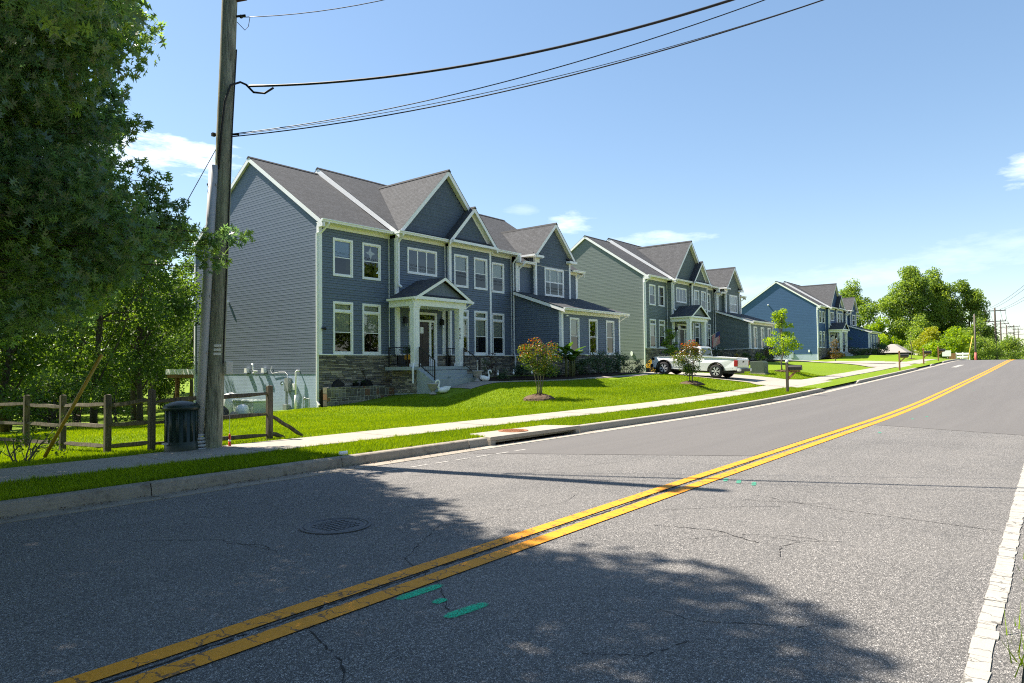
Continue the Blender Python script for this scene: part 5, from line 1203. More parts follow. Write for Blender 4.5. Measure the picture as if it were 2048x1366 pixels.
    return t
za, zb = gh(37.6, 15.2)+.05, gh(37.6, 18.4)+.05
tk = pickup((38.2, 15.2, za-.0), 0); tk.rotation_euler = (math.atan2(zb-za, 3.2), 0, 0)
# ---------------------------------------------------------------- mailboxes, transformer boxes
def mailbox(x, y, label, postmat, rz=0, scale=1.0):
    z = gh(x, y); t = empty('mailbox', (x, y, z), label, 'mailbox', 'mailboxes along the kerb', rz); s = scale
    mb = MB(); mb.box(-.05, .05, -.05, .05, -.2, 1.30*s); mb.build('post', postmat, t); MB().lathe([(.05, 0), (.07, .04), (.06, .1), (.01, .13)], (0, 0, 1.30*s), 8).build('finial', M['white'] if postmat is M['fence'] else postmat, t, (0, 0, 0), True)
    MB().box(-.04, .04, -.55, .05, .90*s, .97*s).build('arm', M['newwood'], t); MB().prism([(-.40, .90*s), (-.05, .55*s), (-.05, .68*s), (-.30, .90*s)], 0, -.035, .035).build('brace', M['newwood'], t)
    mb = MB(); n = 8; pr = [(-.10, 0), (.10, 0)] + [(.10*math.cos(math.pi*i/n), .12+.10*math.sin(math.pi*i/n)) for i in range(n+1)]
    mb.prism([(p[0], p[1]+.975*s) for p in pr], 1, -.60, -.08); bx = mb.build('box', M['black_iron'], t); mb = MB(); mb.prism([(p[0]*1.05, p[1]*1.03+.972*s) for p in pr], 1, -.615, -.60); mb.build('door', M['black_iron'], bx)
    MB().box(.105, .112, -.35, -.2, 1.03*s, 1.10*s).build('flag', simple('flag_red', (.4, .03, .02), .5), bx)
    return t
mailbox(30.9, 9.35, 'black mailbox on a grey post with white finial, nearest, before the driveway', M['fence'], 0)
mailbox(57.5, 9.3, 'black mailbox on a brown wooden post on the second strip of verge', M['newwood'])
mailbox(70.5, 9.5, 'black mailbox on a brown post on the small grass island between driveways', M['newwood'])
mailbox(80.0, 9.5, 'farthest black mailbox on a brown post, near the crest of the road', M['newwood'])
tg = simple('transformer_green', (.075, .10, .075), .5, .12, 5)
def tbox(x, y, label, s=1.0):
    z = gh(x, y); t = empty('transformer_box', (x, y, z), label, 'utility box'); O = (x, y, z)
    MB().prism([(y-.55*s, z), (y+.55*s, z), (y+.55*s, z+.98*s), (y-.4*s, z+1.02*s), (y-.55*s, z+.88*s)], 0, x-.5*s, x+.5*s).build('cabinet', tg, t, O, bevel=.02); MB().box(x-.6*s, x+.6*s, y-.65*s, y+.65*s, z-.1, z+.04).build('pad', M['concrete'], t, O)
    MB().box(x-.05, x+.05, y-.57*s, y-.55*s, z+.4*s, z+.55*s).build('lock', M['black_iron'], t, O)
    return t
tbox(43.9, 15.0, 'dark green metal transformer box on the lawn beside the pickup truck', .8)
# flag on the green house porch
x, y, z = 25.6+31.75, 23.2+.82, 3.1+.71
t = empty('flag', (x, y, z), 'striped flag hanging from a slanted pole at the green house porch', 'flag'); O_ = (x, y, z)
MB().tube([(x-.4, y+.4, z-.3), (x+.3, y-1.0, z+.6)], .018, 6).build('flagpole', M['cream_warmlit'], t, O_)
rd, wt, bl = simple('flag_stripe_red', (.4, .03, .05), .8), simple('flag_stripe_white', (.65, .62, .6), .8), simple('flag_blue', (.03, .04, .16), .8)
for k in range(13):
    mb = MB(); p0 = Vector((x+.0+.018*k, y-.4-.045*k, z+.20+.030*k)); mb.quad(p0, p0+Vector((.018, -.045, .03)), p0+Vector((.10, -.04, -1.05)), p0+Vector((.07, .0, -1.08))); mb.build('stripe', rd if k % 2 == 0 else wt, t, O_)
mb = MB(); p0 = Vector((x+.10-.02, y-.4-.28, z+.38)); mb.quad(p0, p0+Vector((.14, -.33, .22)), p0+Vector((.15, -.31, -.2)), p0+Vector((.03, .02, -.42))); mb.build('canton', bl, t, O_)
# ---------------------------------------------------------------- far end of the street
def upole(x, y, h, label, arms=2, mat=M['bark']):
    z = gh(x, y)-.3; t = empty('utility_pole', (x, y, z), label, 'utility pole', 'line of poles beyond the crest'); O = (x, y, z)
    MB().tube([(x, y, z-1), (x, y, z+h)], [.19, .13], 10).build('pole', mat, t, O, True)
    for k in range(arms):
        MB().box(x-.07, x+.07, y-1.6, y+1.6, z+h-.6-1.9*k, z+h-.45-1.9*k).build('cross_arm', mat, t, O)
        for d in (-1.5, -.8, .8, 1.5): MB().lathe([(.05, 0), (.07, .1), (.03, .22)], (x, y+d, z+h-.45-1.9*k), 6).build('insulator', M['dark'], t, O)
    return Vector((x, y, z+h-.4))
tops = [upole(150, 8.9, 11.0-.0, 'tallest far utility pole with two cross arms beyond the crest', 2), upole(190, 10.3, 11.5, 'second far utility pole with cross arm, right of the tallest', 1), upole(235, 11.4, 13.5, 'third far utility pole with cross arms', 2), upole(275, 11.4, 15.5, 'fourth far utility pole with cross arms', 2), upole(320, 12.0, 16.5, 'farthest utility pole with cross arm', 2)]
x, y = 112, 8.95; z = gh(x, y)
t = empty('utility_pole', (x, y, z), 'slim pale pole with red base and leaning yellow guy guard at the crest', 'utility pole'); O_ = (x, y, z)
MB().tube([(x, y, z-.6), (x, y, z+6.4)], [.12, .09], 10).build('pole', M['greybark'], t, O_, True); MB().tube([(x, y, z-.5), (x, y, z+1.15)], .15, 10).build('red_base', simple('faded_red', (.5, .12, .1), .6), t, O_, True); MB().tube([(x-1, y+.9, z-.4), (x-.3, y+.25, z+3.4)], .06, 8).build('yellow_guard', simple('far_yellow', (.6, .42, .05), .5), t, O_, True)
prev = None
for i in range(len(tops)-1):
    for d in (-1.5, -.8, .8, 1.5):
        cable('far_cable', tops[i]+Vector((0, d, .1)), tops[i+1]+Vector((0, d, .1)), .9, .022, 'thin cable strung between the far utility poles', 12)['group'] = 'cables between the far poles'
for d in (-1.5, -.8, .8, 1.5):
    cable('far_cable', tops[0]+Vector((0, d, .1)), Vector((20+d, -9+d*.4, 15)), 2.2, .018, 'thin cable descending from the right to the tallest far pole', 24)['group'] = 'cables from the right to the far poles'
cable('far_cable', (112, 8.95, z+6.0), (150, 8.9, tops[0].z-6), 2.0, .03, 'sagging cable between the slim pole and the tallest far pole', 14)
x, y = 116, 10.7; z = gh(x, y)
t = empty('board_fence', (x, y, z), 'short white three board fence near the crest', 'fence'); O_ = (x, y, z); w_ = Vector((-.3, -1.0, 0)).normalized()
for k in range(3): MB().bar((x, y+.9, z+.35+.42*k), (x-.5, y-.75, z+.35+.42*k), .05, .24).build('board', M['white'], t, O_)
for d in (0, .5, 1): MB().bar((x-.5*d+.05, y+.9-1.65*d, z-.3), (x-.5*d+.05, y+.9-1.65*d, z+1.4), .12, .12).build('post', M['white'], t, O_)
MB().box(x-.1, x+.3, y+.95, y+1.75, z, z+1.3).build('gate_panel', M['newwood'], t, O_)
x, y = 96, 10.6; z = gh(x, y)
t = empty('yard_sign', (x, y, z), 'white yard sign on the grass beside the farthest mailbox', 'sign'); O_ = (x, y, z); mb = MB(); mb.box(x-.02, x+.02, y-.5, y+.4, z+.35, z+1.05); mb.build('panel', M['white'], t, O_)
for d in (-.4, .3): MB().box(x-.015, x+.015, y+d-.02, y+d+.02, z-.2, z+.34).build('leg', M['black_iron'], t, O_)
x0, x1, y0, y1 = 131, 138, 20.0, 25.0; z = gh(134, 22)
t = empty('garage', (134, 22, z), 'low building with plain grey hip roof beyond the blue house', 'building'); O_ = (134, 22, z); gr = simple('grey_roof', (.30, .28, .26), .9, .1, 2)
MB().box(x0+.3, x1-.3, y0+.3, y1-.3, z-1, z+1.6).build('wall', M['dark'], t, O_)
mb = MB(); mb.add([(x0, y0, z+1.6), (x1, y0, z+1.6), (x1, y1, z+1.6), (x0, y1, z+1.6), (x0+2.0, y0+2.2, z+3.1), (x1-2, y0+2.2, z+3.1), (x1-2, y1-2.2, z+3.1), (x0+2, y1-2.2, z+3.1)], ((0, 1, 5, 4), (1, 2, 6, 5), (2, 3, 7, 6), (3, 0, 4, 7), (4, 5, 6, 7))); mb.build('roof', gr, t, O_)
MB().box(x0+1, x0+1.8, y1-.6, y1+.1, z+2.2, z+4.3).build('chimney', simple('brown_brick', (.12, .07, .05), .9), t, O_)
# ---------------------------------------------------------------- vegetation helpers
SHAPES = {
    'quad': (np.array([(0, -.5, 0), (.30, 0, .07), (0, .5, -.03), (-.30, 0, .07)]), np.array([[0, 1, 2, 3]])),
    'long': (np.array([(0, -.5, 0), (.12, -.1, .03), (0, .5, -.06), (-.12, -.1, .03)]), np.array([[0, 1, 2, 3]])),
    'oak': (np.array([(-.09, .12, 0), (.09, .12, 0), (0, .52, -.05),
                      (.0, .22, .0), (.0, -.02, .0), (.37, .30, .07), (.0, .22, .0), (-.37, .30, .07), (.0, -.02, .0),
                      (.0, .02, .0), (.0, -.24, .0), (.42, -.06, .08), (.0, .02, .0), (-.42, -.06, .08), (.0, -.24, .0),
                      (.0, -.16, .0), (.0, -.36, .0), (.24, -.32, .05), (.0, -.16, .0), (-.24, -.32, .05), (.0, -.36, .0),
                      (-.03, .2, 0), (0, -.55, 0), (.03, .2, 0)]), np.arange(24).reshape(8, 3)),
}
def leaves(name, C, size, mat, parent=None, shape='quad', up=.5, seed=0, tint=None, droop=0.0):
    rg = np.random.default_rng(seed); C = np.asarray(C, float); N = len(C)
    size = np.broadcast_to(np.asarray(size, float), (N,))*rg.uniform(.75, 1.25, N)
    n = rg.normal(size=(N, 3)); n /= np.linalg.norm(n, axis=1)[:, None]; n[:, 2] += up; n /= np.linalg.norm(n, axis=1)[:, None]
    r = rg.normal(size=(N, 3)); r[:, 2] -= droop; t = np.cross(n, r); t /= np.linalg.norm(t, axis=1)[:, None]+1e-9; b = np.cross(n, t)
    S, F = SHAPES[shape]; k = len(S)
    V = C[:, None, :] + size[:, None, None]*(S[None, :, 0, None]*t[:, None] + S[None, :, 1, None]*b[:, None] + S[None, :, 2, None]*n[:, None])
    Fa = (F[None] + (np.arange(N)*k)[:, None, None]).reshape(-1)
    if tint is None: tint = rg.uniform(0, 1, N)
    return np_mesh(name, V.reshape(-1, 3), Fa, F.shape[1], mat, np.repeat(tint, k), parent)
def clump_points(centres, radii, per, rg, flat=.75):
    P = []; K = []
    for i, (c, r) in enumerate(zip(centres, radii)):
        n = max(6, int(per*r*r)); q = rg.normal(size=(n, 3)); q /= np.linalg.norm(q, axis=1)[:, None]
        q *= (rg.uniform(.05, 1, n)**.45)[:, None]*r; q[:, 2] *= flat; P.append(np.asarray(c)+q); K.append(np.full(n, i))
    return np.concatenate(P), np.concatenate(K)
def branch_path(a, b, rg, n=5, wob=.08, lift=.15):
    a, b = np.asarray(a, float), np.asarray(b, float); L = np.linalg.norm(b-a); out = []
    for i in range(n+1):
        s = i/n; p = a+(b-a)*s; p[2] += lift*L*math.sin(math.pi*s)*.5
        if 0 < i < n: p += rg.normal(size=3)*wob*L*.3
        out.append(tuple(p))
    return out
def make_tree(name, label, cat, loc, centres, radii, mat, per, leaf, bark=None, trunk_r=.15, trunk_top=None, seed=0, shape='quad', group=None, stems=1, flat=.75, up=.5, limbs=14, twig=.02, fork=.45, ctint=.35, droop=0):
    rg = np.random.default_rng(seed); t = empty(name, loc, label, cat, group); L = np.array(loc, float)
    C = np.asarray(centres, float); top = np.array(trunk_top if trunk_top is not None else (loc[0], loc[1], C[:, 2].mean()), float)
    mb = MB(); bases = []
    for s in range(stems):
        off = np.array([0, 0, 0.]) if stems == 1 else np.array([rg.uniform(-.1, .1), rg.uniform(-.1, .1), 0])
        tp = top + (0 if stems == 1 else np.array([rg.uniform(-.3, .3), rg.uniform(-.3, .3), 0]))
        path = branch_path(L+off+[0, 0, -.15], tp, rg, 6, .05, 0); rs = [trunk_r*(1.15 if i == 0 else 1-.6*i/6) for i in range(7)]
        mb.tube(path, rs, 9 if trunk_r > .06 else 6); bases.append(path)
    idx = np.argsort(-np.asarray(radii)+rg.uniform(0, .2, len(C)))[:limbs] if limbs < len(C) else np.arange(len(C))
    for i in idx:
        path = bases[int(rg.integers(0, len(bases)))]; k = rg.uniform(fork, 1)*6; p0 = np.array(path[int(k)])+(np.array(path[min(6, int(k)+1)])-np.array(path[int(k)]))*(k-int(k))
        c = C[i]
        if c[2] < p0[2]: p0 = np.array(path[max(1, int(k)-2)])
        bp = branch_path(p0, c, rg, 4, .12, .1); r0 = max(twig*1.6, trunk_r*.35); mb.tube(bp, [r0, r0*.75, r0*.5, r0*.35, max(twig*.4, r0*.2)], 6, False)
    tr = mb.build('trunk', bark or M['bark'], t, tuple(loc), True)
    P, K = clump_points(C, radii, per, rg, flat); ct = rg.uniform(0, 1, len(C)); tint = np.clip(ct[K]*ctint+rg.uniform(0, 1, len(P))*(1-ctint), 0, 1)
    cr = leaves('crown', P-L, leaf, mat, t, shape, up, seed+1, tint, droop)
    return t
def crown(loc, h, base, r, n, rg, rr=(.5, .9), top=.55):
    # clump centres filling an uneven egg-shaped crown
    C = []; Rr = []
    while len(C) < n:
        q = rg.normal(size=3); q /= np.linalg.norm(q); s = rg.uniform(.2, 1)**.5
        z = base+(h-base)*(.5+.5*q[2]*s); f = (z-base)/(h-base); prof = math.sin(math.pi*min(1, max(0, (f*.9+.08)))**top)
        p = np.array([loc[0]+q[0]*s*r*max(.3, prof), loc[1]+q[1]*s*r*max(.3, prof), loc[2]+z]); C.append(p); Rr.append(rg.uniform(*rr))
    return C, Rr
L_ = {}
L_['oak'] = leaf_mat('oak_leaf', [(.085, .16, .075), (.13, .235, .085), (.19, .31, .085), (.30, .42, .07)], .52, 1.45, .34, .9)
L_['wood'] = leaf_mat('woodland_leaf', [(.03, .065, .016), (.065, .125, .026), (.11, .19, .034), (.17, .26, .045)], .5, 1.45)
L_['far'] = leaf_mat('far_leaf', [(.08, .14, .03), (.14, .22, .045), (.2, .29, .055), (.28, .37, .07)], .55)
L_['lime'] = leaf_mat('lime_leaf', [(.12, .20, .02), (.2, .31, .03), (.28, .40, .04), (.36, .46, .06)], .5)
L_['myrtle'] = leaf_mat('myrtle_leaf', [(.035, .07, .015), (.06, .11, .015), (.10, .15, .015), (.16, .12, .015), (.34, .09, .02), (.45, .07, .03)], .4)
L_['evergreen'] = leaf_mat('evergreen_leaf', [(.022, .05, .028), (.04, .08, .038), (.06, .11, .045), (.09, .15, .055)], .3)
L_['shrubby'] = leaf_mat('leafy_green', [(.05, .10, .02), (.09, .16, .03), (.14, .22, .04), (.2, .28, .05)], .45)
L_['shrub'] = leaf_mat('shrub_leaf', [(.02, .05, .012), (.04, .085, .016), (.07, .12, .02), (.11, .17, .03)], .35)
L_['gold'] = leaf_mat('golden_green_leaf', [(.15, .20, .02), (.24, .29, .025), (.33, .36, .03), (.38, .34, .03)], .4)
L_['yellow'] = leaf_mat('yellow_leaf', [(.22, .16, .01), (.38, .25, .012), (.5, .34, .02), (.32, .34, .03)], .4)
L_['redleaf'] = leaf_mat('dark_red_leaf', [(.02, .008, .006), (.045, .014, .01), (.07, .025, .015)], .3)
L_['bronze'] = leaf_mat('bronze_leaf', [(.05, .05, .012), (.10, .07, .012), (.16, .09, .02), (.12, .12, .02)], .35)
L_['banana'] = leaf_mat('banana_leaf', [(.035, .085, .02), (.06, .125, .025), (.09, .17, .03)], .4)
L_['grass'] = leaf_mat('grass_blade', [(.085, .155, .008), (.16, .265, .010), (.24, .345, .012), (.34, .41, .03)], .45, 1.25, .6, .15)
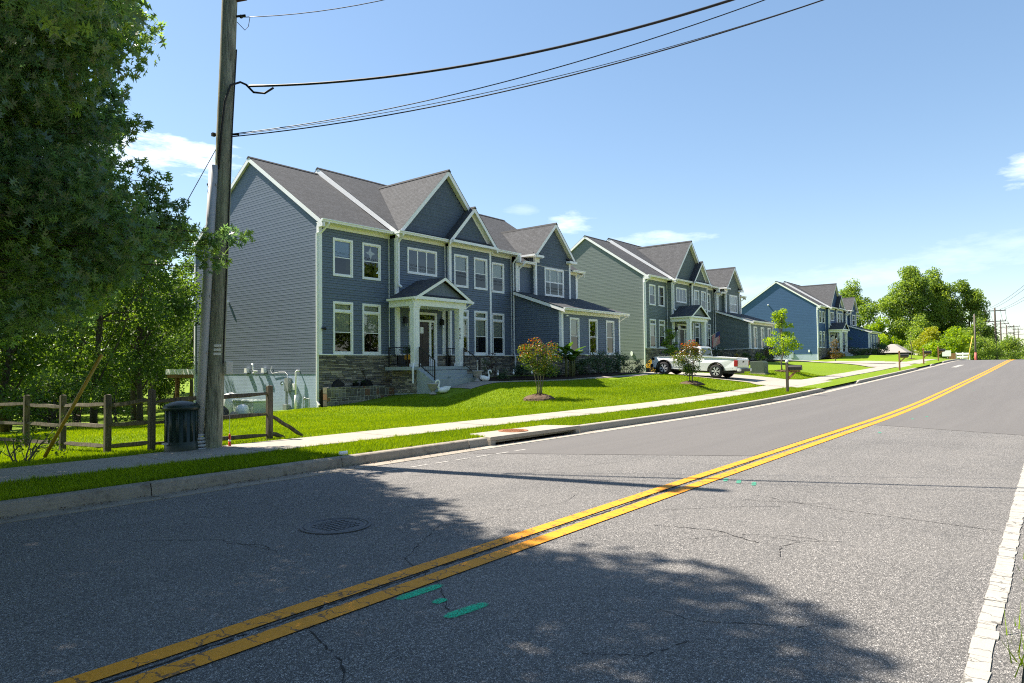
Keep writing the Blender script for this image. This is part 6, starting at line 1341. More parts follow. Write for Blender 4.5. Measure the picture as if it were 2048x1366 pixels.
# ---------------------------------------------------------------- the big oak over the sidewalk
OAK = [(0.22,15.37,5.63,0.67),(-2.85,12.88,3.26,0.95),(2.09,10.38,11.81,0.76),(2.37,7.54,6.21,0.64),(-3.46,12.35,8.01,0.78),(-1.55,9.70,13.95,0.94),(-1.31,19.25,9.92,1.04),(-1.15,6.10,4.93,0.84),(-3.67,14.94,3.67,0.52),(-5.26,17.52,8.24,1.00),(-1.58,10.06,10.00,0.78),(-0.96,10.36,5.28,0.88),(2.94,12.26,7.19,0.50),(-5.22,11.64,12.16,0.58),(-1.82,8.54,12.71,0.78),(-4.51,8.28,12.35,0.85),(-5.52,12.81,4.19,0.80),(0.91,17.10,8.68,0.98),(0.23,11.06,9.66,0.53),(-2.85,18.15,7.39,0.68),(-4.95,12.28,12.02,0.71),(-2.34,8.13,10.09,0.87),(-2.88,16.27,7.55,0.55),(-6.18,7.96,6.44,0.98),(-0.14,17.82,10.35,0.57),(2.04,15.34,9.35,0.58),(-1.67,12.16,13.22,0.80),(-4.19,16.76,5.15,0.99),(4.04,14.84,9.35,0.71),(0.10,12.08,7.64,0.63),(-0.06,16.26,12.66,0.76),(-6.42,13.91,9.11,0.68),(-1.13,7.79,3.47,0.70),(-2.63,8.53,10.30,0.74),(0.25,8.75,9.58,0.88),(-2.79,6.65,7.04,0.79),(1.34,9.40,7.72,0.95),(3.92,16.05,9.99,0.94),(-6.60,13.89,8.74,0.90),(-3.73,10.41,5.34,0.70),(-3.69,7.51,5.14,0.69),(-3.72,17.62,9.39,0.69),(-2.11,10.70,8.83,0.99),(1.53,10.63,3.94,0.74),(3.14,16.44,8.81,1.02),(-4.50,11.75,10.94,0.85),(3.51,14.22,6.79,0.72),(4.76,13.44,5.39,0.53),(-2.64,15.57,13.09,0.96),(-3.81,13.73,4.41,0.83),(-1.44,17.26,6.51,1.03),(0.93,13.30,9.98,0.85),(-1.20,7.79,5.19,0.53),(-0.09,8.37,11.45,0.95),(-2.78,8.35,11.08,0.56),(2.58,16.17,11.86,0.98),(-2.64,6.83,3.53,0.51),(-5.83,16.83,5.93,0.64),(3.55,15.57,9.32,0.52),(-5.00,16.00,9.58,0.59),(-4.63,11.76,3.43,0.67),(-0.44,10.00,13.33,0.80),(-0.38,16.28,10.31,0.84),(-3.42,17.42,11.86,1.03),(-0.21,3.60,6.63,0.56),(-3.32,7.04,9.97,0.94),(-4.29,16.40,12.52,0.94),(1.78,7.40,5.33,0.82),(2.40,15.13,10.10,0.84),(1.36,10.06,10.34,0.85),(-3.26,6.79,11.00,0.98),(-3.37,12.73,10.23,0.62),(-6.45,6.54,9.29,1.02),(-3.13,17.53,10.30,0.56),(0.15,9.64,4.64,0.86),(-3.65,15.85,9.03,0.62),(-2.32,9.54,5.87,0.68),(-0.87,16.49,12.99,0.65),(-5.44,8.01,6.51,0.96),(-2.78,13.85,4.25,0.90),(0.13,15.72,11.59,0.95),(2.43,18.02,7.20,0.54),(0.14,19.18,8.80,0.92),(2.39,8.44,6.08,0.79),(-5.61,6.93,10.16,0.90),(-2.95,17.30,5.19,0.92),(-0.58,14.32,11.38,0.90),(-4.33,8.07,7.28,0.73),(-1.15,7.60,3.56,0.96),(-2.10,18.65,7.39,0.80),(-1.51,14.79,10.99,0.71),(-3.27,7.81,4.19,1.04),(-4.82,15.76,4.46,0.60),(-0.97,8.61,8.02,0.91),(0.65,15.16,11.51,0.54),(-4.52,14.58,8.31,0.52),(-5.20,8.80,6.57,0.90),(-3.48,17.93,8.11,0.53),(1.92,5.83,4.55,0.52),(-4.33,5.81,8.64,0.57),(2.37,11.25,8.89,0.66),(-4.10,16.41,8.77,0.85),(-1.62,18.21,7.47,0.93),(-1.81,14.73,12.63,0.60),(1.00,7.48,5.44,0.78),(4.18,15.77,8.57,1.00),(2.04,9.83,6.61,0.83),(-5.47,10.11,3.92,0.63),(-2.47,10.13,12.15,0.92),(1.49,13.30,12.38,0.87),(0.21,13.65,11.15,0.67),(-3.83,12.06,11.37,0.59),(-3.35,11.15,8.76,0.55),(-5.22,16.63,9.41,0.94),(-2.11,7.17,10.15,1.02),(0.81,8.51,7.88,0.73),(-7.23,8.68,12.22,0.68),(0.09,18.13,10.43,0.61),(-1.27,7.34,11.06,0.51),(0.24,8.29,8.26,0.72),(3.49,15.28,10.98,0.79),(0.81,15.00,9.23,1.01),(0.02,6.16,8.09,0.85),(-6.42,13.44,9.15,0.54),(2.23,10.34,5.60,0.61),(-1.32,16.28,12.69,0.61),(0.68,10.26,11.30,0.89),(-2.18,11.21,9.18,0.94),(-2.69,15.00,9.23,0.72),(-3.05,8.97,11.24,0.71),(-1.50,3.76,6.85,0.95),(-2.72,5.87,8.03,0.89),(3.15,12.92,7.41,0.97),(-6.48,10.16,9.46,0.81),(1.83,10.94,10.52,0.82),(0.33,10.66,7.74,0.60),(-2.91,11.90,6.36,0.74),(-3.32,14.02,7.21,0.82),(-2.96,9.82,13.44,0.99),(2.89,9.95,6.08,0.99),(-3.06,18.99,8.53,0.88),(-6.05,8.93,12.56,0.67),(-2.52,18.08,8.32,0.92),(0.68,6.04,7.23,0.80),(-1.48,14.18,5.37,0.67),(-1.86,16.42,11.52,0.53),(0.22,14.62,11.11,0.95),(-0.71,6.58,3.87,0.88),(-1.82,17.53,5.86,0.85),(-3.09,6.12,10.08,0.64),(-3.03,15.60,8.35,0.79),(0.34,6.37,6.32,0.67),(-3.72,13.37,3.93,0.73),(-5.35,12.90,11.50,0.77),(1.12,14.77,10.29,0.84),(-5.59,5.12,5.98,0.74),(-3.30,10.45,8.48,0.58),(-3.10,9.89,10.11,0.57),(-1.61,15.43,4.69,0.60),(-3.45,16.04,5.18,0.59),(-1.16,13.38,4.96,0.65),(2.05,9.29,5.19,0.84),(1.86,15.05,7.59,0.73),(-1.15,10.11,4.94,1.01),(-3.89,16.33,10.36,0.83),(1.96,15.17,9.81,0.87),(1.54,16.09,9.36,1.02),(0.21,9.64,9.76,0.68),(-2.12,14.24,3.40,0.90),(-1.70,15.32,10.69,0.73),(0.42,18.05,11.36,0.69),(3.26,9.95,4.04,0.57),(-0.43,6.74,6.48,0.75),(-2.93,17.71,10.55,0.97),(3.12,17.52,7.56,0.50),(-5.32,10.28,5.85,0.58),(1.09,17.15,11.83,0.88),(2.14,15.70,6.09,1.02),(-4.37,12.96,6.10,0.89),(-3.19,17.27,12.00,0.56),(-5.60,16.91,8.77,0.52),(-0.38,4.75,6.16,0.92),(2.55,8.06,6.58,0.85),(-0.23,9.43,8.11,0.97),(-4.55,17.18,11.20,0.71),(-1.96,15.10,10.74,0.71),(1.86,11.80,3.49,1.03),(-0.24,10.21,5.41,0.90),(1.11,17.54,6.21,0.76),(3.06,8.75,6.50,0.54),(2.63,17.48,6.13,0.60),(-3.96,11.84,3.88,0.76),(-2.54,9.67,11.18,1.01),(-4.37,10.74,6.15,0.81),(-2.08,9.82,12.76,0.76),(2.78,9.86,3.92,0.83),(-6.61,11.21,8.83,0.70),(-7.09,9.59,11.41,0.54),(-3.69,12.75,11.98,0.76),(-4.23,11.17,8.09,1.03),(-3.14,14.80,4.86,0.55),(-0.82,18.28,11.32,0.82),(-1.17,8.43,11.87,0.80),(-2.49,13.69,9.49,0.77),(-4.41,15.15,4.99,0.84),(1.72,14.13,11.12,0.72),(-2.57,16.03,7.22,0.80),(-4.69,15.76,10.62,0.81),(-5.95,8.05,12.03,1.01),(-5.03,13.64,4.29,0.64),(0.74,15.30,8.27,1.01),(-4.22,10.89,3.96,0.59),(-5.37,11.73,8.86,0.91),(-1.45,11.54,7.93,0.58),(-2.56,5.01,4.46,0.94),(-4.88,13.76,11.64,0.51),(-4.56,14.72,12.61,0.59),(-1.89,9.56,10.35,0.78),(-1.41,12.39,4.99,0.58),(-4.19,11.00,3.77,0.62),(-3.34,7.87,4.61,0.76),(-2.40,8.86,3.57,0.68),(2.66,9.61,5.96,0.72),(0.92,14.55,11.35,0.72),(-5.65,12.59,13.12,0.67),(-1.95,4.80,7.93,0.83),(-2.52,12.34,8.34,0.57),(-0.01,14.02,13.70,0.88),(-5.62,9.49,12.98,0.56),(-5.40,10.60,3.56,1.01),(3.46,17.42,9.81,0.54),(-1.49,19.46,8.15,0.81),(-1.04,10.91,11.16,0.87),(-1.07,8.28,7.23,1.02),(-4.77,7.81,8.29,0.75),(1.65,16.39,7.37,0.74),(2.04,11.07,3.86,0.91),(-5.70,13.05,9.30,0.87),(-2.79,15.66,5.69,0.63),(2.62,8.78,6.20,0.67),(-0.82,7.04,7.24,0.68),(-4.96,17.59,10.73,0.92),(-5.42,10.18,6.40,0.85),(0.37,13.03,7.57,0.82),(-0.73,16.92,10.83,0.54),(-0.23,13.69,5.39,0.64),(-0.53,8.62,9.74,1.04),(-4.96,8.84,13.46,0.52),(1.98,13.84,9.69,0.89),(-1.00,16.74,6.83,0.68),(4.60,12.37,3.58,0.80),(-4.57,9.77,5.85,1.03),(-0.09,10.61,10.07,0.55),(3.54,13.60,6.63,0.52),(-5.09,8.59,10.04,0.56),(-5.12,9.22,12.95,0.68),(-5.24,16.97,6.80,0.55),(-0.17,7.18,10.50,0.80),(-4.95,8.79,12.03,0.85),(0.64,7.21,3.36,0.99),(-0.47,16.37,3.92,0.57),(-3.69,7.50,11.97,0.93),(0.77,10.66,8.09,0.60),(5.05,15.55,6.56,0.78),(-1.85,6.15,3.29,0.74),(2.01,11.46,10.89,0.78),(-5.80,11.95,12.58,0.99),(-3.83,13.82,8.64,0.55),(-5.69,12.03,7.90,1.02),(0.36,11.31,7.60,0.96),(-5.82,15.51,9.94,0.90),(3.50,15.50,5.47,0.95),(0.39,10.20,3.35,0.88),(-5.15,8.09,9.02,0.53),(-3.14,10.80,10.33,0.53),(-1.83,7.83,5.93,0.51),(-0.42,9.17,6.40,0.86),(-5.31,8.98,8.52,0.76),(3.35,10.11,6.30,0.90),(-0.27,19.35,9.71,1.01),(-2.69,6.27,3.79,0.94),(0.03,8.14,3.95,0.64),(-1.78,14.36,4.25,0.87),(-6.18,7.46,11.91,0.60),(2.89,18.20,8.83,0.61),(-5.91,8.63,6.34,0.57),(-0.34,11.85,4.58,0.94),(4.26,17.19,9.50,0.73),(0.50,16.75,8.20,1.00),(-0.52,12.08,4.22,0.58),(1.24,6.77,5.50,0.55),(-5.52,17.07,8.30,0.83),(-5.30,15.70,4.37,0.95),(-1.90,16.87,9.05,0.85),(-5.43,5.97,7.83,0.98),(-1.59,5.12,8.72,0.56),(-0.34,8.87,5.98,1.05),(1.88,14.99,11.62,0.60),(-1.00,11.51,8.22,0.66),(4.36,14.08,3.52,1.05),(4.32,13.73,3.73,0.80),(-0.95,17.30,5.20,0.70),(-3.25,14.99,4.09,0.57),(-5.67,10.43,9.13,0.91),(1.77,13.68,9.49,0.99),(1.75,9.24,10.93,0.61),(-3.73,16.40,6.71,0.83),(-4.57,14.55,9.98,1.01),(-7.20,11.55,12.03,0.80),(-3.34,10.59,11.41,0.86),(-0.66,13.88,6.33,0.55),(-0.94,12.01,3.78,0.74),(-2.30,5.68,9.83,0.99),(-3.23,16.91,10.83,0.76),(0.96,18.17,8.44,1.03),(2.86,16.32,6.25,0.57),(-3.67,5.19,6.41,0.97),(2.46,16.65,9.78,0.78),(-3.34,5.10,4.58,0.99),(-3.78,5.63,8.38,0.57),(-0.82,12.54,5.87,0.72),(-1.60,18.89,10.11,1.00),(0.10,12.86,4.94,0.76),(2.44,14.72,8.51,1.04),(-5.87,4.99,7.51,0.64),(4.28,16.37,6.66,1.01),(0.25,10.51,4.12,0.61),(3.66,16.61,5.97,0.50),(4.15,17.15,7.39,1.03),(-3.04,12.40,12.52,0.96),(1.46,16.92,7.07,0.55),(0.45,10.95,13.95,0.81),(-2.06,11.48,13.99,1.00),(-4.48,16.17,6.73,0.57),(-5.34,8.37,12.81,0.83),(-6.91,8.89,10.46,0.90),(2.32,15.71,3.70,0.63),(2.11,7.08,7.63,0.80),(-6.00,17.01,10.96,1.02),(-2.27,14.08,6.95,0.54),(-3.36,16.21,11.57,0.60),(-6.49,10.72,8.17,0.79),(0.14,18.69,7.44,0.89),(-1.65,18.35,7.66,0.70),(-2.06,16.98,8.53,0.65),(-2.26,12.30,6.91,0.84),(2.13,13.71,12.94,0.70),(-5.21,10.84,7.99,0.86),(-6.90,8.35,10.39,0.94),(0.04,15.57,3.86,0.94),(-5.68,15.98,11.94,0.87),(-4.88,6.04,10.31,0.55),(-5.55,6.96,7.13,0.55),(3.14,17.18,11.54,0.64),(0.17,16.59,7.30,0.68),(1.20,18.44,8.47,0.79),(0.41,8.63,10.09,0.87),(1.41,17.62,7.35,0.87),(-4.03,16.89,9.76,0.75),(-3.70,9.28,9.28,0.51),(-5.77,10.58,5.58,0.71),(-0.48,12.67,4.00,0.86),(2.71,14.64,7.03,0.56),(-3.83,16.06,4.52,0.70),(-4.63,6.51,6.17,0.89),(2.89,13.45,4.72,0.82),(2.56,8.51,7.87,0.66),(-2.06,16.73,11.26,0.57),(-6.79,9.42,9.80,0.98),(0.43,8.26,9.93,1.01),(4.88,16.46,7.47,0.51),(-3.13,6.27,7.55,0.91),(-4.71,10.83,5.24,0.55),(-5.30,11.69,5.73,0.94),(-2.45,17.04,12.03,1.02),(2.39,16.20,10.19,0.60),(2.29,15.34,12.09,0.90),(-5.71,6.60,10.73,0.96),(2.33,15.69,6.42,0.87),(-3.75,13.01,6.85,0.68),(-0.14,16.32,4.88,0.77),(-3.68,14.22,10.56,0.87),(-5.75,14.02,4.13,0.92),(1.79,18.32,7.96,0.69),(2.67,8.83,8.66,0.61),(-1.94,7.75,6.50,1.04),(2.78,16.15,5.33,0.56),(-1.54,5.16,4.32,0.69),(-1.93,17.71,9.18,0.59),(-4.91,14.15,3.62,1.02),(-3.87,10.24,10.24,0.75),(-1.50,17.74,10.92,0.64),(-7.13,13.00,11.63,0.77),(3.26,16.45,8.14,0.87),(-1.29,13.91,13.89,0.94),(-1.31,5.75,8.54,0.63),(-5.54,12.40,4.31,0.61),(-0.23,15.17,13.57,0.91),(-4.36,12.68,7.42,0.74),(-3.41,12.66,6.37,0.73),(2.47,18.62,8.37,0.87),(-0.77,9.06,11.03,0.56),(1.56,16.77,5.15,0.67),(2.17,11.05,11.36,1.05),(-4.43,8.48,10.58,0.52),(-6.17,15.18,11.87,1.01),(-3.01,7.78,6.88,0.60),(-6.82,6.27,9.95,1.04),(-6.64,17.06,10.34,0.54),(-2.48,11.91,8.08,0.60),(4.61,17.56,8.98,0.54),(-3.98,4.67,5.36,0.73),(-0.30,15.45,7.12,0.95),(3.39,9.70,6.09,0.80),(2.72,15.37,12.47,0.95),(-4.47,8.63,6.68,0.51),(-5.42,14.70,6.43,0.86),(0.70,10.95,8.48,0.96),(0.75,14.24,6.82,0.92),(-1.73,9.16,12.18,0.58),(-0.09,8.87,7.34,0.75),(5.13,14.97,6.12,0.70),(-6.98,14.67,12.20,0.65),(-2.51,14.05,11.02,0.50),(-3.29,17.16,5.68,0.99),(1.90,17.89,8.74,0.59),(-1.46,10.82,3.86,0.72),(-3.47,5.88,8.05,0.66),(-0.99,12.46,6.79,0.71),(-3.31,13.23,9.89,0.77),(-3.76,13.79,12.37,0.95),(3.03,16.11,10.75,0.64),(-5.09,5.12,5.98,0.57),(-3.06,14.00,11.28,0.93),(-3.85,5.90,10.12,0.96),(-4.40,8.34,9.02,0.69),(1.93,5.28,5.86,0.89),(-3.76,17.79,11.00,0.54),(2.81,10.52,7.89,0.78),(-5.05,5.71,7.13,0.93),(-4.20,17.04,7.92,0.52),(-1.73,17.43,5.37,0.51),(-3.79,17.92,7.07,0.53),(-0.86,8.70,12.93,1.01),(-4.92,16.16,5.01,0.86),(-6.72,9.64,10.79,0.71),(-0.22,15.89,8.05,0.96),(-5.89,16.05,4.86,0.96),(-3.53,9.37,8.38,0.93),(-0.25,14.00,8.20,0.77),(-2.73,17.93,8.11,0.72),(1.55,8.06,6.58,0.63),(0.18,17.54,7.23,0.78),(2.07,13.48,7.84,0.75),(-0.72,6.38,3.94,0.61),(2.00,15.99,9.57,0.65),(-3.99,16.19,5.40,0.51),(-2.70,9.53,13.38,0.69),(-5.47,6.39,5.32,0.52),(-3.01,15.29,6.90,1.04),(-5.24,15.96,8.15,1.03),(-3.85,15.14,3.27,0.66),(2.82,12.97,9.20,0.88),(1.56,14.76,6.51,0.71),(-5.12,15.23,12.97,0.99),(-2.14,15.56,6.23,0.69),(-4.06,7.74,4.43,0.90),(-6.99,6.95,10.88,1.04),(-5.00,7.75,4.10,0.74),(-5.01,7.02,10.97,0.93),(2.69,10.96,2.22,0.36),(3.25,11.83,2.92,0.47),(2.71,11.36,5.70,0.31),(5.10,14.02,5.04,0.35),(4.05,10.21,3.51,0.54),(4.37,12.41,4.53,0.52),(3.80,12.40,5.95,0.46),(3.72,13.28,3.47,0.32),(3.34,13.07,5.02,0.46),(4.14,11.14,3.05,0.42),(3.26,9.89,2.70,0.34),(4.08,14.24,6.81,0.29),(4.25,13.10,4.61,0.49),(4.82,13.81,7.17,0.31),(3.09,12.12,6.04,0.53),(3.24,11.48,3.99,0.30),(3.03,11.03,4.49,0.49),(3.90,14.49,8.40,0.36),(4.66,12.83,7.50,0.30),(3.52,12.15,3.26,0.46),(3.56,13.29,4.05,0.38),(4.31,12.25,6.63,0.44),(4.47,13.92,4.47,0.31),(3.29,13.05,3.45,0.31),(4.54,11.38,3.73,0.42),(3.63,13.29,2.90,0.51),(4.01,12.01,4.81,0.46),(3.69,13.86,5.29,0.42),(3.64,11.02,4.13,0.48),(4.92,14.16,5.56,0.47),(3.15,11.09,3.08,0.33),(3.55,13.44,6.01,0.29),(3.08,10.03,5.15,0.35),(2.96,10.11,3.00,0.38),(2.99,10.19,2.61,0.37),(3.91,11.59,2.76,0.53),(4.11,12.79,5.42,0.29),(3.97,13.28,7.45,0.34),(5.15,13.11,4.29,0.50),(3.73,12.00,7.08,0.33),(3.14,12.74,2.44,0.39),(4.29,13.91,7.30,0.29),(3.04,11.19,6.83,0.51),(4.95,14.44,2.76,0.40),(4.23,13.40,8.12,0.47),(4.25,13.50,2.84,0.51),(4.03,10.84,4.23,0.35),(3.44,12.45,5.26,0.43),(3.02,12.05,2.41,0.35),(2.83,11.39,3.03,0.42),(4.95,10.98,3.55,0.30),(2.75,11.14,4.86,0.45),(4.27,13.77,5.98,0.54),(4.02,13.06,4.00,0.43),(3.32,10.72,6.87,0.51),(4.88,11.28,4.10,0.33),(3.43,12.89,6.14,0.38),(3.89,10.70,5.02,0.31),(2.86,11.32,3.56,0.40),(3.54,11.86,5.63,0.40),(4.47,14.34,8.57,0.40),(4.00,14.43,2.80,0.50),(3.79,12.27,6.55,0.44),(2.99,11.22,6.31,0.36),(5.97,13.18,4.02,0.46),(4.09,12.89,3.17,0.40),(3.33,12.65,4.91,0.30),(4.02,11.10,5.50,0.34),(5.06,14.21,3.13,0.44),(4.13,13.63,4.45,0.31),(2.88,11.72,3.87,0.40),(2.99,12.56,6.58,0.54),(3.04,11.66,4.44,0.39),(3.42,10.92,5.62,0.31),(4.34,14.37,4.52,0.55),(4.60,13.14,3.47,0.43),(2.94,11.68,6.02,0.30),(3.22,10.74,3.84,0.35),(5.29,14.48,6.43,0.46),(4.79,13.41,6.11,0.31),(4.16,11.76,6.80,0.29),(5.72,12.10,3.89,0.36),(3.08,12.75,4.55,0.40),(5.11,14.28,4.25,0.44),(3.18,12.12,4.92,0.49),(3.61,13.47,5.60,0.37),(3.46,11.42,4.28,0.31),(4.08,12.59,7.87,0.35),(3.92,13.30,5.71,0.37),(4.01,13.34,6.78,0.50),(3.28,10.94,5.91,0.32),(4.63,12.75,5.06,0.29),(4.84,13.59,6.58,0.50),(3.90,10.58,3.14,0.46),(3.52,13.93,2.25,0.32),(5.07,13.97,4.61,0.48),(3.70,12.44,4.50,0.28),(2.91,10.64,4.96,0.34),(3.93,11.52,4.00,0.54),(3.94,10.66,3.55,0.31),(6.16,13.94,4.42,0.33),(3.26,12.32,3.90,0.48),(5.84,12.73,4.06,0.42),(3.19,13.11,5.43,0.38),(3.97,11.44,6.46,0.41),(2.92,10.58,2.35,0.37),(4.31,12.31,5.50,0.37),(3.70,14.20,4.44,0.52),(4.61,13.48,7.90,0.36),(3.70,11.61,5.13,0.36),(3.62,13.41,4.96,0.30),(3.57,11.14,5.34,0.40),(4.34,12.91,4.20,0.30),(2.68,10.40,4.46,0.36),(4.36,13.01,5.15,0.29),(3.55,14.09,7.58,0.39),(3.74,11.75,3.53,0.41),(4.01,13.85,7.02,0.44),(5.13,14.09,3.58,0.32),(3.91,12.64,4.93,0.40),(4.47,13.14,2.75,0.33),(3.36,12.39,2.71,0.31),(3.50,10.53,5.61,0.41),(3.50,11.42,6.04,0.49),(4.45,12.65,7.18,0.34),(4.95,14.32,5.15,0.32),(3.68,14.23,4.91,0.29),(2.85,11.09,5.92,0.32),(3.49,11.86,4.41,0.50),(4.01,12.96,7.89,0.30),(3.66,14.23,3.35,0.29),(4.19,11.82,7.63,0.35),(3.68,13.95,8.11,0.34),(4.42,14.01,7.87,0.50),(3.63,10.90,2.90,0.43),(4.03,12.09,3.73,0.48),(3.71,10.84,6.52,0.49),(4.31,13.72,4.84,0.44),(3.96,10.96,4.58,0.35),(2.53,9.93,2.32,0.32),(2.66,10.36,5.24,0.46),(3.10,9.87,2.29,0.37),(3.83,11.12,6.91,0.44),(3.32,10.98,3.58,0.29),(4.72,13.04,7.04,0.34),(3.99,10.46,4.04,0.43),(4.08,13.83,6.51,0.51),(3.00,11.72,5.23,0.28),(5.13,13.94,6.25,0.32),(4.59,13.00,5.91,0.52),(6.31,10.90,3.87,0.14),(6.12,10.90,3.80,0.16),(5.92,10.90,3.86,0.20),(5.78,11.00,3.68,0.22),(5.61,11.10,3.59,0.25),(5.87,11.00,3.44,0.16),(5.69,11.00,3.29,0.15),(5.45,11.20,3.83,0.30),(5.25,11.30,3.98,0.30),(5.09,11.30,4.20,0.25),(5.33,11.30,4.32,0.14),(4.74,11.50,4.86,0.22),(4.66,11.30,5.48,0.18),(4.51,11.30,5.48,0.22),(4.33,11.30,5.28,0.30),(4.52,11.00,6.83,0.17),(4.38,11.00,6.66,0.20),(4.27,11.00,6.85,0.24),(4.34,11.00,7.19,0.20),(4.16,11.00,7.00,0.30),(4.39,11.30,5.85,0.20),(4.21,11.30,5.91,0.30),(4.97,11.40,4.65,0.25),(4.90,11.40,4.39,0.30),(4.99,11.60,3.73,0.40),(4.68,11.60,3.53,0.40),(4.35,11.50,3.16,0.40)]
NCO = 470
oa = np.array(OAK); rg = np.random.default_rng(4)
loc = (-1.5, 14.2, gh(-1.5, 14.2))
t = empty('oak_tree', loc, 'large dark green oak whose branches fill the upper left of the view', 'tree'); Lv = np.array(loc)
mb = MB(); mb.tube([loc[:2]+(loc[2]-.3,), (-1.5, 14.1, 1), (-1.45, 14.0, 3), (-1.3, 13.6, 6), (-1.2, 13.0, 9), (-1.1, 12.6, 12)], [.55, .42, .37, .30, .2, .1], 14)
for i in range(len(oa)):
    if i % 3 and i < NCO: continue
    c = oa[i, :3]; z0 = max(2.2, c[2]-rg.uniform(.8, 2.5)); p0 = np.array([-1.4, 13.9-.1*z0, z0]); r0 = .05 if i < NCO else .035
    mb.tube(branch_path(p0, c, rg, 5, .05, .12), [r0*1.6, r0*1.2, r0*.8, r0*.5, r0*.3, r0*.12], 6, False)
mb.build('trunk', M['bark'], t, loc, True)
fine = (np.arange(len(oa)) >= NCO) | ((oa[:, 2] < 8.7) & (oa[:, 0] > .5))
P, K = clump_points(oa[fine, :3], oa[fine, 3]*1.12, 560, rg, .72); ct = rg.uniform(0, 1, fine.sum())
leaves('crown', P-Lv, .165, L_['oak'], t, 'oak', .55, 5, np.clip(ct[K]**1.6*.45+rg.uniform(0, .55, len(P)), 0, 1), .3)
P, K = clump_points(oa[~fine, :3], oa[~fine, 3]*1.1, 380, rg, .75)
leaves('crown', P-Lv, .23, L_['oak'], t, 'oak', .5, 6)
# ---------------------------------------------------------------- wood behind the fence
rg = np.random.default_rng(12)
spots = [(7.5, 28.5, 9.5), (10.8, 30.0, 10.5), (13.6, 32.5, 10.0), (9.0, 34, 12), (12.5, 37, 11.5), (15.8, 38.5, 10.5), (18.5, 43, 10.8), (15.0, 44, 12.5), (21.5, 46.5, 11), (11, 42, 13), (5.0, 31, 11), (24.5, 50, 11.5), (18, 52, 13), (13, 51, 14), (3.5, 25.5, 9), (6.5, 38, 13)]
for i, (x, y, h) in enumerate(spots):
    l = (x, y, gh(x, y)); C, Rr = crown(l, h, 1.2, 2.3+.3*(i % 3), 34, rg, (.55, 1.0), .7)
    C = np.array(C)
    ok = ~((C[:, 0] > 16.4) & (C[:, 1] > 24) & (C[:, 1] < 38.5)); C = C[ok]; Rr = np.array(Rr)[ok]
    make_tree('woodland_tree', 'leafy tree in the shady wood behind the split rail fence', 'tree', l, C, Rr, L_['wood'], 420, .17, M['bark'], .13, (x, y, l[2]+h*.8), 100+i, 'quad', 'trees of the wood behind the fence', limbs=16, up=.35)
for i in range(16):
    x = rg.uniform(1, 11.2); y = rg.uniform(24.5, 30); l = (x, y, gh(x, y)); C, Rr = crown(l, rg.uniform(1.4, 2.8), .1, rg.uniform(.8, 1.3), 9, rg, (.3, .6), .7)
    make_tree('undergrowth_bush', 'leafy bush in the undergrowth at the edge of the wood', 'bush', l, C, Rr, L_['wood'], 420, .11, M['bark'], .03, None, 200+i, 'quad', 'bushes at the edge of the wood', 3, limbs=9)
for i in range(12):
    x = 2+i*3.0; y = 60+3*math.sin(i*2.3); l = (x, y, -1.6); C, Rr = crown(l, 12.0+2*math.sin(i*1.7), .3, 2.6, 26, rg, (.9, 1.5), .6)
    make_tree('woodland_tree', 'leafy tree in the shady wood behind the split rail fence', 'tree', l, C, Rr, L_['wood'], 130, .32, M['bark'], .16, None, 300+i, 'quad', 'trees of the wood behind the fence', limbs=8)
for i in range(16):
    x = 7+i*1.1; y = rg.uniform(46, 57); l = (x, y, gh(x, y)); C, Rr = crown(l, rg.uniform(3, 4.5), .1, rg.uniform(1.4, 2), 12, rg, (.6, 1.0), .7)
    make_tree('undergrowth_bush', 'leafy bush in the undergrowth at the edge of the wood', 'bush', l, C, Rr, L_['wood'], 200, .2, M['bark'], .04, None, 250+i, 'quad', 'bushes at the edge of the wood', 3, limbs=9)
# sparse bush at the left edge
l = (3.75, 13.5, gh(3.75, 13.5)); C = [(l[0]+rg.uniform(-.3, .75), l[1]+rg.uniform(-.2, .3), l[2]+rg.uniform(.12, .75)) for _ in range(16)]
make_tree('straggly_bush', 'sparse straggly bush at the left edge behind the sidewalk', 'bush', l, C, [.12]*16, L_['shrub'], 1400, .05, M['greybark'], .018, (l[0]+.1, l[1], l[2]+.4), 33, 'quad', None, 5, limbs=16, twig=.006, fork=.15)
# dead twigs poking up left of the pole are part of a bare-topped tree
l = (13.2, 27.6, gh(13.2, 27.6))
# ---------------------------------------------------------------- garden trees
def mound(x, y, r, h, label):
    z = gh(x, y); rr = random.Random(int(x*10)); mb = MB(); n = 22
    mb.lathe([(r, -.03), (r*.96, h*.25), (r*.75, h*.7), (r*.45, h*.95), (r*.15, h)], (x, y, z), n)
    mb.v = [(p[0]+rr.uniform(-.05, .05)*r, p[1]+rr.uniform(-.05, .05)*r, p[2]+rr.uniform(-.1, .1)*h) for p in mb.v]
    o = mb.build('mulch_mound', M['mulch'], None, (x, y, z)); tag(o, label, 'mulch')
    rgm = np.random.default_rng(int(x)); Pm = np.stack([rgm.normal(size=1100)*r*.55, rgm.normal(size=1100)*r*.55], -1); d = np.hypot(Pm[:, 0], Pm[:, 1]); Pm = Pm[d < r*1.1]; d = d[d < r*1.1]
    ch = leaves('wood_chips', np.c_[Pm, np.maximum(0, h*(1-(d/r)**2))+.012], .10, M['mulch'], o, 'long', .3, int(x)); ch['kind'] = 'stuff'
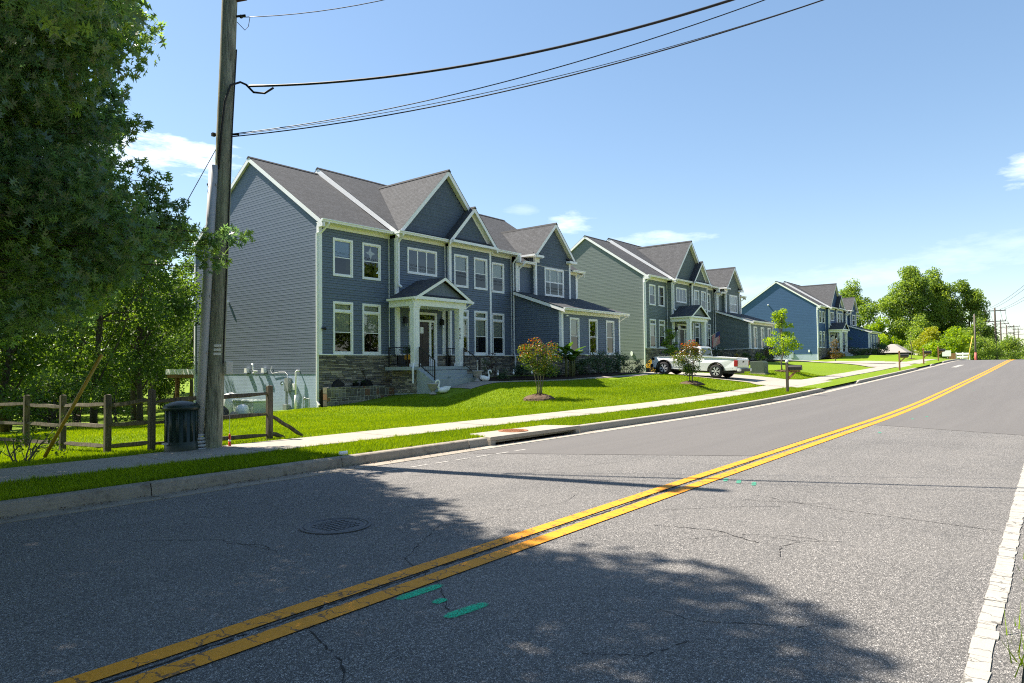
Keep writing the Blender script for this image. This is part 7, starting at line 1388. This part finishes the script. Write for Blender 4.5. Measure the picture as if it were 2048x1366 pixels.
def myrtle(x, y, h, r, base, label, seed, n=26, per=1900, leaf=.07):
    z = gh(x, y); rg = np.random.default_rng(seed); l = (x, y, z); C, Rr = crown(l, h, base, r, n, rg, (.2, .36), .9); C = np.array(C)
    t = empty('crepe_myrtle', l, label, 'tree'); Lq = np.array(l); mb = MB(); ends = []
    for k in range(4):
        a = k*1.6+seed; p = [(x+.05*math.cos(a), y+.05*math.sin(a), z-.1), (x+.10*math.cos(a), y+.10*math.sin(a), z+.5), (x+.2*math.cos(a), y+.2*math.sin(a), z+1.0), (x+.36*math.cos(a), y+.36*math.sin(a), z+base+.5*(h-base))]; mb.tube(p, [.028, .022, .018, .01], 7); ends.append(p)
    for i, c in enumerate(C): mb.tube([ends[i % 4][2], tuple((np.array(ends[i % 4][2])+c)/2+[0, 0, .06]), tuple(c)], [.012, .008, .003], 5, False)
    mb.build('trunk', M['greybark'], t, l, True)
    P, K = clump_points(C, Rr, per, rg, .85)
    zz = (P[:, 2]-z-base)/(h-base); tint = np.clip(.04+.74*(zz-.11)+rg.normal(size=len(P))*.20, 0, 1)
    leaves('crown', P-Lq, leaf, L_['myrtle'], t, 'quad', .5, seed, tint)
mound(21.1, 15.6, .62, .20, 'brown wood chip mound around the nearer crepe myrtle'); myrtle(21.1, 15.6, 2.55, .78, .75, 'small crepe myrtle with orange red tips before the nearest house', 5)
mound(30.3, 13.55, .6, .16, 'brown wood chip mound around the crepe myrtle before the truck'); myrtle(30.3, 13.55, 2.05, .78, .6, 'small bronze green crepe myrtle before the white pickup truck', 9, 22)
def sapling(x, y, h, r, base, mat, label, seed, n=46, per=520, leaf=.13, mnd='dark mulch ring around the lime green sapling', cat='tree'):
    z = gh(x, y); rg = np.random.default_rng(seed); l = (x, y, z); C = []; Rr = []
    for i in range(n):
        f = rg.uniform(0, 1); a = rg.uniform(0, 6.28); rad = r*(1-f*.72)*rg.uniform(.2, 1); C.append((x+rad*math.cos(a), y+rad*math.sin(a), z+base+(h-base)*f)); Rr.append(rg.uniform(.2, .42)*(1.1-.5*f)*r/.9)
    make_tree('sapling', label, cat, l, C, Rr, mat, per, leaf, M['greybark'], .045, (x, y, z+h*.97), seed, 'quad', None, limbs=n, fork=.3, twig=.008, flat=.55)
    if mnd: mound(x, y, .6, .08, mnd)
sapling(45.9, 14.2, 4.0, 1.15, 1.1, L_['lime'], 'lime green conical sapling on the lawn of the green house', 41)
sapling(88, 21.0, 2.9, .95, .5, L_['bronze'], 'bronze leaved staked young tree before the blue house', 42, 34, 300, .12, 'dark mulch ring around the bronze young tree')
sapling(98, 14.5, 3.6, .5, 2.2, L_['lime'], 'thin young tree with pale stem near the far mailboxes', 43, 10, 120, .14, 'mulch ring around the thin far young tree')
# ---------------------------------------------------------------- planting
def bush(x, y, rx, h, mat, label, seed, leaf=.07, per=900, n=10, name='shrub', up=.4, shape='quad', group=None, z=None, ry=None, droop=0):
    z = gh(x, y) if z is None else z; rg = np.random.default_rng(seed); C = []; Rr = []; ry = ry or rx
    for i in range(n):
        a = rg.uniform(0, 6.28); s = rg.uniform(0, 1)**.5; f = rg.uniform(.12, .9); w = math.sqrt(max(.1, 1-(f-.35)**2*1.6)); C.append((x+rx*.75*s*w*math.cos(a), y+ry*.75*s*w*math.sin(a), z+h*f)); Rr.append(rg.uniform(.28, .5)*min(rx, h))
    return make_tree(name, label, 'shrub', (x, y, z), C, Rr, mat, per, leaf, M['bark'], .015, (x, y, z+h*.6), seed, shape, group, 3, limbs=n, twig=.005, fork=.1, up=up, droop=droop)
bush(26.1, 22.6, .42, 1.15, L_['shrub'], 'upright green shrub right of the right swan', 51, .06)
bush(27.6, 23.4, .55, 1.45, L_['redleaf'], 'dark red leaved shrub against the stone base', 52, .07, 700)
for i, (x, y, r, h) in enumerate(((31.7, 20.3, .6, .95), (32.7, 20.0, .75, 1.3), (33.8, 20.3, .6, 1.0), (34.9, 20.0, .8, 1.25), (36.0, 20.3, .65, 1.05), (37.0, 19.9, .6, .85))):
    bush(x, y, r, h, L_['evergreen'], ('leftmost', 'second from left', 'third from left', 'fourth from left', 'fifth from left', 'rightmost tall')[i]+' feathery dark evergreen in the row below the garage windows', 60+i, .17, 430, 15, 'evergreen_shrub', .0, 'long', 'evergreen row below the garage windows')
bush(37.9, 18.9, .5, .85, L_['evergreen'], 'rounded small dark shrub at the right end of the evergreen row', 67, .08, 2200, 14)
bush(29.3, 21.2, .5, .55, L_['shrub'], 'low leafy plant under the banana plant', 68, .07)
bush(41.9, 21.6, .55, .95, L_['yellow'], 'bright yellow shrub left of the truck bonnet', 69, .08, 700)
for i, (x, y, r, h, lb) in enumerate(((26.9, 22.2, .4, .5, 'low dark shrub between the green shrub and the red shrub'), (28.5, 22.2, .55, .75, 'rounded dark shrub left of the banana plant'), (29.3, 20.9, .5, .7, 'dark shrub at the foot of the banana plant'), (31.0, 20.4, .6, .95, 'dark shrub between banana plant and evergreen row'))): bush(x, y, r, h, L_['evergreen'], lb, 160+i, .08, 1500, 12)
# banana plant
x, y = 30.25, 20.3; z = gh(x, y); t = empty('banana_plant', (x, y, z), 'banana plant with broad arching leaves left of the garage windows', 'plant'); rr = random.Random(8)
for k in range(7):
    a = k*.95+.3; bx, by = x+.42*math.cos(a)*rr.uniform(.3, 1), y+.35*math.sin(a)*rr.uniform(.3, 1); hh = rr.uniform(.8, 1.35)
    MB().tube([(bx, by, z-.1), (bx+.03, by, z+hh*.6), (bx, by, z+hh)], [.05, .04, .025], 8).build('stem', L_['shrub'] if False else simple('banana_stem', (.12, .13, .05), .7, .25, 6), t, (x, y, z), True)
    for j in range(3):
        az = a+j*2.1+rr.uniform(-.5, .5); Ln = rr.uniform(.7, 1.15); el = rr.uniform(.5, 1.25); V = []; n = 7
        for i in range(n+1):
            s = i/n; rad = Ln*s*math.cos(el-.9*s*s); zz = Ln*s*math.sin(el-.95*s*s) if False else Ln*(s*math.sin(el)-.75*s*s*math.cos(el)*.9); w = .20*math.sin(math.pi*min(.98, .06+s*.93))**.6
            px, py = bx+rad*math.cos(az), by+rad*math.sin(az); sx, sy = -math.sin(az)*w, math.cos(az)*w
            V += [(px-sx, py-sy, z+hh+zz-.03*1), (px, py, z+hh+zz), (px+sx, py+sy, z+hh+zz-.03)]
        F = []
        for i in range(n): F += [i*3, i*3+1, i*3+4, i*3+3, i*3+1, i*3+2, i*3+5, i*3+4]
        o = np_mesh('leaf', np.array(V)-np.array((x, y, z)), np.array(F), 4, L_['banana'], np.full(len(V), rr.random()), t, True)
for (tp, O, h), sd in zip(POTS, range(4)):
    rgp = np.random.default_rng(sd); Pp = np.array([0, 0, h])+rgp.normal(size=(60, 3))*[.06, .06, .05]; leaves('foliage', Pp, .07, L_['shrub'], tp, 'quad', .4, sd)
rgp = np.random.default_rng(77); leaves('foliage', np.array([0, 0, .75])+rgp.normal(size=(260, 3))*[.13, .13, .12], .09, L_['evergreen'], pt[0], 'quad', .4, 7)
# green house planting
sapling(50.9, 24.5, 3.7, 1.1, .2, L_['shrubby'], 'tall pointed leafy shrub at the left corner of the green house', 80, 46, 520, .14, None, 'shrub')
for i, (x, y, r, h) in enumerate(((53.5, 24.8, .9, 1.6), (55.0, 24.3, 1.0, 1.9), (56.2, 23.8, .9, 1.4), (58.5, 23.6, .9, 1.3))): bush(x, y, r, h, L_['evergreen'], 'dark rounded shrub below the porch of the green house', 85+i, .11, 420, 12, group='dark shrubs of the green house')
for i, (x, y, r, h, m, lb) in enumerate(((60.5, 22.6, .6, .8, 'yellow', 'small yellow shrub in the bed of the green house, left one'), (62.8, 21.4, .55, .8, 'lime', 'small lime shrub in the bed of the green house'), (61.5, 22.2, .7, .7, 'shrub', 'low green shrub between the yellow shrubs'), (64, 21.3, 1.0, 1.3, 'evergreen', 'broad dark shrub left of the lime sapling'), (66, 21.3, 1.1, 1.5, 'bronze', 'broad bronze shrub behind the lime sapling'), (68, 21.2, 1.0, 1.2, 'evergreen', 'dark shrub at the right end of the green house bed'))): bush(x, y, r, h, L_[m], lb, 95+i, .11, 420, 11)
# blue house planting
for i, (x, y, r, h, m, lb) in enumerate(((102.3, 24.9, .7, 1.3, 'bronze', 'small bronze shrub at the corner of the blue house'), (103.6, 24.4, .5, .6, 'lime', 'low lime shrub before the blue house'), (105.6, 24.2, .7, 2.6, 'evergreen', 'pointed dark evergreen before the blue house porch'), (108.6, 24.2, .9, 3.0, 'evergreen', 'tall dark evergreen right of the blue house porch'), (110, 23.4, 1.0, 1.2, 'evergreen', 'low dark shrub at the middle of the blue house'), (112, 22.9, .9, 1.0, 'shrub', 'low green shrub before the stone base of the blue house'), (114, 22.0, .9, 1.0, 'shrub', 'second low green shrub before the stone base of the blue house'), (116.5, 21.6, 1.2, 1.9, 'evergreen', 'dense dark hedge shrub at the garage of the blue house'), (119, 21.4, 1.2, 1.7, 'evergreen', 'dense dark hedge shrub at the right end of the blue house'), (104.6, 23.9, .45, .5, 'yellow', 'small yellow shrub before the blue house'))): bush(x, y, r, h, L_[m], lb, 110+i, .15, 330, 11)
# ---------------------------------------------------------------- trees beyond the houses
rg = np.random.default_rng(30)
for i, (x, y, h, r, base, m, lb, n, rr_) in enumerate((
    (150, 31.5, 17.5, 5.0, 3.5, 'far', 'tall loose crowned tree rising directly behind the blue house', 60, (.8, 1.6)),
    (152, 22.5, 19.5, 5.2, 3.0, 'far', 'tallest broad tree left of the far poles', 80, (1.0, 1.9)),
    (156, 18.2, 19.0, 4.6, 3.0, 'far', 'tall tree merging with the right of the tallest one', 66, (1.0, 1.8)),
    (158, 13.4, 17.5, 3.9, 3.0, 'far', 'tall tree leaning towards the far utility poles', 52, (.8, 1.6)),
    (145, 26.5, 8.5, 3.8, .3, 'lime', 'low bright tree between the tall ones and the blue house', 40, (.8, 1.4)),
    (128, 15.8, 5.8, 2.6, .4, 'gold', 'yellow green young tree beside the far mailboxes', 34, (.5, 1.0)),
    (126, 13.6, 5.2, 3.2, .5, 'lime', 'bright spreading tree right of the yellow green tree', 46, (.6, 1.1)),
    (136, 11.8, 6.5, 3.0, .2, 'far', 'dark low tree behind the white board fence', 40, (.7, 1.2)),
    (150, 12.2, 8.5, 3.4, .2, 'far', 'dark leafy tree left of the tallest far pole', 44, (.8, 1.4)),
    (175, 8.6, 7.0, 4.2, .2, 'far', 'rounded bush tree right of the tallest far pole', 44, (.8, 1.5)),
    (185, 4.6, 7.5, 4.5, .2, 'far', 'rounded bush tree at the right edge beyond the crest', 44, (.8, 1.5)),
    (200, 13, 9.5, 5.0, .2, 'far', 'dark bush tree behind the line of poles', 44, (1.0, 1.7)),
    (190, 0.0, 8, 4.5, .2, 'far', 'bush tree beyond the crest, right of the road', 40, (1.0, 1.7)),
    (139, 19.5, 7.0, 3.4, .2, 'far', 'mid green bush tree behind the yellow green tree', 44, (.7, 1.3)),
    (120, 37, 9, 3.5, .5, 'far', 'green tree behind the blue house roof', 30, (.8, 1.4)))):
    z = gh(min(x, 199), y); l = (x, y, z-.3); C, Rr = crown(l, h, base, r*.95, int(n*1.5), rg, (rr_[0]*.8, rr_[1]*1.05), .75); C = [c+np.array([.5*math.sin(c[2]*1.3+i), .9*math.sin(c[2]*.9+2*i), 0]) for c in C]
    make_tree('far_tree', lb, 'tree', l, C, Rr, L_[m], 125 if m not in ('gold', 'lime') else 190, .36 if h > 8 else .28, M['bark'], .3 if h > 12 else .12, None, 400+i, 'quad', None, limbs=12, ctint=.5, flat=.9)
# trees across the road behind the viewer, seen only in the window glass
for i in range(11):
    x = -14+i*8.5; l = (x, -15+1.2*math.sin(i*2), -.6); C, Rr = crown(l, 12.5+2*math.sin(i), .5, 4.6, 30, rg, (1.2, 2.0), .7)
    make_tree('roadside_tree', 'tree across the road from the houses', 'tree', l, C, Rr, L_['far'], 60, .55, M['bark'], .2, None, 600+i, 'quad', 'trees across the road', limbs=8)
# ---------------------------------------------------------------- grass blades
rg = np.random.default_rng(99)
def scatter(x0, x1, y0, y1, dens, keep=None):
    n = int((x1-x0)*(y1-y0)*dens); P = np.stack([rg.uniform(x0, x1, n), rg.uniform(y0, y1, n)], -1)
    return P if keep is None else P[keep(P)]
def dySW(x): return (kerbY(x)-9.0)*.8
def notwalk(P):
    x, y = P[:, 0], P[:, 1]; d = dySW(x); jit = rg.normal(size=len(x))*.02
    k = kerbY(x)+.15+np.abs(rg.normal(size=len(x)))*.015
    m = (y > k) & ~((y > 10.64+d+jit*1.5) & (y < 12.0+d-jit*1.5))
    m &= ~((x > 10.6) & (x < 13.5) & (y < 9.78))
    c = np.interp(y, [8.9, 9.6, 10.6, 12.2, 16, 24], [38, 38, 38.4, 39.3, 39.4, 39.6]); w = np.interp(y, [8.9, 9.6, 10.6, 12.2, 16], [7.2, 6.6, 6, 5, 5])/2
    m &= ~(np.abs(x-c) < w)
    m &= ~((x > 21.0) & (y > 20.35) & (x < 27)) & ~((x >= 27) & (y > 20.2-(x-27)*.45) & (x < 30.5)) & ~((x >= 30.3) & (y > 17.75) & (x < 37))
    m &= ~((x > 17.8) & (y > 24.6)); m &= ~((np.hypot(x-21.1, y-15.6) < .6) | (np.hypot(x-30.3, y-13.55) < .58))
    return m
parts = [scatter(-2, 16, 9.0, 11.2, 2600, notwalk), scatter(16, 34, 8.8, 11.0, 1500, notwalk), scatter(0, 14, 11.9, 16, 1300, notwalk), scatter(14, 30, 11.9, 16, 950, notwalk), scatter(30, 48, 11.9, 20, 450, notwalk),
         scatter(3, 19, 16, 26, 650, notwalk), scatter(19, 30, 16, 23, 650, notwalk)]
P = np.concatenate(parts); n = len(P); Z = hz(P[:, 0], P[:, 1])
def blades(name, P, Z, hgt, wid, label):
    n = len(P); a = rg.uniform(0, 6.28, n); h = hgt*rg.uniform(.55, 1.25, n); w = wid*rg.uniform(.7, 1.3, n); l = rg.uniform(0, 6.28, n); k = h*rg.uniform(.1, .75, n)
    b0 = np.stack([P[:, 0]-np.cos(a)*w, P[:, 1]-np.sin(a)*w, Z-.005], -1); b1 = np.stack([P[:, 0]+np.cos(a)*w, P[:, 1]+np.sin(a)*w, Z-.005], -1); tp = np.stack([P[:, 0]+np.cos(l)*k, P[:, 1]+np.sin(l)*k, Z+h], -1)
    V = np.stack([b0, b1, tp], 1).reshape(-1, 3)
    patch = .5+.5*np.sin(P[:, 0]*1.3+2*np.sin(P[:, 1]*.9))*np.sin(P[:, 1]*1.1+1.5*np.sin(P[:, 0]*.6)); p2 = .5+.5*np.sin(P[:, 0]*.55+1.7*np.sin(P[:, 1]*.8+1))*np.cos(P[:, 1]*.7+np.sin(P[:, 0]*2.3)); tint = np.clip(.22*patch+.25*p2+.53*rg.uniform(0, 1, n), 0, 1)
    o = np_mesh(name, V, np.arange(3*n), 3, L_['grass'], np.repeat(tint, 3)); tag(o, label, 'grass', None, 'stuff'); return o
d = np.hypot(P[:, 0], P[:, 1])
def edge(y0, per, x0=-2, x1=34, sg=1):
    n = int((x1-x0)*per); x = rg.uniform(x0, x1, n); x += .15*np.sin(x*7); return np.stack([x, y0(x)+sg*np.abs(rg.normal(size=n))*.03], -1)
E_ = np.concatenate([edge(lambda x: kerbY(x)+.16, 130), edge(lambda x: 10.60+dySW(x), 110, sg=-1), edge(lambda x: 12.04+dySW(x), 110)])
E_ = E_[~((E_[:, 0] > 10.4) & (E_[:, 0] < 13.7) & (E_[:, 1] < 9.8))]
Gd = np.stack([rg.uniform(-1, 34, 1500), np.zeros(1500)], -1); Gd[:, 1] = kerbY(Gd[:, 0])-.03-np.abs(rg.normal(size=1500))*.12
leaves_debris = leaves('gutter_litter', np.c_[Gd, rz_(Gd[:, 0])+.012], .028, M['mulch'], None, 'quad', 1.5, 71); tag(leaves_debris, 'brown leaf litter and grit lying in the gutter', 'litter', None, 'stuff')
blades('grass', P, Z, .06+.0*d, .0032+.00022*d, 'short bright green lawn grass between kerb and houses')
blades('grass', E_, hz(E_[:, 0], E_[:, 1]), .085, .006, 'ragged longer grass along kerb and sidewalk edges')
Q = np.concatenate([np.stack([rg.normal(4.75, .3, 500), rg.normal(.02, .09, 500)], -1), np.stack([rg.uniform(5, 16, 700), rg.normal(.1, .13, 700)-.02], -1), np.stack([rg.uniform(2, 14, 3000), -rg.gamma(1.6, .5, 3000)-.12], -1)])
Q = Q[Q[:, 1] < .30]
blades('shoulder_weeds', Q, rz_(Q[:, 0])-.012, np.where(np.arange(len(Q)) < 500, .16, .07), .005, 'weedy grass tufts on the shoulder at the right edge')
